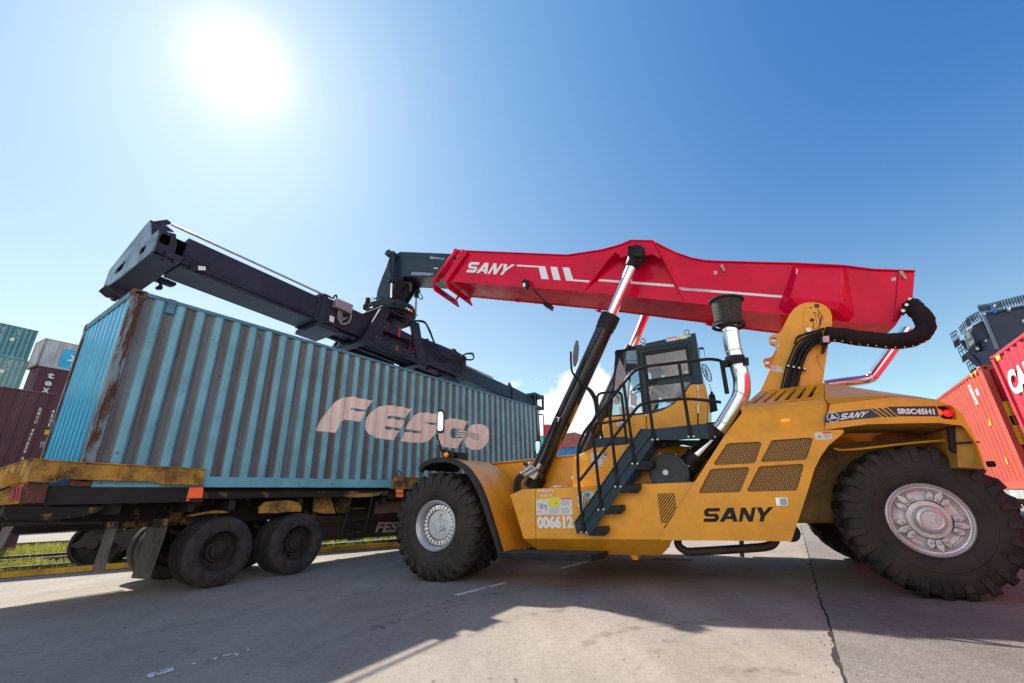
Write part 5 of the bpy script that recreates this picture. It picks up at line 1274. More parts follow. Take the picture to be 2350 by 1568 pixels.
def mesh_mat():
    m_, nt, b = nodes('perforated_mesh'); N, L = nt.nodes, nt.links
    t = N.new('ShaderNodeTexCoord'); sx_n = N.new('ShaderNodeSeparateXYZ'); L.new(t.outputs['Object'], sx_n.inputs[0]); mp_ = N.new('ShaderNodeCombineXYZ'); L.new(sx_n.outputs[2], mp_.inputs[0]); L.new(sx_n.outputs[0], mp_.inputs[1])
    br = N.new('ShaderNodeTexBrick'); br.inputs['Scale'].default_value = 8.5; br.inputs['Mortar Size'].default_value = .028; br.inputs['Brick Width'].default_value = .42; br.inputs['Row Height'].default_value = .16
    br.inputs['Color1'].default_value = (.012, .010, .008, 1); br.inputs['Color2'].default_value = (.02, .015, .01, 1); br.inputs['Mortar'].default_value = (.50, .23, .02, 1); L.new(mp_.outputs[0], br.inputs[0])
    L.new(br.outputs['Color'], b.inputs['Base Color']); b.inputs['Roughness'].default_value = .5; return m_
meshm = mesh_mat()
for v in vents:
    m = MB(); c = sum(v, V(0, 0, 0)) / len(v); m.prism([c + (p - c) * 1.03 + V(0, .037, 0) for p in v], (0, .012, 0)); m.build('vent_grille', meshm, pnl)
def word(m, crop, y, bl, br_, tr_, tl):
    q = MU(crop, y, [bl, br_, tr_, tl]); a, b, c, d = q
    glyph = [([(0, 0), (.82, 0), (1, .16), (1, .42), (.84, .59), (.29, .59), (.29, .75), (1, .75), (1, 1), (.18, 1), (0, .84), (0, .54), (.16, .38), (.71, .38), (.71, .25), (0, .25)], [], 0, .235),
             ([(0, 0), (.27, 0), (.35, .19), (.72, .19), (.79, 0), (1.06, 0), (.70, 1), (.36, 1)], [(.44, .40), (.53, .66), (.63, .40)], .25, .515),
             ([(0, 0), (.26, 0), (.26, .60), (.70, 0), (1, 0), (1, 1), (.74, 1), (.74, .40), (.30, 1), (0, 1)], [], .545, .755),
             ([(.37, 0), (.64, 0), (.64, .38), (1, 1), (.70, 1), (.51, .63), (.30, 1), (0, 1), (.37, .38)], [], .765, 1.0)]
    def mp2(x, y_): return a * (1 - x) * (1 - y_) + b * x * (1 - y_) + c * x * y_ + d * (1 - x) * y_
    for poly, hole, x0, x1 in glyph:
        loops = [[mp2(x0 + (x1 - x0) * u, v) for u, v in poly]] + ([[mp2(x0 + (x1 - x0) * u, v) for u, v in hole]] if hole else [])
        tr_i = tessellate_polygon(loops); m.add([p for l in loops for p in l], [tuple(t) for t in tr_i])
m = MB(); word(m, 'G', HY - .003, (1038, 1347), (1478, 1344), (1505, 1247), (1043, 1255)); m.build('lettering', blk, pnl)
m = MB(); p = MU('G', HY, [(1515, 1182), (1597, 1180), (1606, 1240), (1524, 1241)]); m.prism(p, (0, -.012, 0)); m.build('lamp_frame', chrome, pnl, .004)
m = MB(); p = MU('G', HY - .0125, [(1545, 1190), (1590, 1188), (1598, 1232), (1550, 1233)]); m.prism(p, (0, -.01, 0)); m.build('side_lamp', paint('lamp_glass', (.35, .36, .38), .08, .3), pnl, .004)
m = MB(); label_on(m, 'I', HY, [(308, 372), (412, 363), (424, 412), (318, 418)]); m.build('instruction_label', decal, pnl)
m = MB(); label_on(m, 'I', HY, [(360, 368), (412, 364), (415, 376), (364, 380)], -.005); m.build('warning_band', rlab, pnl)
m = MB(); q = MU('I', HY - .005, [(322, 409), (366, 404), (338, 378)]); m.add(q, [(0, 1, 2)]); m.build('warning_triangle', ylab, pnl)
m = MB(); q = MU('I', HY - .007, [(332, 403), (354, 401), (340, 388)]); m.add(q, [(0, 1, 2)])
for i in range(5): label_on(m, 'I', HY, [(368, 386 + i * 5), (412, 383 + i * 5), (412, 384.3 + i * 5), (368, 387.3 + i * 5)], -.006)
m.build('label_print', grl, pnl)
# body behind the panel
m = MB(); m.box((3.9, .78, .62), (4.55, 4.02, 1.74)); m.prism([V(4.54, .30, .62), V(4.60, .30, .62), V(4.95, .30, 1.3), V(5.1, .30, 1.72), V(4.54, .30, 1.72)], (0, 3.6, 0)); m.build('engine_bay', paint('engine_dark', (.03, .028, .026), .7, var=.3), rs)
m = MB(); m.box((4.5, 1.0, .75), (6.6, 3.2, 1.70)); m.build('rear_frame', paint('rear_frame_yellow', (.34, .18, .035), .6, var=.2, dirt=(.06, .05, .04), amt=.6), rs, .01)
# hood front part
cr0 = MP('H', .28, 437, 1078); cr1 = MP('H', .28, 1000, 1014)
rg0, rg1 = MP('H', 1.15, 560, 965), MP('H', 1.15, 997, 905)
b0, b1 = MP('G', HY, 1165, 786), MP('H', HY, 990, 1200)
b1 = V(b1.x, HY, MP('I', HY, 362, 355).z)
m = MB()
def quads(m, rows):
    n = len(rows[0])
    for r0, r1 in zip(rows[:-1], rows[1:]): m.add(r0 + r1, [(i, i + 1, n + i + 1, n + i) for i in range(n - 1)])
nearA = [[b0, b1], [V(cr0.x - .005, .22, cr0.z - .07), V(cr1.x, .20, cr1.z - .08)], [cr0, cr1]]
quads(m, nearA)
# upper facet with louvre slots
def up_(s, t): return (cr0 * (1 - s) + cr1 * s) * (1 - t) + (rg0 * (1 - s) + rg1 * s) * t
slots = []
for i in range(6):
    s0 = .07 + i * .145
    slots.append([up_(s0, .22), up_(s0 + .055, .20), up_(s0 + .115, .86), up_(s0 + .075, .88)])
m.holed([cr0, cr1, rg1, rg0], slots, (.0, .015, -.02))
m.add([cr0, rg0, rg0 + V(0, 0, -.8), b0 + V(0, .3, 0), b0], [(0, 1, 2, 3, 4)])
m.add([rg0, rg1, mir(rg1), mir(rg0)], [(0, 1, 2, 3)])
quads(m, [[mir(p) for p in r] for r in nearA]); m.add([mir(cr0), mir(cr1), mir(rg1), mir(rg0)], [(0, 1, 2, 3)])
m.add([b0, b1, mir(b1), mir(b0)], [(3, 2, 1, 0)])
hood = m.build('engine_hood', yel, rs)
m = MB(); q = [cr0, cr1, rg1, rg0]; m.add([p + V(0, .05, -.1) for p in q], [(0, 1, 2, 3)]); m.build('hood_inside', blk, hood)
# rear hood with counterweight
prof_r = MU('I', HY, [(800, 150), (1000, 160), (1110, 178), (1195, 215), (1245, 262), (1290, 345), (1338, 450), (1395, 610)])
topz = [V(p.x, .22, p.z + .05) for p in prof_r]
seam_b, seam_t = b1 + V(.006, 0, 0), V(cr1.x + .006, .28, cr1.z)
low = MU('I', HY, [(362, 355), (640, 319), (900, 312), (1100, 310), (1185, 322)]); low[0] = seam_b
m = MB()
seam_m = V(cr1.x + .006, .20, cr1.z - .08)
rounding = [seam_m] + prof_r
side_poly = [V(seam_b.x, HY, seam_b.z)] + low[1:] + MU('I', HY, [(1235, 326), (1262, 350), (1325, 440), (1378, 600)]) + [prof_r[-1]] + prof_r[::-1][1:] + [V(seam_m.x, HY, seam_m.z - .02)]
# tail-lamp recess
rec = MU('I', HY, [(1082, 203), (1150, 200), (1180, 212), (1202, 250), (1203, 290), (1120, 284), (1092, 262)])
m.holed(side_poly, [rec], (0, .02, 0))
A = [V(seam_m.x, HY, seam_m.z - .02)] + prof_r; Bq = [seam_t] + topz; n = len(A)
m.add(A + Bq, [(i, i + 1, n + i + 1, n + i) for i in range(n - 1)], True)
rq_ = [rg1 + V(.006, 0, 0), V(5.98, 1.15, 2.47), V(6.3, 1.15, 2.36), V(6.55, 1.15, 2.26), V(6.68, 1.1, 2.14), V(6.74, 1.1, 2.0), V(6.77, 1.1, 1.75), V(6.78, 1.1, 1.55), V(6.76, 1.1, 1.26)]
m.add(Bq + rq_, [(i, i + 1, n + i + 1, n + i) for i in range(n - 1)], True)
m.add(rq_ + [mir(p) for p in rq_], [(i, i + 1, n + i + 1, n + i) for i in range(n - 1)], True)
m.add([mir(p) for p in rq_] + [mir(p) for p in Bq], [(i, i + 1, n + i + 1, n + i) for i in range(n - 1)], True)
m.add([mir(p) for p in Bq] + [mir(p) for p in A], [(i, i + 1, n + i + 1, n + i) for i in range(n - 1)], True)
m.add([mir(p) for p in side_poly], [list(range(len(side_poly)))])
rh = m.build('rear_hood', yel, rs)
m = MB()   # wheel arch underside and counterweight block
und = [V(p.x, 0, p.z) for p in low]
m.add([V(p.x, HY + .02, p.z) for p in und] + [V(p.x, 1.0, p.z + .0) for p in und], [(i, 5 + i, 5 + i + 1, i + 1) for i in range(4)])
cwp = MU('I', HY + .02, [(1185, 325), (1200, 430), (1212, 590), (1393, 610), (1350, 470), (1290, 350)])
m.prism(MU('I', .22, [(1195, 330), (1260, 345), (1330, 440), (1385, 603), (1215, 590), (1200, 430)]), (0, 3.7, 0))
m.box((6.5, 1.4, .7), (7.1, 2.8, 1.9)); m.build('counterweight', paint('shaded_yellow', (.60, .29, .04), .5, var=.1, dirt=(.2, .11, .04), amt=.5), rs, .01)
m = MB(); a, b = MU('I', .20, [(1200, 438), (1345, 430)]); m.bar(a + V(0, .0, 0), b + V(0, .0, 0), .03, .016); p = MU('I', HY + .1, [(1150, 335), (1195, 330), (1200, 500), (1168, 480)]); m.prism(p, (0, .05, 0)); m.build('gap_strip', blk, rh)
m = MB(); p = MU('I', .5, [(430, 470), (540, 478), (1150, 420), (1180, 500)]); m.tube(smooth_path([p[0], p[1], p[2], p[3]]), .014, 8); m.build('arch_rail', yel, rs)
# lamp cluster
m = MB(); m.prism([p + V(0, .10, 0) for p in [rec[0] + V(-.05, 0, .03), rec[2] + V(.03, 0, .04), rec[4] + V(.04, 0, -.04), rec[6] + V(-.06, 0, -.06)]], (0, .01, 0)); m.build('lamp_recess', blk, rh)
m = MB(); q = [p for p in rec]; n = len(q); m.add(q + [p + V(0, .10, 0) for p in q], [(i, (i + 1) % n, n + (i + 1) % n, n + i) for i in range(n)]); m.build('recess_wall', yel, rh)
c = MP('I', HY + .06, 1146, 250); m = MB(); m.sphere(c, .042, sc=(1, .7, 1)); m.build('tail_lamp', lamp('red_lamp', (.75, .01, .02), .35), rh)
c = MP('I', HY + .06, 1092, 243); m = MB(); m.sphere(c, .040, sc=(.8, .6, 1)); m.build('turn_signal', lamp('orange_lens', (.85, .22, .02), .15), rh)
m = MB(); c = MP('I', HY, 1400, 570); m.cyl(c + V(.0, 0, 0), c + V(.05, 0, 0), .03, n=12); m.build('rubber_stop', blk, rh)
# decal band
oD = HY - .003
m = MB(); m.add(MU('I', oD, [(376, 252), (660, 222), (732, 272), (370, 310)]), [(0, 1, 2, 3)])
for x in (0, 38, 75):
    m.add(MU('I', oD, [(668 + x, 221 - x * .07), (688 + x, 219 - x * .07), (770 + x * .82, 273 - x * .03), (748 + x * .82, 274 - x * .03)]), [(0, 1, 2, 3)])
m.build('decal_band', dkdec, rh)
m = MB(); m.add(MU('I', oD, [(768, 208), (1075, 204), (1093, 268), (835, 268)]), [(0, 1, 2, 3)]); m.build('model_plate', paint('plate_maroon', (.06, .006, .02), .35), rh)
m = MB(); word(m, 'I', oD - .003, (473, 290), (622, 273), (655, 234), (484, 252)); m.build('lettering', wmark, rh)
m = MB(); a, b, t = MU('I', oD - .003, [(835, 254), (1076, 258), (832, 218)]); m.text('SRSC45H1', a, b - a, (0, 0, 1), t.z - a.z, (b - a).length, bold=.055, shear=.12); m.build('model_lettering', wmark, rh)
def emblem(m, c, r, y):
    m.lathe([(r, 0), (r * .88, 0)], c, (0, 1, 0), 32)
    for k_ in range(3):
        a = 2 * pi * k_ / 3 + pi / 2; rr = V(cos(a), 0, sin(a)); t = V(-sin(a), 0, cos(a))
        m.add([c + rr * r * .86, c - t * r * .28 - rr * r * .12, c + rr * r * .12 + t * r * .06], [(0, 1, 2)]); m.add([c + rr * r * .12 + t * r * .06, c + t * r * .32 - rr * r * .05, c + rr * r * .78 + t * r * .10], [(0, 1, 2)])
m = MB(); emblem(m, MP('I', oD - .003, 426, 274), .060, 0); m.build('emblem', wmark, rh)
m = MB(); c = MP('I', HY, 126, 295); cc = (b0 * .35 + b1 * .65); c = MP('I', .13, 126, 295); m.sphere(c, .03, sc=(1.9, .5, .75)); m.build('side_marker', lamp('amber_lens', (.85, .30, .02), .35), hood)
c = MP('I', HY + .6, 170, 1000); m = MB(); m.cyl(c + V(-.02, 0, 0), c + V(-.02, .35, 0), .11, n=20); c2 = MP('G', .5, 1650, 1440); m.build('air_tank', blk, rs)
# exhaust tube under the panel
m = MB(); ex = MU('G', .45, [(865, 1440), (870, 1500), (910, 1535), (960, 1545), (1300, 1525), (1460, 1510), (1510, 1480), (1520, 1440)]); m.tube(smooth_path(ex, 5), [.045] * 16 + [.055] * 16 + [.05] * 50 if False else .05, 14); q = MU('G', .45, [(1290, 1450), (1295, 1580)]); m.bar(q[0], q[1], .03, .05, up=(1, 0, 0)); m.box((ex[0].x, .6, ex[0].z + .02), (ex[-1].x - .1, 1.4, ex[0].z + .08)); m.build('exhaust_pipe', paint('sooty_pipe', (.03, .027, .025), .5, .4, var=.3, dirt=(.12, .07, .05), amt=.5), rs)

# ---------------- air cleaner and polished intake
m = MB(); c = MP('G', .22, 805, 1020); ra = .262
m.lathe([(0, 0), (.05, 0), (.06, .006), (.21, .0), (.215, .008), (.235, .01), (.25, .014), (.262, .03), (.262, .09), (.266, .10), (.266, .13), (.255, .14), (.255, .62), (.2, .66), (0, .66)], c, (0, 1, 0), 56)
ac = m.build('air_cleaner', paint('filter_plastic', (.022, .032, .040), .5, var=.1), rs)
m = MB(); m.lathe([(0, -.002), (.035, -.002), (.036, .002)], MP('G', .22, 783, 1016), (0, 1, 0), 24); m.build('filter_label', decal, ac)
m = MB(); q = MU('G', .30, [(815, 1130), (820, 1200)]); m.cyl(q[0], q[1], .055, n=16); m.cyl(q[1], q[1] + (q[1] - q[0]) * .25, .04, n=12); m.build('dust_valve', blk, ac)
m = MB()
for a in range(8):
    an = a * pi / 4 + .3; p = c + V(cos(an) * .262, .10, sin(an) * .262); m.box((p.x - .012, p.y - .05, p.z - .012), (p.x + .012, p.y + .03, p.z + .012))
m.build('clips', steel, ac, .003)
y0 = .42
pp = MU('G', y0, [(975, 920), (1160, 718), (1280, 520), (1292, 480), (1292, 400), (1275, 330), (1235, 200), (1208, 25)])
m = MB(); m.tube(smooth_path([pp[0], pp[1], pp[2]], 2) + smooth_path([pp[3], pp[4], pp[5]], 2) + [pp[6], pp[7]], .108, 28)
ip = m.build('intake_pipe', chrome, rs)
m = MB()
for a, b in (((1212, 80), (1211, 86)), ((1238, 205), (1240, 212)), ((1268, 300), (1270, 306)), ((1288, 492), (1284, 499)), ((1180, 690), (1176, 697))): q = MU('G', y0, [a, b]); m.cyl(q[0], q[1], .1105, n=28, caps=False)
m.build('pipe_seams', steel, ip)
m = MB(); q = MU('G', y0, [(925, 980), (990, 900)]); m.cyl(q[0], q[1], .125, n=24); q = MU('G', y0, [(880, 1040), (960, 940)]); m.cyl(q[0] + V(0, .05, 0), q[1], .14, n=24); m.build('rubber_elbow', blk, ip)
m = MB(); q = MU('G', y0, [(1245, 245), (1255, 300)]); m.cyl(q[0], q[1], .125, n=24, caps=False); q2 = MU('G', y0 - .1, [(1160, 268), (1200, 262), (1200, 312), (1165, 318)]); m.prism(q2, (0, .02, 0)); q2 = MU('G', y0 - .1, [(1300, 250), (1338, 248), (1342, 300), (1305, 302)]); m.prism(q2, (0, .02, 0)); q = MU('G', y0, [(1105, 770), (1140, 735)]); m.cyl(q[0], q[1], .122, n=24, caps=False); q2 = MU('G', y0 - .12, [(1070, 690), (1160, 750), (1130, 785), (1055, 720)]); m.prism(q2, (0, .02, 0)); m.build('pipe_clamp', blk, ip)
m = MB(); q = MU('H', y0, [(360, 530), (352, 505), (338, 360), (333, 345)])
m.cyl(q[0], q[1], .115, .14, n=28); m.cyl(q[1], q[2], .175, .20, n=36, caps=False); m.lathe([(.215, 0), (.205, -.03), (.22, -.05), (.17, -.03)], q[1], (q[2] - q[1]), 36); m.lathe([(.20, 0), (.232, .01), (.235, .03), (.15, .05), (0, .055)], q[2], (q[2] - q[1]), 36)
wire = paint('intake_mesh', (.06, .055, .05), .6, .3, var=.3, dirt=(.015, .015, .015), amt=.8, dscale=60, thr=.5, soft=.05); m.build('rain_cap', wire, ip)
# far-side exhaust pipe
m = MB(); q = MU('H', 3.3, [(1000, 920), (1100, 905), (1270, 885), (1310, 872), (1335, 850), (1460, 680), (1560, 540)]); m.tube(smooth_path(q, 4), .085, 20); m.build('exhaust_stack', chrome, rs)

# ---------------- stairs, platform and handrails
SY = -.02
m = MB(); strg = MU('G', SY, [(175, 1350), (190, 1425), (290, 1425), (712, 802), (690, 725), (620, 725)]); m.prism(strg, (0, .012, 0))
a, b = MU('G', SY, [(178, 1352), (622, 727)]); m.bar(a + V(0, -.012, 0), b + V(0, -.012, 0), .03, .012); a, b = MU('G', SY, [(190, 1392), (690, 728)]); m.bar(a + V(.015, -.012, -.01), b + V(.015, -.012, -.01), .03, .05)
m.prism([V(p.x, .55, p.z) for p in strg], (0, .012, 0)); stz = m.build('stair_stringer', navyb, rs, .003)
m = MB()
for (u, v) in ((390, 1385), (497, 1240), (607, 1098), (700, 940)):
    p = MP('G', SY, u, v); m.prism([V(p.x - .27, SY + .013, p.z + .0), V(p.x, SY - .0 + .013, p.z + .015), V(p.x, SY + .013, p.z - .05), V(p.x - .05, SY + .013, p.z - .10), V(p.x - .25, SY + .013, p.z - .10)], (0, .53, 0)); c = V(p.x - .07, SY + .01, p.z - .07); m.cyl(c, c - V(0, .015, 0), .016, n=10)
m.build('steps', blk, rs, .006)
m = MB(); pl_ = MU('G', SY, [(690, 727), (1062, 688), (1078, 790), (712, 802)])
m.prism(pl_, (0, .012, 0)); m.prism([V(3.43, SY + .012, 1.97), V(4.15, SY + .012, 1.97), V(4.15, 1.22, 1.97), V(3.2, 1.22, 1.97), V(3.2, .6, 1.97), V(3.43, .6, 1.97)], (0, 0, -.04)); m.prism([V(4.15, SY + .012, 1.96), V(4.22, SY + .06, 1.96), V(4.22, .35, 1.96), V(4.15, .35, 1.96)], (0, 0, -.16)); m.build('platform', navyb, rs, .004)
m = MB()
for q in ((748, 797), (775, 830), (975, 815)): c = MP('G', .2, *q); m.cyl(c, c - V(0, .02, 0), .03, n=12)
m.prism(MU('G', .35, [(700, 800), (1010, 800), (985, 850), (900, 830), (780, 850), (705, 855)]), (0, .06, 0)); m.build('platform_bracket', blk, rs)
hr = .021
m = MB(); m.tube(arc(MU('G', SY - .02, [(238, 1405), (200, 1060), (196, 800), (570, 340), (640, 310), (860, 283), (1080, 258), (1150, 268), (1172, 300)]), 5), hr, 10)
m.tube(arc(MU('G', SY - .02, [(212, 1070), (610, 562), (690, 545), (930, 520), (1155, 548)]), 4), hr * .95, 10)
for a, b in (((355, 1255), (293, 700)), ((462, 1100), (403, 560)), ((578, 950), (505, 430)), ((706, 790), (643, 312)), ((952, 775), (872, 284))): m.tube(MU('G', SY - .02, [a, b]), hr, 10)
m.tube(MU('G', .45, [(1160, 285), (1195, 490)]), .03, 10); rail_o = m.build('handrail', blk, rs)
m = MB()
for u, v in ((222, 1415), (258, 1416), (337, 1265), (372, 1262), (448, 1110), (485, 1110), (563, 958), (598, 957), (697, 798), (732, 796), (937, 778), (973, 776)):
    c = MP('G', SY - .012, u, v); m.cyl(c, c - V(0, .014, 0), .012, n=8)
m.build('rail_bolts', bolt, rail_o)
m = MB(); yr = .85
m.tube(arc(MU('G', yr, [(362, 790), (328, 560), (328, 490), (455, 475), (490, 490), (525, 822)]), 5), hr, 10); m.tube(MU('G', yr, [(345, 690), (505, 665)]), hr * .9, 10)
m.tube(arc(MU('G', yr - .3, [(300, 840), (296, 770), (320, 690), (345, 680)]), 4), hr, 10)
m.build('inner_handrail', blk, rs)
m = MB(); m.prism(MU('G', yr, [(283, 790), (520, 775), (528, 822), (285, 850)]), (0, .3, 0)); m.build('inner_step', navyb, rs, .005)

# ---------------- mirrors
def mirror_(name, y, crop, arm, head, r=.018, thick=.03, lab=None):
    m = MB(); m.tube(smooth_path(MU(crop, y, arm), 5), r, 8); o = m.build('mirror_arm', blk, rs)
    m = MB(); P_ = MU(crop, y, head); m.prism(P_, (0, thick, 0)); h_ = m.build('mirror_housing', blk, o, .008)
    m = MB(); c = sum(P_, V(0, 0, 0)) / len(P_); m.add([c + (p - c) * .80 + V(0, -.003, 0) for p in P_], [list(range(len(P_)))]); m.build('mirror_glass', mirr, o)
mirr = paint('mirror_silver', (.85, .87, .9), .03, 1, var=0, bump=0)
mirror_('m1', .25, 'F', [(350, 375), (348, 400), (378, 490), (390, 520), (395, 560)], [(352, 200), (362, 190), (388, 192), (398, 215), (396, 350), (385, 372), (350, 370), (346, 350)], lab=None)
mirror_('m2', 3.6, 'L', [(465, 1290), (460, 1200)], [(462, 1075), (475, 1058), (520, 1060), (532, 1080), (530, 1200), (510, 1240), (480, 1260), (466, 1200)])
mg = MU('G', 1.0, [(185, 135), (198, 132), (202, 190), (195, 260), (180, 308), (166, 300), (163, 240), (172, 170)])
m = MB(); m.tube(smooth_path(MU('G', 1.0, [(152, 210), (153, 280), (160, 340), (185, 380), (240, 435), (290, 470), (318, 520), (325, 560)]), 4), .020, 8); m.tube(smooth_path(MU('G', 1.0, [(240, 435), (280, 480), (310, 540), (322, 625)]), 4), .022, 8); m.tube(smooth_path(MU('G', 1.0, [(322, 560), (330, 620)]), 4), .035, 8); oo = m.build('mirror_arm', blk, rs)
m = MB(); m.prism(mg, (0, .05, 0)); m.build('mirror_housing', paint('mirror_back', (.12, .12, .13), .6, var=.2), oo, .01)
m = MB(); q = MU('F', .30, [(355, 500), (395, 492), (450, 510), (548, 520), (540, 580), (520, 575), (485, 520), (470, 560), (395, 560), (385, 512)]); m.prism(q, (0, .16, 0)); m.build('lamp_bracket', blk, rs, .004)
m = MB(); c = MP('F', .26, 414, 535); m.sphere(c, .045, sc=(1, 1, 1)); m.build('turn_signal', lamp('amber_lens_2', (.85, .25, .01), .15), rs)
# ---------------- boom
YN, YFR = 1.63, 2.57
bt = MU('E', YN, [(440, 185), (1230, 219), (1500, 178), (1640, 140), (1720, 105), (1890, 108), (1965, 150), (2080, 205), (2200, 245), (2330, 268)]) + MU('H', YN, [(210, 88), (810, 103), (1120, 118), (1330, 145), (1612, 155), (1598, 330), (1480, 520)])
bb = MU('H', YN, [(1050, 478), (430, 410)]) + MU('E', YN, [(2330, 600), (1355, 497), (290, 416)])
m = MB(); m.prism(bt + bb, (0, YFR - YN, 0)); boom = m.build('boom', red, rs, .008)
m = MB()
for a, b in zip(bt[:14], bt[1:15]): 
    for yy in (YN - .03, YFR - .02): m.bar(V(a.x, yy + .025, a.z + .008), V(b.x, yy + .025, b.z + .008), .06, .016)
for a, b in ((bb[0], bb[1]), (bb[1], bb[2]), (bb[2], bb[3]), (bb[3], bb[4])):
    m.bar(V(a.x, YN + .0, a.z - .006), V(b.x, YN + .0, b.z - .006), .05, .012); m.bar(V(a.x, YFR + .0, a.z - .006), V(b.x, YFR + .0, b.z - .006), .05, .012)
m.build('boom_flange', red, boom)
# trapezoid bracket carrying the lift cylinder
YG = 1.40
L_t, L_b, R_t, R_b = MU('E', YG, [(1590, 188), (1358, 497), (1905, 118), (2130, 568)]); 
for far in (0, 1):
    f_ = (lambda p: mir(p)) if far else (lambda p: p)
    m = MB()
    for t, b in ((L_t, L_b), (R_t, R_b)):
        d = V(.02, 0, 0); b2 = MP('E', YN, *( (1355, 497) if t is L_t else (2135, 572))); t2 = MP('E', YN, *((1592, 182) if t is L_t else (1900, 105)))
        m.add([f_(q) for q in (t, b2 + V(0, -.01, 0), t2, t + d, b2 + V(.02, -.01, 0), t2 + d)], [(0, 1, 2), (5, 4, 3), (0, 3, 4, 1), (0, 2, 5, 3)])
    P_ = MU('E', YG, [(1590, 188), (1720, 107), (1890, 110), (1950, 215), (1945, 238), (1880, 205), (1800, 232), (1720, 205), (1640, 238), (1628, 212)]); m.prism([f_(q) for q in P_], (0, (.02 if not far else -.02), 0))
    P2 = MU('E', YG, [(1590, 188), (1720, 107), (1890, 110), (1905, 118)])
    B2 = [V(p.x, YN, p.z) for p in P2]; m.add([f_(q) for q in P2 + B2], [(0, 1, 5, 4), (1, 2, 6, 5), (2, 3, 7, 6)])
    m.build('cylinder_bracket', red, boom, .004)
# front collar
for k_, (pts) in enumerate(([(350, 160), (370, 163), (372, 180), (185, 420), (180, 432), (172, 415), (335, 190)], [(415, 165), (445, 180), (448, 195), (300, 400), (290, 418), (262, 395), (395, 190)])):
    P_ = MU('E', YN - .09, pts); yb = YFR + .09; m = MB(); m.prism(P_, (0, .03, 0)); m.prism([p + V(0, yb - YN + .06, 0) for p in P_], (0, .03, 0))
    lo_ = min(P_, key=lambda p: p.z); hi_ = max(P_, key=lambda p: p.z); d = (P_[3] - P_[2]).normalized(); 
    a = MP('E', YN - .09, *((178, 430) if k_ == 0 else (285, 415))); a2 = a + V(.03, 0, -.20)
    m.add([V(a.x - .03, YN - .09, a.z), V(a.x - .03, yb, a.z), V(a.x + .05, yb, a.z - .22), V(a.x + .05, YN - .09, a.z - .22), V(a.x + .01, YN - .09, a.z), V(a.x + .01, yb, a.z), V(a.x + .09, yb, a.z - .22), V(a.x + .09, YN - .09, a.z - .22)], [(0, 1, 2, 3), (7, 6, 5, 4), (0, 3, 7, 4), (1, 5, 6, 2), (2, 6, 7, 3)])
    h = MP('E', YN - .09, *((358, 162) if k_ == 0 else (430, 170))); m.box((h.x - .03, YN - .06, h.z - .05), (h.x + .03, yb, h.z - .02))
    m.build('boom_collar', red, boom, .006)
m = MB(); P_ = MU('E', YN - .02, [(375, 170), (412, 170), (225, 415), (190, 425)]); m.prism(P_, (0, .05, 0)); m.build('collar_web', red, boom, .005)
m = MB()
for u, v in ((350, 233), (243, 372)): c = MP('E', YN - .03, u, v); m.cyl(c, c - V(0, .02, 0), .045, n=16); [m.cyl(c + V(.028 * cos(t), -.02, .028 * sin(t)), c + V(.028 * cos(t), -.035, .028 * sin(t)), .009, n=6) for t in (i * pi / 3 for i in range(6))]
m.build('wear_pad_bolts', paint('dark_bolt', (.05, .05, .05), .4, .5), boom)
m = MB()
for u in (545, 810, 1440, 2290):
    v = 520 + (u - 430) * .122; a = MP('E', YFR - .05, u, v); m.add([a, a + V(.14, 0, 0), a + V(.14, 0, -.09), a + V(0, .02, 0), a + V(.14, .02, 0), a + V(.14, .02, -.09)], [(0, 1, 2), (5, 4, 3), (0, 3, 5, 2), (1, 4, 5, 2)])
m.build('underside_rib', red, boom)
# rear pivot bulge
for far in (0, 1):
    f_ = (lambda p: mir(p)) if far else (lambda p: p)
    Fp_ = MU('H', 1.43, [(820, 137), (1115, 140), (1118, 358), (772, 326)]); Bp = MU('H', YN, [(790, 112), (1150, 125), (1205, 445), (690, 400)])
    Lw = [V(Fp_[3].x + .06, 1.46, Fp_[3].z - .14), V(Fp_[2].x - .08, 1.46, Fp_[2].z - .10)]
    Bw = [V(Bp[3].x + .10, YN, Bp[3].z - .16), V(Bp[2].x - .10, YN, Bp[2].z - .10)]
    v = [f_(p) for p in Fp_ + Bp + Lw + Bw]; m = MB(); m.add(v, [(0, 1, 2, 3), (0, 4, 5, 1), (1, 5, 6, 2), (3, 7, 4, 0), (3, 2, 9, 8), (2, 6, 11, 9), (7, 3, 8, 10), (8, 9, 11, 10)]); m.build('pivot_box', red, boom, .012, 3)
m = MB(); a, b = MU('H', YN - .01, [(1510, 165), (1480, 480)]); m.bar(a, b, .03, .03, up=(0, 1, 0)); m.build('edge_bar', red, boom, .004)
m = MB()
for crop, u, v in (('H', 308, 112), ('H', 1523, 155)): c = MP(crop, YN - .03, u, v); m.prism([c + V(-.03, 0, .02), c + V(.02, 0, .03), c + V(.035, 0, -.12), c + V(.005, 0, -.12)], (0, .03, 0))
m.build('lifting_lug', paint('bare_lug', (.5, .32, .2), .5), boom, .004)
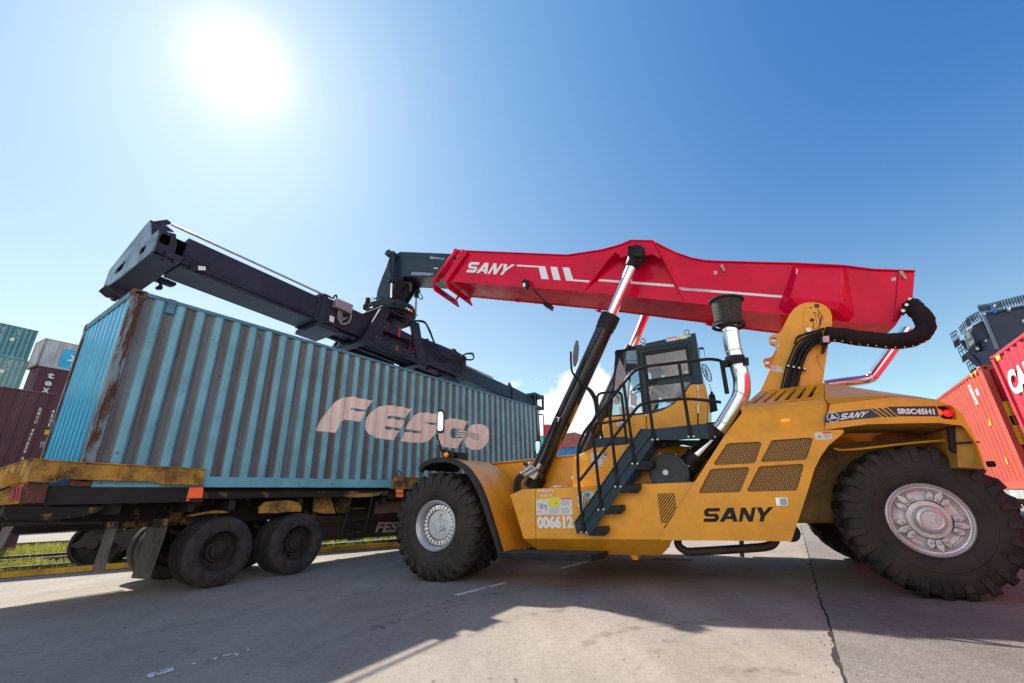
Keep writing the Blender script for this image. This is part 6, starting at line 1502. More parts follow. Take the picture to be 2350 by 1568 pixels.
# white graphics
yg = YN - .004
m = MB(); word(m, 'E', yg, (444, 346), (752, 369), (822, 287), (468, 265)); m.build('lettering', wmark, boom)
m = MB()
for P_ in ([(838, 288), (1055, 300), (1083, 401), (1025, 398), (1005, 309), (834, 300)], [(1095, 303), (1148, 306), (1175, 408), (1120, 404)], [(1190, 308), (1243, 311), (1273, 402), (1400, 411), (1395, 425), (1218, 411)], [(1480, 400), (2052, 441), (2062, 462), (1465, 415)], [(2093, 463), (2345, 482), (2345, 500), (2110, 485)]):
    m.add(MU('E', yg, P_), [list(range(len(P_)))])
P_ = MU('H', yg, [(15, 258), (720, 315), (712, 330), (28, 276)]); m.add(P_, [(0, 1, 2, 3)]); m.build('white_stripe', wmark, boom)
m = MB()
for crop, q in (('H', [(255, 148), (275, 148), (275, 170), (255, 170)]), ('H', [(1455, 190), (1482, 190), (1482, 215), (1455, 215)])): m.add(MU(crop, yg, q), [(0, 1, 2, 3)])
m.build('instruction_label', decal, boom)
m = MB()
def hook(m, crop, y, u, v, r): c = MP(crop, y, u, v); m.lathe([(r * .35, 0), (r * .18, 0)], c + V(0, 0, r * .5), (0, 1, 0), 12); m.bar(c + V(0, 0, r * .2), c - V(0, 0, r * .2), .004, r * .16); m.tube([c - V(0, 0, r * .2), c + V(r * .25, 0, -r * .4), c + V(.0, 0, -r * .6), c + V(-r * .25, 0, -r * .45)], r * .08, 5)
hook(m, 'H', yg - .004, 265, 160, .035); hook(m, 'H', yg - .004, 1469, 203, .04); m.build('hook_symbol', blk, boom)
# work lamps with cable under the boom front
m = MB(); p = MU('E', YN - .05, [(880, 430), (905, 405), (930, 440), (925, 485), (915, 485), (905, 455), (885, 458)]); m.prism(p, (0, -.07, 0)); p = MU('E', 2.2, [(1058, 600), (1068, 588), (1125, 618), (1115, 652), (1060, 620)]); m.prism(p, (0, -.15, 0)); wl_ = m.build('work_lamps', blk, boom, .006)
m = MB(); c = MU('E', YN - .13, [(880, 432), (900, 428), (902, 456), (884, 460)]); m.add(c, [(0, 1, 2, 3)]); m.build('lamp_glass', paint('lamp_lens', (.8, .82, .85), .1), wl_)
m = MB(); q = MU('E', YN - .02, [(905, 405), (950, 430), (965, 470), (975, 492)]) + [MP('E', 1.9, 1020, 540), MP('E', 2.1, 1050, 570), MP('E', 2.2, 1095, 600)]; m.tube(smooth_path(q), .012, 6); m.build('lamp_cable', blk, wl_)

# ---------------- lift cylinders
def lift(yc_, near):
    base = MP('F', 1.28, 1085, 745); topb = MP('E', 1.28, 1556, 705); pin = MP('E', 1.28, 1768, 215)
    if not near: base, topb, pin = (V(p.x, 3.35, p.z) for p in (base, topb, pin))
    d = (topb - base).normalized(); L_ = (pin - base).length; pin2 = base + d * L_
    m = MB(); m.cyl(base, topb, .158, n=36); o = m.build('lift_cylinder', cylm, rs)
    m = MB(); m.cyl(topb - d * .15, topb + d * .06, .178, n=36); m.cyl(topb - d * .25, topb - d * .17, .168, n=36); m.cyl(base - d * .1, base + d * .15, .175, n=30); m.build('cylinder_gland', blk, o)
    m = MB(); m.cyl(topb, pin - d * .14, .098, n=32); m.build('piston_rod', chrome, o)
    m = MB(); m.cyl(pin - d * .26, pin - d * .05, .125, .15, n=24); s_ = 1 if near else -1; m.cyl(pin + V(0, -.14 * s_, 0), pin + V(0, .16 * s_, 0), .15, n=28)
    m.build('rod_eye', blk, o, .006)
    return base, topb, pin, d, o
cylm = paint('cylinder_black', (.012, .013, .015), .16, var=.1, coat=.5, spec=.4)
base, topb, pin, dcy, cyo = lift(1.28, True); lift(0, False)
m = MB(); P_ = MU('E', 1.10, [(1692, 155), (1700, 138), (1740, 140), (1800, 138), (1830, 160), (1832, 195), (1800, 225), (1750, 222), (1725, 200), (1700, 175)]); m.prism(P_, (0, .04, 0))
for u, v in ((1710, 150), (1732, 158)): c = MP('E', 1.09, u, v); m.cyl(c, c - V(0, .02, 0), .028, n=10)
m.build('pin_plate', blk, cyo, .01)
# hose along the cylinder, fittings and valve block at its foot
m = MB(); q = MU('F', 1.10, [(1120, 620), (1160, 545), (1215, 400), (1262, 258)]); m.tube(smooth_path(q), .03, 10); m.tube(smooth_path([p + V(.06, -.02, .0) for p in q]), .018, 8)
a = MP('E', 1.12, 1525, 720); b = MP('F', 1.10, 1262, 258); m.tube([a, a.lerp(b, .5), b], .014, 8)
m.build('cylinder_hose', blk, cyo)
m = MB(); q = MU('F', 1.08, [(1250, 245), (1282, 250), (1262, 290), (1248, 275)]); m.prism(q, (0, .04, 0)); m.build('hose_fitting', steel, cyo, .005)
m = MB(); q = MU('F', 1.0, [(1035, 615), (1095, 635), (1115, 690), (1080, 725), (1020, 690)]); m.prism(q, (0, .12, 0)); vb = m.build('valve_block', steel, rs, .008)
m = MB()
for a, b in (((985, 680), (1055, 630)), ((1010, 695), (1075, 655))): p, q_ = MU('F', .97, [a, b]); m.cyl(p, q_, .035, n=14); m.cyl(p.lerp(q_, .6), q_, .045, n=6)
for (u, v) in ((1055, 640), (1075, 665), (1095, 655)): c = MP('F', .98, u, v); m.cyl(c, c + V(0, -.05, .02), .03, n=8)
m.tube(MU('F', .98, [(1040, 610), (1058, 590)]), .02, 8); m.tube(MU('F', .98, [(1110, 640), (1130, 605)]), .035, 10); m.build('valve_fittings', steel, vb)
m = MB()
for dx in (0, 25): m.tube(smooth_path(MU('F', .97, [(985 + dx, 685 + dx * .4), (955 + dx, 715), (942 + dx, 760), (946 + dx, 830)])), .036, 12)
m.tube(MU('F', .97, [(1005, 600), (1030, 612)]), .03, 10); m.tube(smooth_path(MU('F', 1.0, [(1110, 690), (1140, 700), (1135, 720)])), .03, 10)
m.build('valve_hose', rub, vb)

# ---------------- boom support posts
pst = MU('H', 1.36, [(565, 965), (605, 880), (635, 810), (660, 740), (682, 680), (672, 650), (640, 635), (627, 612), (630, 592), (648, 580), (690, 572), (712, 548), (740, 490), (770, 435), (800, 400), (835, 375), (880, 362), (930, 360), (980, 370), (1015, 388), (1040, 415), (1052, 450), (1053, 500), (1040, 570), (1025, 660), (1005, 800), (992, 905)])
hc = [MP('H', 1.36, 661 + 21 * cos(t), 611 + 15 * sin(t)) for t in (2 * pi * i / 16 for i in range(16))]
m = MB(); m.holed(pst, [hc], (0, .10, 0)); post_ = m.build('boom_post', yel, rs)
m = MB(); m.holed([V(p.x, 2 * YC - 1.46, p.z) for p in pst], [[V(p.x, 2 * YC - 1.46, p.z) for p in hc]], (0, .10, 0)); m.build('boom_post', yel, rs)
m = MB(); m.box((4.9, 1.47, 1.75), (5.6, 2.73, 2.45)); m.build('post_crossbox', yel, rs)
m = MB(); q = MU('H', 1.345, [(865, 425), (885, 398), (930, 382), (975, 395), (997, 430), (985, 470), (930, 560), (900, 572), (868, 562), (863, 500)]); m.prism(q, (0, .014, 0)); m.build('pin_cover', yel, post_, .003)
oil = paint('oil_stain', (.06, .035, .02), .6, var=.3)
m = MB()
for u, v, r_ in ((950, 384, .035), (918, 480, .03), (933, 431, .012), (910, 397, .012)): c = MP('H', 1.343, u, v); m.cyl(c, c + V(0, -.002, 0), r_, n=16)
rq = random.Random(9)
for u0, v0, u1, v1, w in ((955, 400, 975, 520, 10), (965, 420, 1000, 480, 8), (930, 495, 925, 560, 9), (985, 450, 960, 560, 14), (945, 720, 990, 830, 5), (950, 560, 920, 640, 16), (975, 540, 950, 600, 12), (940, 430, 950, 500, 6)):
    pts_l, pts_r = [], []
    for i in range(9): t = i / 8; ww = w * (1 - .6 * t) * rq.uniform(.4, 1.1); u = u0 + (u1 - u0) * t + rq.uniform(-3, 3); v = v0 + (v1 - v0) * t; pts_l.append((u - ww / 2, v)); pts_r.append((u + ww / 2, v))
    P_ = MU('H', 1.3425, pts_l + pts_r); m.add(P_, [(i, i + 1, 9 + i + 1, 9 + i) for i in range(8)])
m.build('oil_stain', oil, post_)
m = MB(); c = MP('H', 1.345, 893, 550); m.cyl(c, c - V(0, .03, 0), .04, n=6); m.build('pin_bolt', bolt, post_)
m = MB(); m.add(MU('H', 1.356, [(665, 638), (686, 634), (690, 658), (670, 662)]), [(0, 1, 2, 3)]); m.add(MU('H', 1.356, [(640, 780), (728, 800), (722, 838), (633, 820)]), [(0, 1, 2, 3)]); m.build('instruction_label', decal, post_)
m = MB(); m.add(MU('H', 1.352, [(685, 792), (726, 801), (724, 812), (688, 804)]), [(0, 1, 2, 3)]); m.build('label_band', ylab, post_)
m = MB(); c = MP('H', 1.352, 659, 801); m.lathe([(.036, 0), (.028, 0)], c, (0, 1, 0), 24); m.bar(c + V(-.022, 0, .022), c + V(.022, 0, -.022), .003, .007); m.build('no_entry_symbol', rlab, post_)
m = MB(); hook(m, 'H', 1.352, 678, 648, .035); m.build('hook_symbol', blk, post_)
# hoses up the post
m = MB()
for i, (a, w) in enumerate((((708, 950), .012), ((735, 950), .028), ((770, 948), .028), ((808, 945), .028))):
    o = i * 33 - 8
    q = MU('H', 1.30, [a, (752 + o * .95, 800), (790 + o * .95, 700), (820 + o * .8, 640 + i * 14), (870 + o * .5, 600 + i * 16), (930 + o * .2, 575 + i * 18), (985, 560 + i * 20)]); m.tube(smooth_path(q, 5), w, 10)
q = MU('H', 1.28, [(820, 600), (870, 575), (960, 550), (1000, 545)]); m.tube(smooth_path(q), .014, 8); m.tube(smooth_path(MU('H', 1.28, [(800, 640), (825, 590), (900, 570), (1000, 535)])), .014, 8)
hs = m.build('post_hoses', blk, rs)
m = MB(); q = MU('H', 1.26, [(745, 783), (880, 808), (878, 824), (745, 798)]); m.prism(q, (0, .05, 0)); m.build('hose_clamp', blk, hs, .004)
m = MB()
for u, v in ((757, 790), (793, 797), (830, 804), (868, 812)): c = MP('H', 1.258, u, v); m.cyl(c, c - V(0, .015, 0), .014, n=8)
m.build('clamp_bolts', bolt, hs)
# fabric hose sleeve
slv = paint('hose_fabric', (.014, .013, .013), .8, var=.3, dirt=(.045, .03, .03), amt=.5, spec=.15, dscale=4, bump=.05, bscale=14)
q = [MP('H', y, u, v) for u, v, y in ((1005, 572, 1.25), (1060, 578, 1.25), (1150, 588, 1.25), (1240, 604, 1.25), (1330, 612, 1.27), (1430, 622, 1.3), (1530, 620, 1.33), (1610, 602, 1.36), (1665, 565, 1.38), (1685, 520, 1.4), (1672, 470, 1.42), (1640, 430, 1.45), (1600, 392, 1.48), (1585, 370, 1.5))]
pth = smooth_path(q, 8); m = MB(); n = 26; vs = []
a_ = V(0, -1, 0)
for i, p in enumerate(pth):
    d = (pth[min(i + 1, len(pth) - 1)] - pth[max(i - 1, 0)]).normalized(); a = (a_ - d * a_.dot(d)).normalized(); b = d.cross(a)
    for k_ in range(n):
        t = 2 * pi * k_ / n; rr = .110 + .012 * noise.noise(V(i * .16, cos(t) * 1.6, sin(t) * 1.6)) + .007 * noise.noise(V(i * .5, cos(t) * 2.5, sin(t) * 2.5 + 9))
        vs.append(p + (a * cos(t) + b * sin(t)) * rr * (1.0 if i > 2 else .97))
m.add(vs, [(i * n + k_, i * n + (k_ + 1) % n, (i + 1) * n + (k_ + 1) % n, (i + 1) * n + k_) for i in range(len(pth) - 1) for k_ in range(n)], True); m.add(vs[:n], [list(range(n))[::-1]]); m.add(vs[-n:], [list(range(n))])
sv = m.build('hose_sleeve', slv, rs)
m = MB()
for i in range(2, 70, 5):
    if i >= len(pth): break
    m.sphere(pth[i] + V(0, -.045, -.105), .014, 8, 5)
m.build('sleeve_studs', bolt, sv)
m = MB(); P_ = MU('H', 1.42, [(1575, 330), (1600, 328), (1645, 345), (1650, 362), (1600, 358), (1555, 432), (1522, 424)]); m.prism(P_, (0, .12, 0))
br_o = m.build('sleeve_bracket', blk, rs, .006); m = MB()
for u, v in ((1578, 340), (1555, 378), (1532, 418)): c = MP('H', 1.41, u, v); m.cyl(c, c - V(0, .012, 0), .022, n=10)
m.build('bracket_bolts', bolt, br_o)
m = MB(); P_ = MU('H', 1.12, [(990, 588), (1034, 584), (1036, 628), (992, 630)]); m.prism(P_, (0, .03, 0)); m.build('rear_lamp', paint('pink_lens', (.75, .40, .40), .3), rs, .008)
m = MB(); P_ = MU('H', 1.15, [(968, 590), (1042, 580), (1045, 632), (970, 636)]); m.prism(P_, (0, .07, 0)); P_ = MU('H', 1.2, [(985, 640), (1025, 635), (1000, 710), (980, 705)]); m.prism(P_, (0, .03, 0)); m.build('rear_lamp_housing', blk, rs, .006)

# ---------------- cab
def Q(y, pts): return MU('Q', y, pts)
CY0, CY1 = 1.25, 2.95
sk = Q(CY0 - .03, [(160, 1500), (150, 1420), (160, 1310), (185, 1262), (215, 1245), (275, 1232), (755, 1192), (755, 1400), (1000, 1390)])
m = MB(); P_ = Q(CY0 - .03, [(150, 1560), (150, 1420), (158, 1320), (180, 1265), (215, 1246), (275, 1232), (755, 1192), (770, 1540)]); m.prism(P_, (0, CY1 - CY0 + .06, 0)); cbs = m.build('cab_base', yel, rs, .03, 4)
m = MB(); P_ = Q(CY0 - .03, [(763, 1192), (860, 1178), (1000, 1132), (1130, 1058), (1220, 980), (1300, 895), (1345, 820), (1375, 785), (1450, 780), (1468, 860), (1470, 1530), (778, 1540)]); m.prism(P_, (0, .06, 0)); m.build('cab_door_skirt', yel, cbs, .02, 3)
m = MB(); P_ = Q(CY0 - .03, [(1478, 782), (1555, 770), (1575, 790), (1612, 960), (1615, 1520), (1482, 1530)]); m.prism(P_, (0, CY1 - CY0 + .06, 0)); m.build('cab_rear_skirt', yel, cbs, .02, 3)
m = MB(); fl = Q(CY0 + .04, [(300, 1240), (1480, 1180), (1480, 1300), (300, 1330)]); m.prism(fl, (0, 1.6, 0)); m.build('cab_floor', blk, cbs)
m = MB(); P_ = Q(CY0 - .0, [(600, 258), (1440, 72), (1452, 165), (640, 300)]); m.prism(P_, (0, CY1 - CY0, 0)); 
fr3 = Q(1.45, [(355, 325)])[0]
rp_ = Q(CY0, [(600, 258), (640, 300)]); m.add([fr3, fr3 + V(0, 1.3, 0), V(rp_[0].x, CY1, rp_[0].z), rp_[0], fr3 + V(.01, 0, -.04), fr3 + V(.01, 1.3, -.04), V(rp_[1].x, CY1, rp_[1].z), rp_[1]], [(0, 1, 2, 3), (7, 6, 5, 4), (0, 4, 5, 1), (0, 3, 7, 4), (1, 5, 6, 2)])
roof = m.build('cab_roof', cabm, rs, .012, 3)
outer = Q(CY0, [(622, 298), (1448, 160), (1553, 772), (1465, 782), (1375, 790), (1310, 880), (1220, 975), (1120, 1062), (1000, 1132), (860, 1178), (765, 1192), (715, 1192)])
h1 = Q(CY0, [(748, 385), (1300, 292), (1352, 635), (795, 716)]); h2 = Q(CY0, [(788, 808), (1350, 742), (1358, 775), (1250, 930), (1140, 1035), (1050, 1090), (850, 1148), (822, 1120)])
m = MB(); m.holed(outer, [h1, h2], (0, .05, 0)); cf = m.build('cab_frame', cabm, rs)
fo_ = [V(p.x, CY1, p.z) for p in outer]; fcx, fcz = sum(p.x for p in fo_) / len(fo_), sum(p.z for p in fo_) / len(fo_); m = MB(); m.holed(fo_, [[V(fcx + (p.x - fcx) * .88, CY1, fcz + (p.z - fcz) * .90) for p in fo_]], (0, -.05, 0)); m.build('cab_frame', cabm, rs); m = MB(); a_, b_2 = Q(CY0, [(640, 300), (1440, 168)]); m.add([a_ + V(.02, .06, -.015), b_2 + V(-.02, .06, -.015), V(b_2.x - .02, CY1 - .06, b_2.z - .015), V(a_.x + .02, CY1 - .06, a_.z - .015)], [(0, 1, 2, 3)]); m.build('headliner', paint('headliner', (.50, .56, .62), .8), cf)
m = MB()
for lp_ in ([(700, 350), (1330, 240), (1392, 655), (750, 755), (700, 350)], [(660, 312), (1365, 195), (1418, 775)], [(660, 312), (745, 1180)], [(640, 305), (735, 1190)]):
    P_ = Q(CY0 - .004, lp_)
    for a, b in zip(P_[:-1], P_[1:]): m.bar(a, b, .008, .012)
m.build('door_seal', blk, cf)
m = MB(); P_ = Q(CY0 - .006, [(715, 358), (1322, 255), (1385, 650), (765, 740)]); m.holed(P_, [Q(CY0 - .006, [(748, 385), (1300, 292), (1352, 635), (795, 716)])], (0, .02, 0)); m.build('window_frame', blk, cf)
m = MB(); P_ = Q(CY0 - .03, [(785, 750), (905, 735), (905, 760), (788, 778)]); m.prism(P_, (0, .03, 0)); P_ = Q(CY0 - .02, [(1475, 880), (1490, 870), (1505, 960), (1490, 970)]); m.prism(P_, (0, .03, 0)); m.build('door_handle', blk, cf, .004)
gl_ = glass('cab_glass', (.80, .88, .90)); gl2 = glass('cab_glass_tint', (.70, .84, .88))
m = MB(); m.add([p + V(0, .02, 0) for p in h1], [(0, 1, 2, 3)]); m.build('side_window', gl_, cf); m = MB(); m.add([p + V(0, .02, 0) for p in h2], [list(range(len(h2)))]); m.build('lower_window', gl2, cf)
m = MB(); P_ = Q(CY0 + .026, [(1245, 300), (1300, 292), (1350, 635), (1300, 642)]); m.add(P_, [(0, 1, 2, 3)])
m = MB(); m.add([V(fcx + (p.x - fcx) * .89, CY1 - .02, fcz + (p.z - fcz) * .91) for p in fo_], [list(range(len(fo_)))]); m.build('far_window', gl_, cf)
# front quarter glass and windscreen
fb = Q(1.45, [(275, 1225)])[0]; A0, A1 = fr3, fb; B0_, B1_ = Q(CY0, [(625, 300), (720, 1190)])
m = MB(); m.add([A0, B0_, B1_, A1], [(0, 1, 2, 3)]); m.build('quarter_window', gl_, cf)
A0f, A1f = A0 + V(0, 1.3, 0), A1 + V(0, 1.3, 0)
m = MB(); m.add([A0, A0f, A1f, A1], [(0, 1, 2, 3)]); m.build('windscreen', gl_, cf)
m = MB(); m.add([A0f, V(B0_.x, CY1, B0_.z), V(B1_.x, CY1, B1_.z), A1f], [(0, 1, 2, 3)]); m.build('far_quarter_window', gl_, cf)
m = MB()
for a, b in ((A0, A1), (A0f, A1f), (A1, B1_), (A1, A1f), (A0, B0_)): m.bar(a, b, .03, .03)
m.bar(A0 + V(-.02, .01, 0), A0 + V(-.035, .01, -.3), .02, .03); m.build('windscreen_frame', blk, cf)
m = MB(); P_ = Q(CY1 - .05, [(1300, 292), (1352, 635), (1240, 640)]); 
rearp = Q(CY0 + .05, [(1452, 165), (1548, 772)]); m.add([rearp[0], rearp[0] + V(0, 1.6, 0), rearp[1] + V(0, 1.6, 0), rearp[1]], [(0, 1, 2, 3)]); m.build('rear_window', gl2, cf)
# wipers, lifting eyes, labels on the roof
m = MB(); m.tube(smooth_path([A0.lerp(A1, .17) + V(-.03, .1, 0), A0.lerp(A1, .3) + V(-.03, .45, 0), A0.lerp(A1, .36) + V(-.03, .8, 0)]), .012, 6); m.build('wiper', blk, cf)
m = MB()
for u, v in ((720, 185), (1322, 68)): c = Q(1.4, [(u, v)])[0]; m.lathe([(.05, .0), (.042, .01), (.032, 0), (.042, -.01), (.05, 0)], c, (0, 1, 0), 20); m.cyl(c - V(0, 0, .04), c - V(0, 0, .09), .02, n=10)
m.build('lifting_eye', steel, roof)
m = MB()
for q in ([(1035, 148), (1178, 122), (1182, 175), (1040, 197)], [(1325, 92), (1370, 85), (1374, 132), (1330, 140)], [(706, 218), (745, 212), (750, 250), (710, 256)], [(1183, 120), (1320, 98), (1325, 148), (1186, 172)]): m.add(Q(CY0 - .003, q), [(0, 1, 2, 3)])
m.build('instruction_label', decal, roof)
m = MB(); m.add(Q(CY0 - .006, [(1038, 150), (1176, 124), (1178, 137), (1040, 163)]), [(0, 1, 2, 3)]); m.build('warning_band', rlab, roof)
m = MB(); m.add(Q(CY0 - .006, [(1194, 168), (1250, 158), (1219, 120)]), [(0, 1, 2)]); m.add(Q(CY0 - .006, [(1254, 104), (1320, 94), (1322, 106), (1256, 118)]), [(0, 1, 2, 3)]); m.build('warning_triangle', ylab, roof)
m = MB(); hook(m, 'Q', CY0 - .008, 1350, 112, .05); hook(m, 'Q', CY0 - .008, 728, 233, .04); m.build('hook_symbol', blk, roof)
m = MB(); m.add(Q(CY0 - .065, [(355, 1300), (440, 1292), (445, 1355), (360, 1362)]), [(0, 1, 2, 3)]); m.build('instruction_label', decal, cbs)
m = MB(); c = Q(CY0 - .068, [(398, 1326)])[0]; m.lathe([(.028, 0), (.021, 0)], c, (0, 1, 0), 20); m.bar(c + V(-.015, 0, .02), c + V(.015, 0, -.02), .003, .006); m.build('no_entry_symbol', rlab, cbs)
# things behind the cab: folding screen, round mirror, work lamp
m = MB(); P_ = Q(1.5, [(1478, 280), (1545, 272), (1560, 300), (1580, 450), (1550, 300), (1495, 295), (1510, 420)]); m.prism(P_, (0, .03, 0)); m.build('antenna_bracket', blk, rs)
m = MB(); c = Q(1.5, [(1592, 628)])[0]; m.lathe([(.15, 0), (.16, .008), (.15, .016)], c, V(.9, -.35, .1), 28)
for t in range(6): an = t * pi / 6; d_ = V(.35 * cos(an), .9 * cos(an), sin(an)).normalized() * .15; m.tube([c - d_, c + d_], .004, 5)
m.build('fan_guard', blk, rs)
m = MB(); P_ = Q(1.5, [(1620, 940), (1640, 918), (1690, 912), (1712, 940), (1745, 1130), (1640, 1160)]); m.prism(P_, (0, .14, 0)); m.tube(Q(1.5, [(1665, 920), (1665, 885)]), .02, 8); m.tube(Q(1.5, [(1630, 780), (1668, 900)]), .006, 5); m.build('filter_bottle', blk, rs, .01)
m = MB(); q = MP('G', .9, 1235, 640); 
m.box((4.15, .8, 1.75), (4.55, 3.4, 2.1)); m.build('engine_top', blk, rs)
# ---------------- seat, wheel and driver
seatm = paint('seat_fabric', (.03, .03, .035), .8, var=.1)
so_ = Q(1.95, [(1230, 960)])[0]
sx_, sz_ = so_.x, so_.z
m = MB(); m.box((sx_ - .28, 1.72, sz_ - .02), (sx_ + .22, 2.2, sz_ + .10)); m.prism([V(sx_ + .14, 1.74, sz_ + .06), V(sx_ + .24, 1.74, sz_ + .06), V(sx_ + .34, 1.74, sz_ + .75), V(sx_ + .25, 1.74, sz_ + .75)], (0, .44, 0)); m.box((sx_ - .15, 1.8, sz_ - .35), (sx_ + .1, 2.1, sz_ - .02)); m.build('driver_seat', seatm, rs, .03, 3)
m = MB(); c = V(sx_ - .68, 1.95, sz_ + .26); ax_w = V(-.55, 0, 1).normalized(); u_ = ax_w.orthogonal().normalized(); v_ = ax_w.cross(u_)
m.tube([c + (u_ * cos(t) + v_ * sin(t)) * .19 for t in (2 * pi * i / 24 for i in range(25))], .014, 8); m.tube([c + u_ * .19, c - u_ * .19], .012, 6); m.tube([c, c - ax_w * .55], .04, 10); m.build('steering_wheel', blk, rs)
m = MB(); P_ = Q(1.75, [(790, 590), (965, 545), (975, 680), (870, 700), (860, 600), (800, 630)]); m.prism(P_, (0, .05, 0)); m.build('monitor', blk, rs, .006)
m = MB(); P_ = Q(2.5, [(545, 930), (560, 912), (620, 925), (635, 960), (630, 1080), (550, 1070)]); m.prism(P_, (0, .02, 0)); m.build('inside_sticker', decal, rs)
m = MB(); P_ = Q(1.7, [(385, 1095), (560, 1090), (580, 1190), (400, 1215)]); m.prism(P_, (0, .3, 0)); m.build('paper_box', decal, rs, .01)

# ---------------- telescopic inner boom with its drooping head
I0, I1 = 1.73, 2.47
def T(y, pts): return MU('T', y, pts)
head = T(I0, [(1600, 190), (1200, 172), (690, 153), (625, 182), (560, 215), (522, 255), (475, 400), (405, 570), (335, 770), (322, 870), (300, 930), (262, 1000), (330, 1000), (470, 930), (520, 850), (560, 780), (640, 660), (700, 570), (725, 542), (850, 546), (1230, 556), (1600, 590)])
m = MB(); m.prism(head, (0, .05, 0)); m.prism([V(p.x, I1 - .05, p.z) for p in head], (0, .05, 0))
upper = [head[0], head[1], head[2], head[3], head[4]]; 
m.add([p + V(0, .05, -.004) for p in head[:12]] + [V(p.x, I1 - .05, p.z - .004) for p in head[:12]], [(i, i + 1, 12 + i + 1, 12 + i) for i in range(11)])
lowr = head[18:]; m.add([p + V(0, .05, .004) for p in lowr] + [V(p.x, I1 - .05, p.z + .004) for p in lowr], [(i, i + 1, len(lowr) + i + 1, len(lowr) + i) for i in range(len(lowr) - 1)])
web = head[14:19]; m.add([p + V(-.10, .05, .0) for p in web] + [V(p.x - .10, I1 - .05, p.z) for p in web], [(i, i + 1, 5 + i + 1, 5 + i) for i in range(4)])
ib = m.build('inner_boom', navyb, rs, .008)
m = MB(); P_ = T(I0 - .004, [(870, 482), (900, 470), (1225, 488), (1210, 530), (860, 520)]); m.add(P_, [list(range(5))]); P_ = T(I0 - .004, [(1165, 230), (1185, 232), (1260, 240), (1410, 262), (1395, 280), (1280, 272), (1170, 265)]); m.add(P_, [list(range(7))]); m.build('bare_slide_pad', paint('scraped_paint', (.30, .38, .46), .5, var=.2, dirt=(.08, .13, .18), amt=.8, dscale=9), ib)
m = MB(); P_ = T(I0 - .003, [(850, 490), (880, 468), (900, 460), (1240, 480), (1235, 490), (905, 472), (868, 500), (860, 520), (848, 525)]); m.add(P_, [list(range(9))]); m.build('slide_groove', blk, ib)
m = MB(); P_ = T(I0 - .004, [(1222, 408), (1290, 405), (1292, 422), (1225, 425)]); m.add(P_, [(0, 1, 2, 3)]); m.build('instruction_label', decal, ib)
m = MB(); a, b, t = T(I0 - .004, [(495, 400), (660, 410), (495, 370)]); m.text('SANY', a, b - a, (0, 0, 1), (t.z - a.z) * .8, (b - a).length, shear=.2); m.build('faint_lettering', paint('faint_red', (.30, .03, .06), .5), ib)
def damper(y, top, bar_, rod, r):
    a, b, c = T(y, [top, bar_, rod]); m = MB(); m.cyl(a, b, r, n=20); m.sphere(a, r * 1.35, 12, 8); m.cyl(b, b + (b - a).normalized() * -.06, r * 1.15, n=20); o = m.build('damping_cylinder', navyb, rs)
    m = MB(); m.cyl(b, c, r * .45, n=16); m.build('damper_rod', chrome, o); return a
damper(1.60, (578, 200), (565, 640), (555, 885), .075); damper(2.62, (975, 700), (950, 870), (942, 1120), .06)
m = MB(); c = T(1.60, [(545, 200)])[0]; m.cyl(c + V(0, -.12, 0), c + V(0, 1.2, 0), .095, n=24); m.build('damper_pin', navyb, rs, .006)
m = MB(); m.tube(smooth_path(T(1.48, [(545, 200), (530, 330), (530, 430), (545, 500), (600, 570), (700, 610), (830, 650)])), .016, 6); m.tube(smooth_path(T(1.5, [(520, 575), (560, 600), (640, 640), (720, 655), (830, 660)])), .014, 6)
rq = random.Random(4)
for i in range(15):
    u0, v0 = rq.uniform(820, 900), rq.uniform(660, 720); u1, v1 = rq.uniform(600, 760), rq.uniform(860, 980); m.tube(smooth_path(T(1.95, [(u0, v0), ((u0 + u1) / 2 + rq.uniform(-90, 10), (v0 + v1) / 2 + rq.uniform(-60, 60)), (u1, v1)])), .010, 5)
m.tube(smooth_path(T(2.3, [(880, 690), (940, 760), (1000, 800), (1045, 870), (1030, 905), (985, 870)])), .014, 6); m.tube(smooth_path(T(2.3, [(870, 700), (960, 740), (1010, 760), (1000, 800)])), .014, 6)
m.build('head_hoses', blk, rs)
m = MB()
for u, v in ((820, 660), (845, 690), (860, 660), (875, 700), (858, 730), (860, 770)): a = T(1.9, [(u, v)])[0]; m.cyl(a, a + V(.03, -.05, .02), .022, n=8)
m.build('hose_fittings', paint('dull_brass', (.35, .27, .18), .4, .7), rs)
# rotator
RC = T(2.10, [(560, 1090)])[0]
RC = V(RC.x, RC.y, RC.z)
m = MB(); P_ = T(1.62, [(250, 1000), (330, 860), (350, 868), (420, 860), (470, 905), (520, 890), (560, 900), (610, 960), (550, 955), (440, 965), (300, 1010)]); m.prism(P_, (0, .06, 0)); m.prism([p + V(0, .92, 0) for p in P_], (0, .06, 0))
c = T(1.60, [(362, 930)])[0]; m.cyl(c, c - V(0, .05, 0), .13, n=28); m.cyl(c - V(0, .05, 0), c - V(0, .07, 0), .09, n=24)
m.lathe([(0, .10), (.45, .10), (.62, .07), (.62, .03), (.60, .0)], RC, (0, 0, 1), 40); m.build('rotator_yoke', navyb, rs, .006)
m = MB(); m.lathe([(.60, 0), (.60, -.10), (.40, -.10), (.40, 0)], RC, (0, 0, 1), 48)
for i in range(84): a = 2 * pi * i / 84; m.bar(RC + V(.60 * cos(a), .60 * sin(a), -.01), RC + V(.625 * cos(a), .625 * sin(a), -.01), .02, .075) if False else m.box((RC.x + .61 * cos(a) - .01, RC.y + .61 * sin(a) - .01, RC.z - .085), (RC.x + .61 * cos(a) + .01, RC.y + .61 * sin(a) + .01, RC.z - .015))
m.build('slewing_ring', paint('ring_steel', (.05, .045, .042), .45, .5, var=.2), rs)
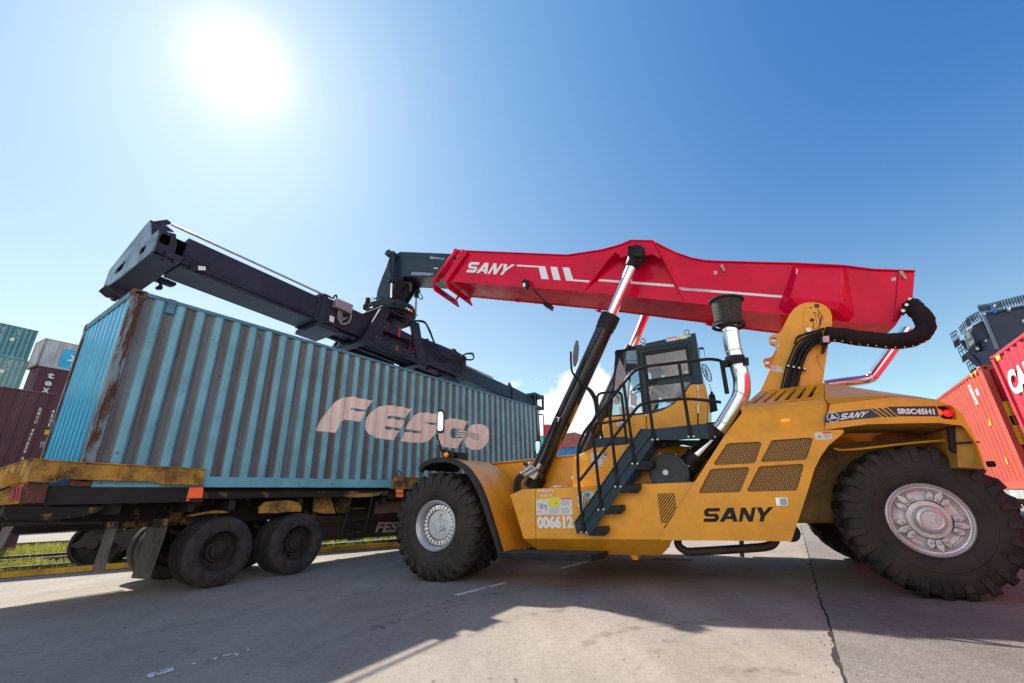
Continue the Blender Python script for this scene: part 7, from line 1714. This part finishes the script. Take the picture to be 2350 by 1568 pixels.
m = MB(); m.lathe([(.45, -.10), (.64, -.11), (.66, -.13), (.64, -.17), (.45, -.19), (0, -.19)], RC, (0, 0, 1), 48); m.lathe([(.35, -.19), (.35, -.40), (0, -.40)], RC, (0, 0, 1), 36); m.build('turntable', navyb, rs)
m = MB()
for i in range(40): a = 2 * pi * i / 40; p = RC + V(.52 * cos(a), .52 * sin(a), -.19); m.cyl(p, p - V(0, 0, .02), .012, n=6)
m.build('ring_bolts', paint('brass_bolt', (.6, .45, .22), .35, .7), rs)
m = MB(); q = T(1.45, [(770, 1000), (905, 1065), (905, 1100), (770, 1050)]); m.prism(q, (0, .08, 0)); lb = m.build('signal_lamp_box', blk, rs, .006)
for (u, v), cl in (((800, 1045), (.03, .45, .40)), ((835, 1065), (.9, .30, .12)), ((873, 1085), (.9, .06, .12))):
    c = T(1.44, [(u, v)])[0]; m = MB(); m.sphere(c, .026, 12, 8); m.build('signal_lamp', lamp('signal_%d' % u, cl, .35), lb)
m = MB(); c = T(1.7, [(175, 1060)])[0]; m.cyl(c, c + V(0, 0, .12), .11, n=20); m.cyl(c + V(0, 0, .12), c + V(0, 0, .2), .08, n=16); m.cyl(c + V(0, 0, .2), c + V(0, 0, .33), .06, n=14)
for i in range(4): q = T(1.7, [(205, 885 + i * 32), (300, 888 + i * 30)]); m.tube(smooth_path([q[0], q[0].lerp(q[1], .5) + V(0, 0, .02), q[1]]), .01, 5)
m.build('slewing_motor', blk, rs, .006)

# ---------------- spreader (its own tilted frame)
SF = CF @ Matrix.Translation((.10, 0, 5.23)) @ Matrix.Rotation(.0652, 4, 'Y'); FR['S'] = SF
S2M = MF.inverted() @ SF
def SU(c, y, pts): return U('S', c, 'y', y, pts)
def SUx(c, x, pts): return U('S', c, 'x', x, pts)
sa, sb = .16, .90
m = MB(S2M)
# gantry: near plate with slot, inclined legs
G_ = SU('C', .0, [(1215, 755), (1300, 800), (1440, 790)])
pl0 = SU('C', -.01, [(1010, 905), (1190, 690), (1212, 745), (1250, 790), (1330, 832), (1440, 890), (1500, 1095), (1495, 1120), (1010, 930)])
slot = SU('C', -.01, [(1175, 852), (1195, 847), (1400, 925), (1435, 950), (1445, 990), (1430, 1020), (1405, 1015), (1215, 940), (1180, 900)])
m.holed(pl0, [slot], (0, .03, 0)); m.holed([p + V(0, 1.06, 0) for p in pl0], [[p + V(0, 1.06, 0) for p in slot]], (0, .03, 0))
sp = m.build('spreader', ink, rs)
m = MB(S2M)
def leg(P4, off=-.10):
    m.prism(SU('C', off, P4), (0, -off + .0, 0))
leg([(1000, 920), (1100, 910), (1250, 680), (1190, 640), (1160, 650)], -.09); leg([(1430, 770), (1500, 775), (1558, 1130), (1490, 1115)], -.09)
a, b = SU('C', -.09, [(1000, 920), (1165, 650)]); 
m.prism([p + V(0, 1.2, 0) for p in SU('C', -.0, [(1000, 920), (1100, 910), (1250, 680), (1160, 650)])], (0, .1, 0)); m.prism([p + V(0, 1.2, 0) for p in SU('C', -.0, [(1430, 770), (1500, 775), (1558, 1130), (1490, 1115)])], (0, .1, 0)); m.build('gantry_leg', ink, sp, .015, 3)
lft = SU('C', 0, [(1000, 935), (1555, 1160)]); zg = -.24
m = MB(S2M); m.box((lft[0].x - .02, -.10, zg), (lft[1].x + .02, .06, zg + .05)); m.box((lft[0].x, .06, zg + .0), (lft[0].x + .22, 1.25, zg + .10)); m.box((lft[1].x - .22, .06, zg), (lft[1].x, 1.25, zg + .10)); m.box((lft[0].x, 1.1, zg), (lft[1].x, 1.25, zg + .05)); m.box((lft[0].x + .3, .3, zg + .03), (lft[1].x - .3, .34, zg + .07)); m.build('gantry_base', ink, sp, .008)
gt = SU('C', 0, [(1170, 650), (1440, 770)]); zt2 = gt[0].z
m = MB(S2M); m.prism([V(gt[0].x - .05, -.08, zt2), V(gt[1].x + .1, -.08, zt2), V(gt[1].x + .1, 1.3, zt2), V(gt[0].x - .05, 1.3, zt2)], (0, 0, .05)); m.build('gantry_top', ink, sp, .015)
rdm = paint('red_mark', (.45, .015, .04), .5)
m = MB(S2M)
for q in ([(1318, 818), (1337, 822), (1328, 902), (1308, 895)], [(1296, 975), (1314, 982), (1308, 1030), (1288, 1022)]): m.add(SU('C', -.014, q), [(0, 1, 2, 3)])
m.build('red_mark', rdm, sp)
m = MB(S2M); m.prism(SU('C', .12, [(1412, 955), (1432, 962), (1430, 1020), (1408, 1015)]), (0, .01, 0)); m.build('inner_red_mark', rdm, sp)
m = MB(S2M)
for cx_, cy_ in ((1208, 785), (1135, 908), (1433, 888), (1460, 1040)):
    for dx, dy in ((-12, -10), (13, 4), (-16, 25), (10, 36)): c = SU('C', -.012, [(cx_ + dx, cy_ + dy)])[0]; m.cyl(c, c - V(0, .008, 0), .011, n=6)
m.build('plate_bolts', paint('pale_bolt', (.6, .5, .5), .4, .5), sp)
# main body: left sleeve and body through the gantry
zb_ = -.10; zt3 = .50
xl = SU('C', sa, [(650, 530)])[0].x; xr = SU('C', sa, [(1915, 1090)])[0].x
m = MB(S2M); m.box((xl + .12, sa, zb_), (xr, sa + .04, zt3)); m.box((xl + .12, sb - .04, zb_), (xr, sb, zt3)); m.box((xl + .12, sa + .04, zt3 - .04), (xr, sb - .04, zt3)); m.box((xl + .12, sa + .04, zb_), (xr, sb - .04, zb_ + .03))
m.box((xl + .5, sa + .1, zb_ - .05), (xr - .3, sa + .16, zb_)); m.box((xl + .5, sb - .2, zb_ - .05), (xr - .3, sb - .14, zb_)); m.build('main_beam', ink, sp, .006)
m = MB(S2M); m.box((xl, sa - .03, zb_ - .06), (xl + .13, sb + .03, zt3 + .05)); m.box((xl - .08, sa - .01, zb_ - .04), (xl, sb + .01, zt3 + .02)); m.box((xl - .02, sa - .06, zb_ - .16), (xl + .5, sb + .06, zb_ - .062)); m.build('beam_collar', ink, sp, .012, 2)
m = MB(S2M); m.prism(SU('C', sa - .01, [(1520, 905), (1700, 975), (1850, 1040), (1915, 1075), (1915, 1110), (1850, 1075), (1530, 945)]), (0, .1, 0)); m.build('beam_top_flange', ink, sp, .006)
# junction box with cables
m = MB(S2M); P_ = SU('C', sa - .16, [(778, 558), (920, 618), (905, 695), (762, 632)]); m.prism(P_, (0, .15, 0)); jb = m.build('junction_box', paint('box_grey', (.34, .28, .31), .35, .4, var=.1), sp, .01)
m = MB(S2M)
for i in range(4): m.tube(smooth_path(SU('C', sa - .06, [(790 + i * 9, 650), (782 + i * 12, 720), (800 + i * 14, 765 - i * 8), (840 + i * 8, 740 - i * 5)])), .012, 6)
m.tube(smooth_path(SU('C', sa - .1, [(790, 740), (810, 780), (850, 785), (885, 760), (900, 700)])), .022, 8); m.build('box_cables', paint('cable_grey', (.25, .24, .24), .6), jb)
m = MB(S2M); m.add(SU('C', sa - .035, [(712, 708), (752, 725), (745, 775), (705, 760)]), [(0, 1, 2, 3)]); m.build('instruction_label', decal, sp)
m = MB(S2M); m.tube(smooth_path(SU('C', .3, [(640, 520), (680, 530), (740, 560)]) + SU('C', .3, [(750, 540), (765, 530), (775, 560)])), .02, 8); m.build('sleeve_hose', blk, sp)
# left telescopic arm
m = MB(S2M); ar_l = .42
m.box((ar_l, sa + .03, -.03), (xl + .1, sb - .05, .44)); m.cyl((ar_l, sa + .04, -.05), (xl + .1, sa + .04, -.05), .05, n=14); m.box((ar_l, sa + .03, -.14), (xl + .1, sb - .05, -.06)); m.build('telescopic_arm', ink, sp, .01)
m = MB(S2M); tr0 = SU('A', sa, [(1480, 155), (2337, 560)]); tr1 = SU('C', sa, [(650, 525)])
m.tube([tr0[0], tr1[0]], .022, 10); m.build('tie_rod', steel, sp)
m = MB(S2M); m.prism(SU('A', 1.02, [(1300, 118), (1440, 165), (1510, 222), (1380, 204), (1302, 256)]), (0, .03, 0)); m.cut(); m.prism(SU('A', sa + .3, [(1330, 128), (1445, 112), (1482, 140), (1480, 150), (1430, 160), (1400, 170)]), (0, .04, 0)); m.build('rod_anchor', ink, sp, .006)
# crosswise end beam with gabled end plate
gab = SUx('A', 0, [(1375, 200), (1300, 258), (1298, 115), (1240, 180), (945, 550), (895, 690), (880, 720), (1040, 610), (1320, 380)])
hA = SUx('A', 0, [(1215, 365), (1258, 335), (1265, 345), (1240, 395), (1200, 420), (1197, 405)]); hB = SUx('A', 0, [(1005, 540), (1082, 465), (1084, 480), (1050, 545), (990, 592), (988, 580)])
m = MB(S2M); m.holed([V(0, p.y, p.z) for p in gab], [[V(0, p.y, p.z) for p in hA], [V(0, p.y, p.z) for p in hB]], (.02, 0, 0))
m.build('end_plate', ink2 if 'ink2' in globals() else paint('pale_blue_end', (.22, .30, .38), .4, var=.3, dirt=(.05, .07, .10), amt=.6, dscale=3), sp)  # end plate much paler than the rest of the spreader, with darker patches
yA, yB_ = gab[0].y, gab[6].y
m = MB(S2M); zz0 = -.10
nf = SU('A', gab[0].y - .02, [(1378, 200), (1520, 240), (1530, 330), (1500, 440), (1480, 455), (1322, 378)]); win = SU('A', gab[0].y - .02, [(1400, 235), (1460, 240), (1476, 262), (1465, 325), (1440, 340), (1380, 310), (1375, 290)])
m.holed(nf, [win], (0, .02, 0)); wx = .42
m.add([V(.02, yA, zz0), V(wx, yA, zz0), V(wx, yB_, zz0 + .06), V(.02, yB_, zz0 + .06)], [(0, 1, 2, 3)]); m.add([V(wx, yA, zz0), V(wx, yA, .3), V(wx, yB_, .3), V(wx, yB_, zz0 + .06)], [(0, 1, 2, 3)])
m.add([V(.02, yA, .32), V(wx, yA, .32), V(wx, yB_, .34), V(.02, yB_, .34)], [(0, 1, 2, 3)]); m.add([V(.02, yB_, zz0 + .06), V(wx, yB_, zz0 + .06), V(wx, yB_, .34), V(.02, yB_, .34)], [(0, 1, 2, 3)])
m.build('end_beam', ink, sp)
m = MB(S2M); m.prism([V(.02, yB_ - .02, .0), V(-.04, yB_ + .02, -.06), V(.1, yB_ + .02, -.14), V(.36, yB_ - .05, -.12), V(.42, yB_ - .2, -.04)], (0, -.35, 0)); m.cyl((.2, yB_ - .12, -.05), (.2, yB_ - .12, -.20), .05, n=12); m.prism([V(.15, .05, -.02), V(.42, .05, -.02), V(.40, .05, -.13), V(.2, .05, -.13)], (0, .25, 0)); m.cyl((.28, .15, -.1), (.28, .15, -.19), .05, n=12); m.build('twistlock', ink, sp, .008)
m = MB(S2M); q = SU('A', 1.5, [(1240, 580), (1290, 565), (1525, 660), (1525, 680), (1495, 688), (1250, 600)]); m.prism(q, (0, .12, 0)); q = SU('A', 1.5, [(1355, 690), (1385, 672), (1410, 690), (1405, 715), (1370, 715), (1352, 700)]); m.prism(q, (0, .08, 0)); m.tube(SU('A', 1.5, [(1378, 640), (1385, 690)]), .02, 6); m.tube(SU('A', 1.5, [(1400, 650), (1395, 690)]), .01, 6); m.build('camera_arm', ink, sp, .006)
m = MB(S2M); q = SU('A', sa - .08, [(1650, 490), (1680, 455), (1720, 470), (1755, 490), (1760, 550), (1700, 545), (1655, 540)]); m.prism(q, (0, .1, 0)); m.tube(smooth_path(SU('A', sa - .05, [(1580, 425), (1630, 430), (1660, 460), (1680, 500)])), .01, 6); m.tube(smooth_path(SU('A', sa - .05, [(1760, 490), (1800, 485), (1810, 510), (1780, 530)])), .01, 6); wlo = m.build('work_lamp', blk, sp, .006)
m = MB(S2M); q = SU('A', sa - .085, [(1710, 515), (1775, 520), (1778, 552), (1715, 552)]); m.add(q, [(0, 1, 2, 3)]); m.build('lamp_glass', paint('lamp_lens_2', (.8, .8, .8), .2), wlo)
# right telescopic arm
xe = 12.25
m = MB(S2M); m.box((xr - .2, sa + .06, zb_ + .03), (11.6, sb - .1, .34)); m.build('telescopic_arm', navyb, sp, .01)
m = MB(S2M); m.prism([V(10.6, sa + .02, .35), V(11.9, sa + .02, .30), V(11.9, sa + .02, -.08), V(10.6, sa + .02, -.10)], (0, .04, 0)); m.tube([V(xr, sa + .2, .42), V(10.5, sa + .2, .40)], .02, 8); m.prism([V(10.4, sa + .1, .34), V(10.5, sa + .1, .52), V(10.58, sa + .1, .52), V(10.75, sa + .1, .34)], (0, .2, 0)); m.build('arm_plate', navyb, sp, .006)
m = MB(S2M); 
for a, b in (((11.88, -.02, -.06), (11.88, -.02, .36)), ((12.5, -.02, -.06), (12.5, -.02, .48)), ((12.5, 2.4, -.06), (12.5, 2.4, .48)), ((11.88, 2.4, -.06), (11.88, 2.4, .36))): m.bar(V(*a) + V(0, .06, 0), V(*b) + V(0, .06, 0), .07, .07, up=(0, 1, 0))
m.box((11.84, -.0, .34), (12.54, 2.46, .44)); m.box((11.84, .0, -.10), (12.54, 2.46, -.02)); m.box((11.84, .3, -.02), (12.54, 2.2, .34)); m.cyl((12.22, .09, -.10), (12.22, .09, -.20), .05, n=12); m.cyl((12.22, 2.35, -.10), (12.22, 2.35, -.20), .05, n=12); m.build('end_beam', navyb, sp, .008)
m = MB(S2M)
for i in range(26): x = xr + .05 + i * .055; m.box((x, sa + .02, .36), (x + .03, sa + .06, .39))
m.build('cable_chain', paint('chain_tan', (.40, .32, .22), .5), sp)
# looping hoses
m = MB(S2M)
for i in range(3):
    o = i * .05; q = SU('C', -.05 + o, [(1330, 745), (1440, 760), (1540, 765 + i * 4), (1590, 850 - i * 6), (1640, 970), (1700, 1060), (1770, 1095), (1850, 1080), (1910, 1050), (1965, 1045 + i * 4), (1978, 1075), (1965, 1100), (1915, 1100)]); m.tube(smooth_path(q, 5), .020 if i else .026, 8)
for i in range(3): m.tube(smooth_path(SU('C', .0 + i * .03, [(1870, 1085), (1855 + i * 6, 1130), (1870 + i * 4, 1180), (1915, 1200)])), .014, 6)
m.build('spreader_hoses', blk, sp)
m = MB(S2M); q = SU('C', sa + .2, [(1770, 1030), (1800, 1000), (1825, 1010), (1820, 1040)]); m.prism(q, (0, .15, 0)); m.tube(smooth_path(SU('C', sa + .1, [(1760, 1020), (1790, 1005), (1830, 1030), (1860, 1060)])), .014, 6); m.prism(SU('C', sa + .2, [(1555, 915), (1580, 912), (1585, 945), (1560, 945)]), (0, .1, 0)); m.build('valve_cluster', blk, sp, .004)
m = MB(S2M); m.box((xr - .9, sa + .1, zb_ - .12), (xr - .1, sa + .45, zb_ - .051)); m.box((xr - 1.5, sa + .05, zb_ - .1), (xr - 1.42, sa + .2, zb_ - .051)); m.box((xl + .9, sa - .0, zb_ - .10), (xl + 1.0, sa + .1, zb_ - .051)); m.build('guide_block', ink, sp, .006)

# ---------------- driver
skin = paint('skin', (.55, .30, .22), .5, var=.06); shirt = paint('grey_shirt', (.30, .34, .38), .85, var=.06); trs = paint('dark_trousers', (.04, .045, .06), .85)
def skinned(name, joints, edges, mat_, parent, lv=2, root=0):
    me = bpy.data.meshes.new(name); me.from_pydata([tuple(j[0]) for j in joints], edges, []); o = bpy.data.objects.new(name, me); COL.objects.link(o)
    md = o.modifiers.new('skin', 'SKIN'); md.use_smooth_shade = True
    for i, j in enumerate(joints):
        r = j[1] if isinstance(j[1], tuple) else (j[1], j[1]); me.skin_vertices[0].data[i].radius = r; me.skin_vertices[0].data[i].use_root = (i == root)
    sd = o.modifiers.new('sub', 'SUBSURF'); sd.levels = lv; sd.render_levels = lv
    dg = bpy.context.evaluated_depsgraph_get(); nm = bpy.data.meshes.new_from_object(o.evaluated_get(dg)); o.modifiers.clear(); o.data = nm; nm.materials.clear(); nm.materials.append(mat_)
    for p in nm.polygons: p.use_smooth = True
    o.parent = parent; return o
yd = 1.96; hx, hz = sx_ + .02, sz_ + .17
dr = thing('person', 'bald driver in a grey T-shirt in the cab, hands on the steering wheel', 'person', MF, None, (hx, yd, hz))
hd = Q(yd, [(1075, 640)])[0] - V(hx, yd, hz)
nk = hd + V(.03, 0, -.15)
sh_z = nk.z - .10
J = [(V(0, 0, 0), (.14, .17)), (V(.03, 0, .18), (.12, .15)), (V(.04, 0, .36), (.13, .17)), (V(.03, 0, sh_z), (.10, .15)), (nk, .055), (hd + V(0, 0, -.05), .075), (hd + V(0, 0, .05), .088), (hd + V(.0, 0, .11), .06)]
E_ = [(0, 1), (1, 2), (2, 3), (3, 4), (4, 5), (5, 6), (6, 7)]
wheelc = c0_ = V(sx_ - .68, 1.95, sz_ + .26) - V(hx, yd, hz)
for s_ in (-1, 1):
    i = len(J); shp = V(.03, .17 * s_, sh_z - .02); el = V(-.16, .22 * s_, sh_z - .27) if s_ < 0 else V(-.14, .22, sh_z - .27); hand = wheelc + V(.10, .15 * s_, .03)
    wr_ = el.lerp(hand, .82)
    J += [(shp, .065), (el, .045), (wr_, .030), (hand, (.042, .022))]; E_ += [(3, i), (i, i + 1), (i + 1, i + 2), (i + 2, i + 3)]
    k_ = i + 3
    for f in range(4):
        j = len(J); a = hand + V(-.035, (-.03 + f * .02), .01 - .002 * f); J += [(a, .010), (a + V(-.03, 0, -.004), .0095), (a + V(-.035, 0, -.030), .0085)]; E_ += [(k_, j), (j, j + 1), (j + 1, j + 2)]
    j = len(J); a = hand + V(.0, -.04 * s_ * -1, .01); J += [(a, .011), (a + V(-.03, .01 * s_, .0), .010)]; E_ += [(k_, j), (j, j + 1)]
    i = len(J); J += [(V(0, .10 * s_, -.02), .09), (V(-.43, .13 * s_, .02), .065), (V(-.50, .13 * s_, -.38), .045), (V(-.60, .13 * s_, -.42), (.035, .04))]; E_ += [(0, i), (i, i + 1), (i + 1, i + 2), (i + 2, i + 3)]
body = skinned('body', J, E_, skin, dr, 2)
# face: nose, eyes, ears, mouth; he looks towards the front (-x)
m = MB(); m.sphere(hd + V(-.095, 0, .0), .018, 10, 6, (1, .8, 1.4)); 
for s_ in (-1, 1): m.sphere(hd + V(.005, .088 * s_, .0), .028, 10, 6, (.7, .35, 1.2)); m.sphere(hd + V(-.075, .03 * s_, .045), .018, 8, 6, (.8, 1.4, .5))
m.box(tuple(hd + V(-.088, -.022, -.045)), tuple(hd + V(-.07, .022, -.037))); m.build('face_features', skin, dr, .003)
m = MB()
for s_ in (-1, 1): m.sphere(hd + V(-.082, .030 * s_, .025), .011, 8, 6)
m.build('eyes', paint('eye_dark', (.05, .04, .04), .3), dr)
Js = [(V(.0, 0, -.02), (.165, .19)), (V(.03, 0, .18), (.135, .165)), (V(.04, 0, .36), (.145, .185)), (V(.03, 0, sh_z), (.115, .16)), (nk + V(0, 0, -.055), .068)]
Es = [(0, 1), (1, 2), (2, 3), (3, 4)]
for s_ in (-1, 1):
    i = len(Js); shp = V(.03, .17 * s_, sh_z - .02); el = V(-.16, .22 * s_, sh_z - .27); Js += [(shp, .082), (shp.lerp(el, .62), .066)]; Es += [(3, i), (i, i + 1)]
skinned('shirt', Js, Es, shirt, dr, 2)
Jt = [(V(0, 0, -.03), (.17, .19))]; Et = []
for s_ in (-1, 1): i = len(Jt); Jt += [(V(0, .10 * s_, -.02), .105), (V(-.43, .13 * s_, .02), .080), (V(-.50, .13 * s_, -.36), .058)]; Et += [(0, i), (i, i + 1), (i + 1, i + 2)]
skinned('trousers', Jt, Et, trs, dr, 2)

# ------------------------------------------------------------------ faint tyre scuffs on the concrete
def scuff_mat():
    m_, nt, b = nodes('tyre_scuff'); N, L = nt.nodes, nt.links
    b.inputs['Base Color'].default_value = (.06, .052, .048, 1); b.inputs['Roughness'].default_value = .9
    t = N.new('ShaderNodeTexCoord'); n = N.new('ShaderNodeTexNoise'); n.inputs['Scale'].default_value = 6; n.inputs['Detail'].default_value = 8; n.inputs['Roughness'].default_value = .75; L.new(t.outputs['Object'], n.inputs['Vector'])
    r = N.new('ShaderNodeMapRange'); r.inputs[1].default_value = .46; r.inputs[2].default_value = .72; r.inputs[4].default_value = .42; L.new(n.outputs['Fac'], r.inputs[0])
    tr_ = N.new('ShaderNodeBsdfTransparent'); mxs = N.new('ShaderNodeMixShader'); L.new(r.outputs[0], mxs.inputs[0]); L.new(tr_.outputs[0], mxs.inputs[1]); L.new(b.outputs[0], mxs.inputs[2]); L.new(mxs.outputs[0], N['Material Output'].inputs[0]); return m_
scf = scuff_mat()
def scuff(pts, w):
    P_ = smooth_path([U1('W', 'K', 'z', .008, *p) for p in pts], 8); A, B = [], []
    for i, p in enumerate(P_):
        d = (P_[min(i + 1, len(P_) - 1)] - P_[max(i - 1, 0)]).normalized(); nn = V(-d.y, d.x, 0); ww = w * min(1, i / 5, (len(P_) - 1 - i) / 5 + .05); A.append(p + nn * ww); B.append(p - nn * ww)
    n = len(P_); m = MB(); m.add(A + B, [(i, i + 1, n + i + 1, n + i) for i in range(n - 1)]); tag(m.build('tyre_mark', scf), kind='structure')
scuff([(1060, 700), (1150, 684), (1260, 692), (1420, 712)], .035); scuff([(1080, 694), (1180, 676), (1300, 688)], .02)
scuff([(300, 640), (500, 520), (900, 470), (1250, 455)], .06); scuff([(-200, 560), (100, 450), (420, 400)], .07); scuff([(600, 700), (760, 560), (1000, 500)], .05)
scuff([(-700, 500), (-300, 400), (100, 330), (500, 300)], .08); scuff([(-900, 620), (-500, 480), (-100, 380)], .08); scuff([(1650, 740), (1800, 640), (2050, 560), (2300, 530)], .06)

# ------------------------------------------------------------------ small loose stones and chips on the concrete
m = MB(); rq = random.Random(11)
for i in range(260):
    p = U1('W', 'K', 'z', .0, rq.uniform(-800, 2300), rq.uniform(260, 748)); r_ = rq.uniform(.002, .008)
    vs = [p + V(rq.uniform(-r_, r_), rq.uniform(-r_, r_), rq.uniform(0, r_)) for _ in range(5)]; m.add(vs, [(0, 1, 2), (0, 2, 3), (0, 3, 4), (1, 2, 4), (0, 1, 4), (2, 3, 4)])
tag(m.build('gravel', con2), kind='stuff', label='scattered small stone chips on the open concrete', cat='grit')

# ------------------------------------------------------------------ every separate piece of a part becomes a part of its own
SINGLE = {'railing': 'railing', 'steps': 'step', 'eyes': 'eye', 'work_lamps': 'work_lamp', 'axles': 'axle', 'pipe_seams': 'pipe_seam', 'rim_clamps': 'rim_clamp', 'bolts': 'bolt', 'valve_fittings': 'valve_fitting', 'face_features': 'face_feature', 'bracket_bolts': 'bracket_bolt', 'clamp_bolts': 'clamp_bolt', 'wear_pad_bolts': 'wear_pad_bolt'}
KEEP = ('sticker_letter', 'model_letter', 'warning_letter', 'patch_letter', 'number', 'text', 'stain', 'face_feature')
def split_pieces(o):
    me = o.data
    if me.users > 1 or (o.children and not o.name.startswith('work_lamps')) or o.parent is None or any(k_ in o.name for k_ in KEEP) or len(me.vertices) > 20000: return
    par = list(range(len(me.vertices)))
    def fd(a):
        while par[a] != a: par[a] = par[par[a]]; a = par[a]
        return a
    for e in me.edges: par[fd(e.vertices[0])] = fd(e.vertices[1])
    g = {}
    for v in me.vertices: g.setdefault(fd(v.index), []).append(v.index)
    keys = list(g); n = len(keys)
    if n < 2 or n > 420: return
    bb = []
    for k_ in keys:
        c = [me.vertices[i].co for i in g[k_]]; bb.append(([min(p[i] for p in c) for i in range(3)], [max(p[i] for p in c) for i in range(3)]))
    sz = [max(h[i] - l[i] for i in range(3)) for l, h in bb]; q = list(range(n))
    def f2(a):
        while q[a] != a: a = q[a]
        return a
    for i in range(n):
        for j in range(i):
            gp = sqrt(sum(max(0, bb[i][0][k_] - bb[j][1][k_], bb[j][0][k_] - bb[i][1][k_]) ** 2 for k_ in range(3)))
            if gp <= max(.02, .5 * max(sz[i], sz[j])): q[f2(i)] = f2(j)
    cl = {}
    for i in range(n): cl.setdefault(f2(i), []).append(i)
    if len(cl) < 2 or len(cl) > (6 if 'letter' in o.name or 'print' in o.name else 12): return
    base = o.name.split('.')[0]; base = SINGLE.get(base, base)
    kids = list(o.children); first = None
    for k_, ids in cl.items():
        vi = sorted(i for j in ids for i in g[keys[j]]); mp_ = {a: b for b, a in enumerate(vi)}
        fs = [p for p in me.polygons if p.vertices[0] in mp_]
        nm = bpy.data.meshes.new(base); nm.from_pydata([tuple(me.vertices[i].co) for i in vi], [], [[mp_[i] for i in p.vertices] for p in fs])
        for mt in me.materials: nm.materials.append(mt)
        nm.polygons.foreach_set('use_smooth', [p.use_smooth for p in fs]); nm.polygons.foreach_set('material_index', [p.material_index for p in fs]); nm.update()
        c = o.copy(); c.name = base; c.data = nm; COL.objects.link(c); first = first or c
    for k_ in kids: k_.parent = first
    bpy.data.objects.remove(o); bpy.data.meshes.remove(me)
for o in [o for o in list(bpy.data.objects) if o.type == 'MESH']: split_pieces(o)
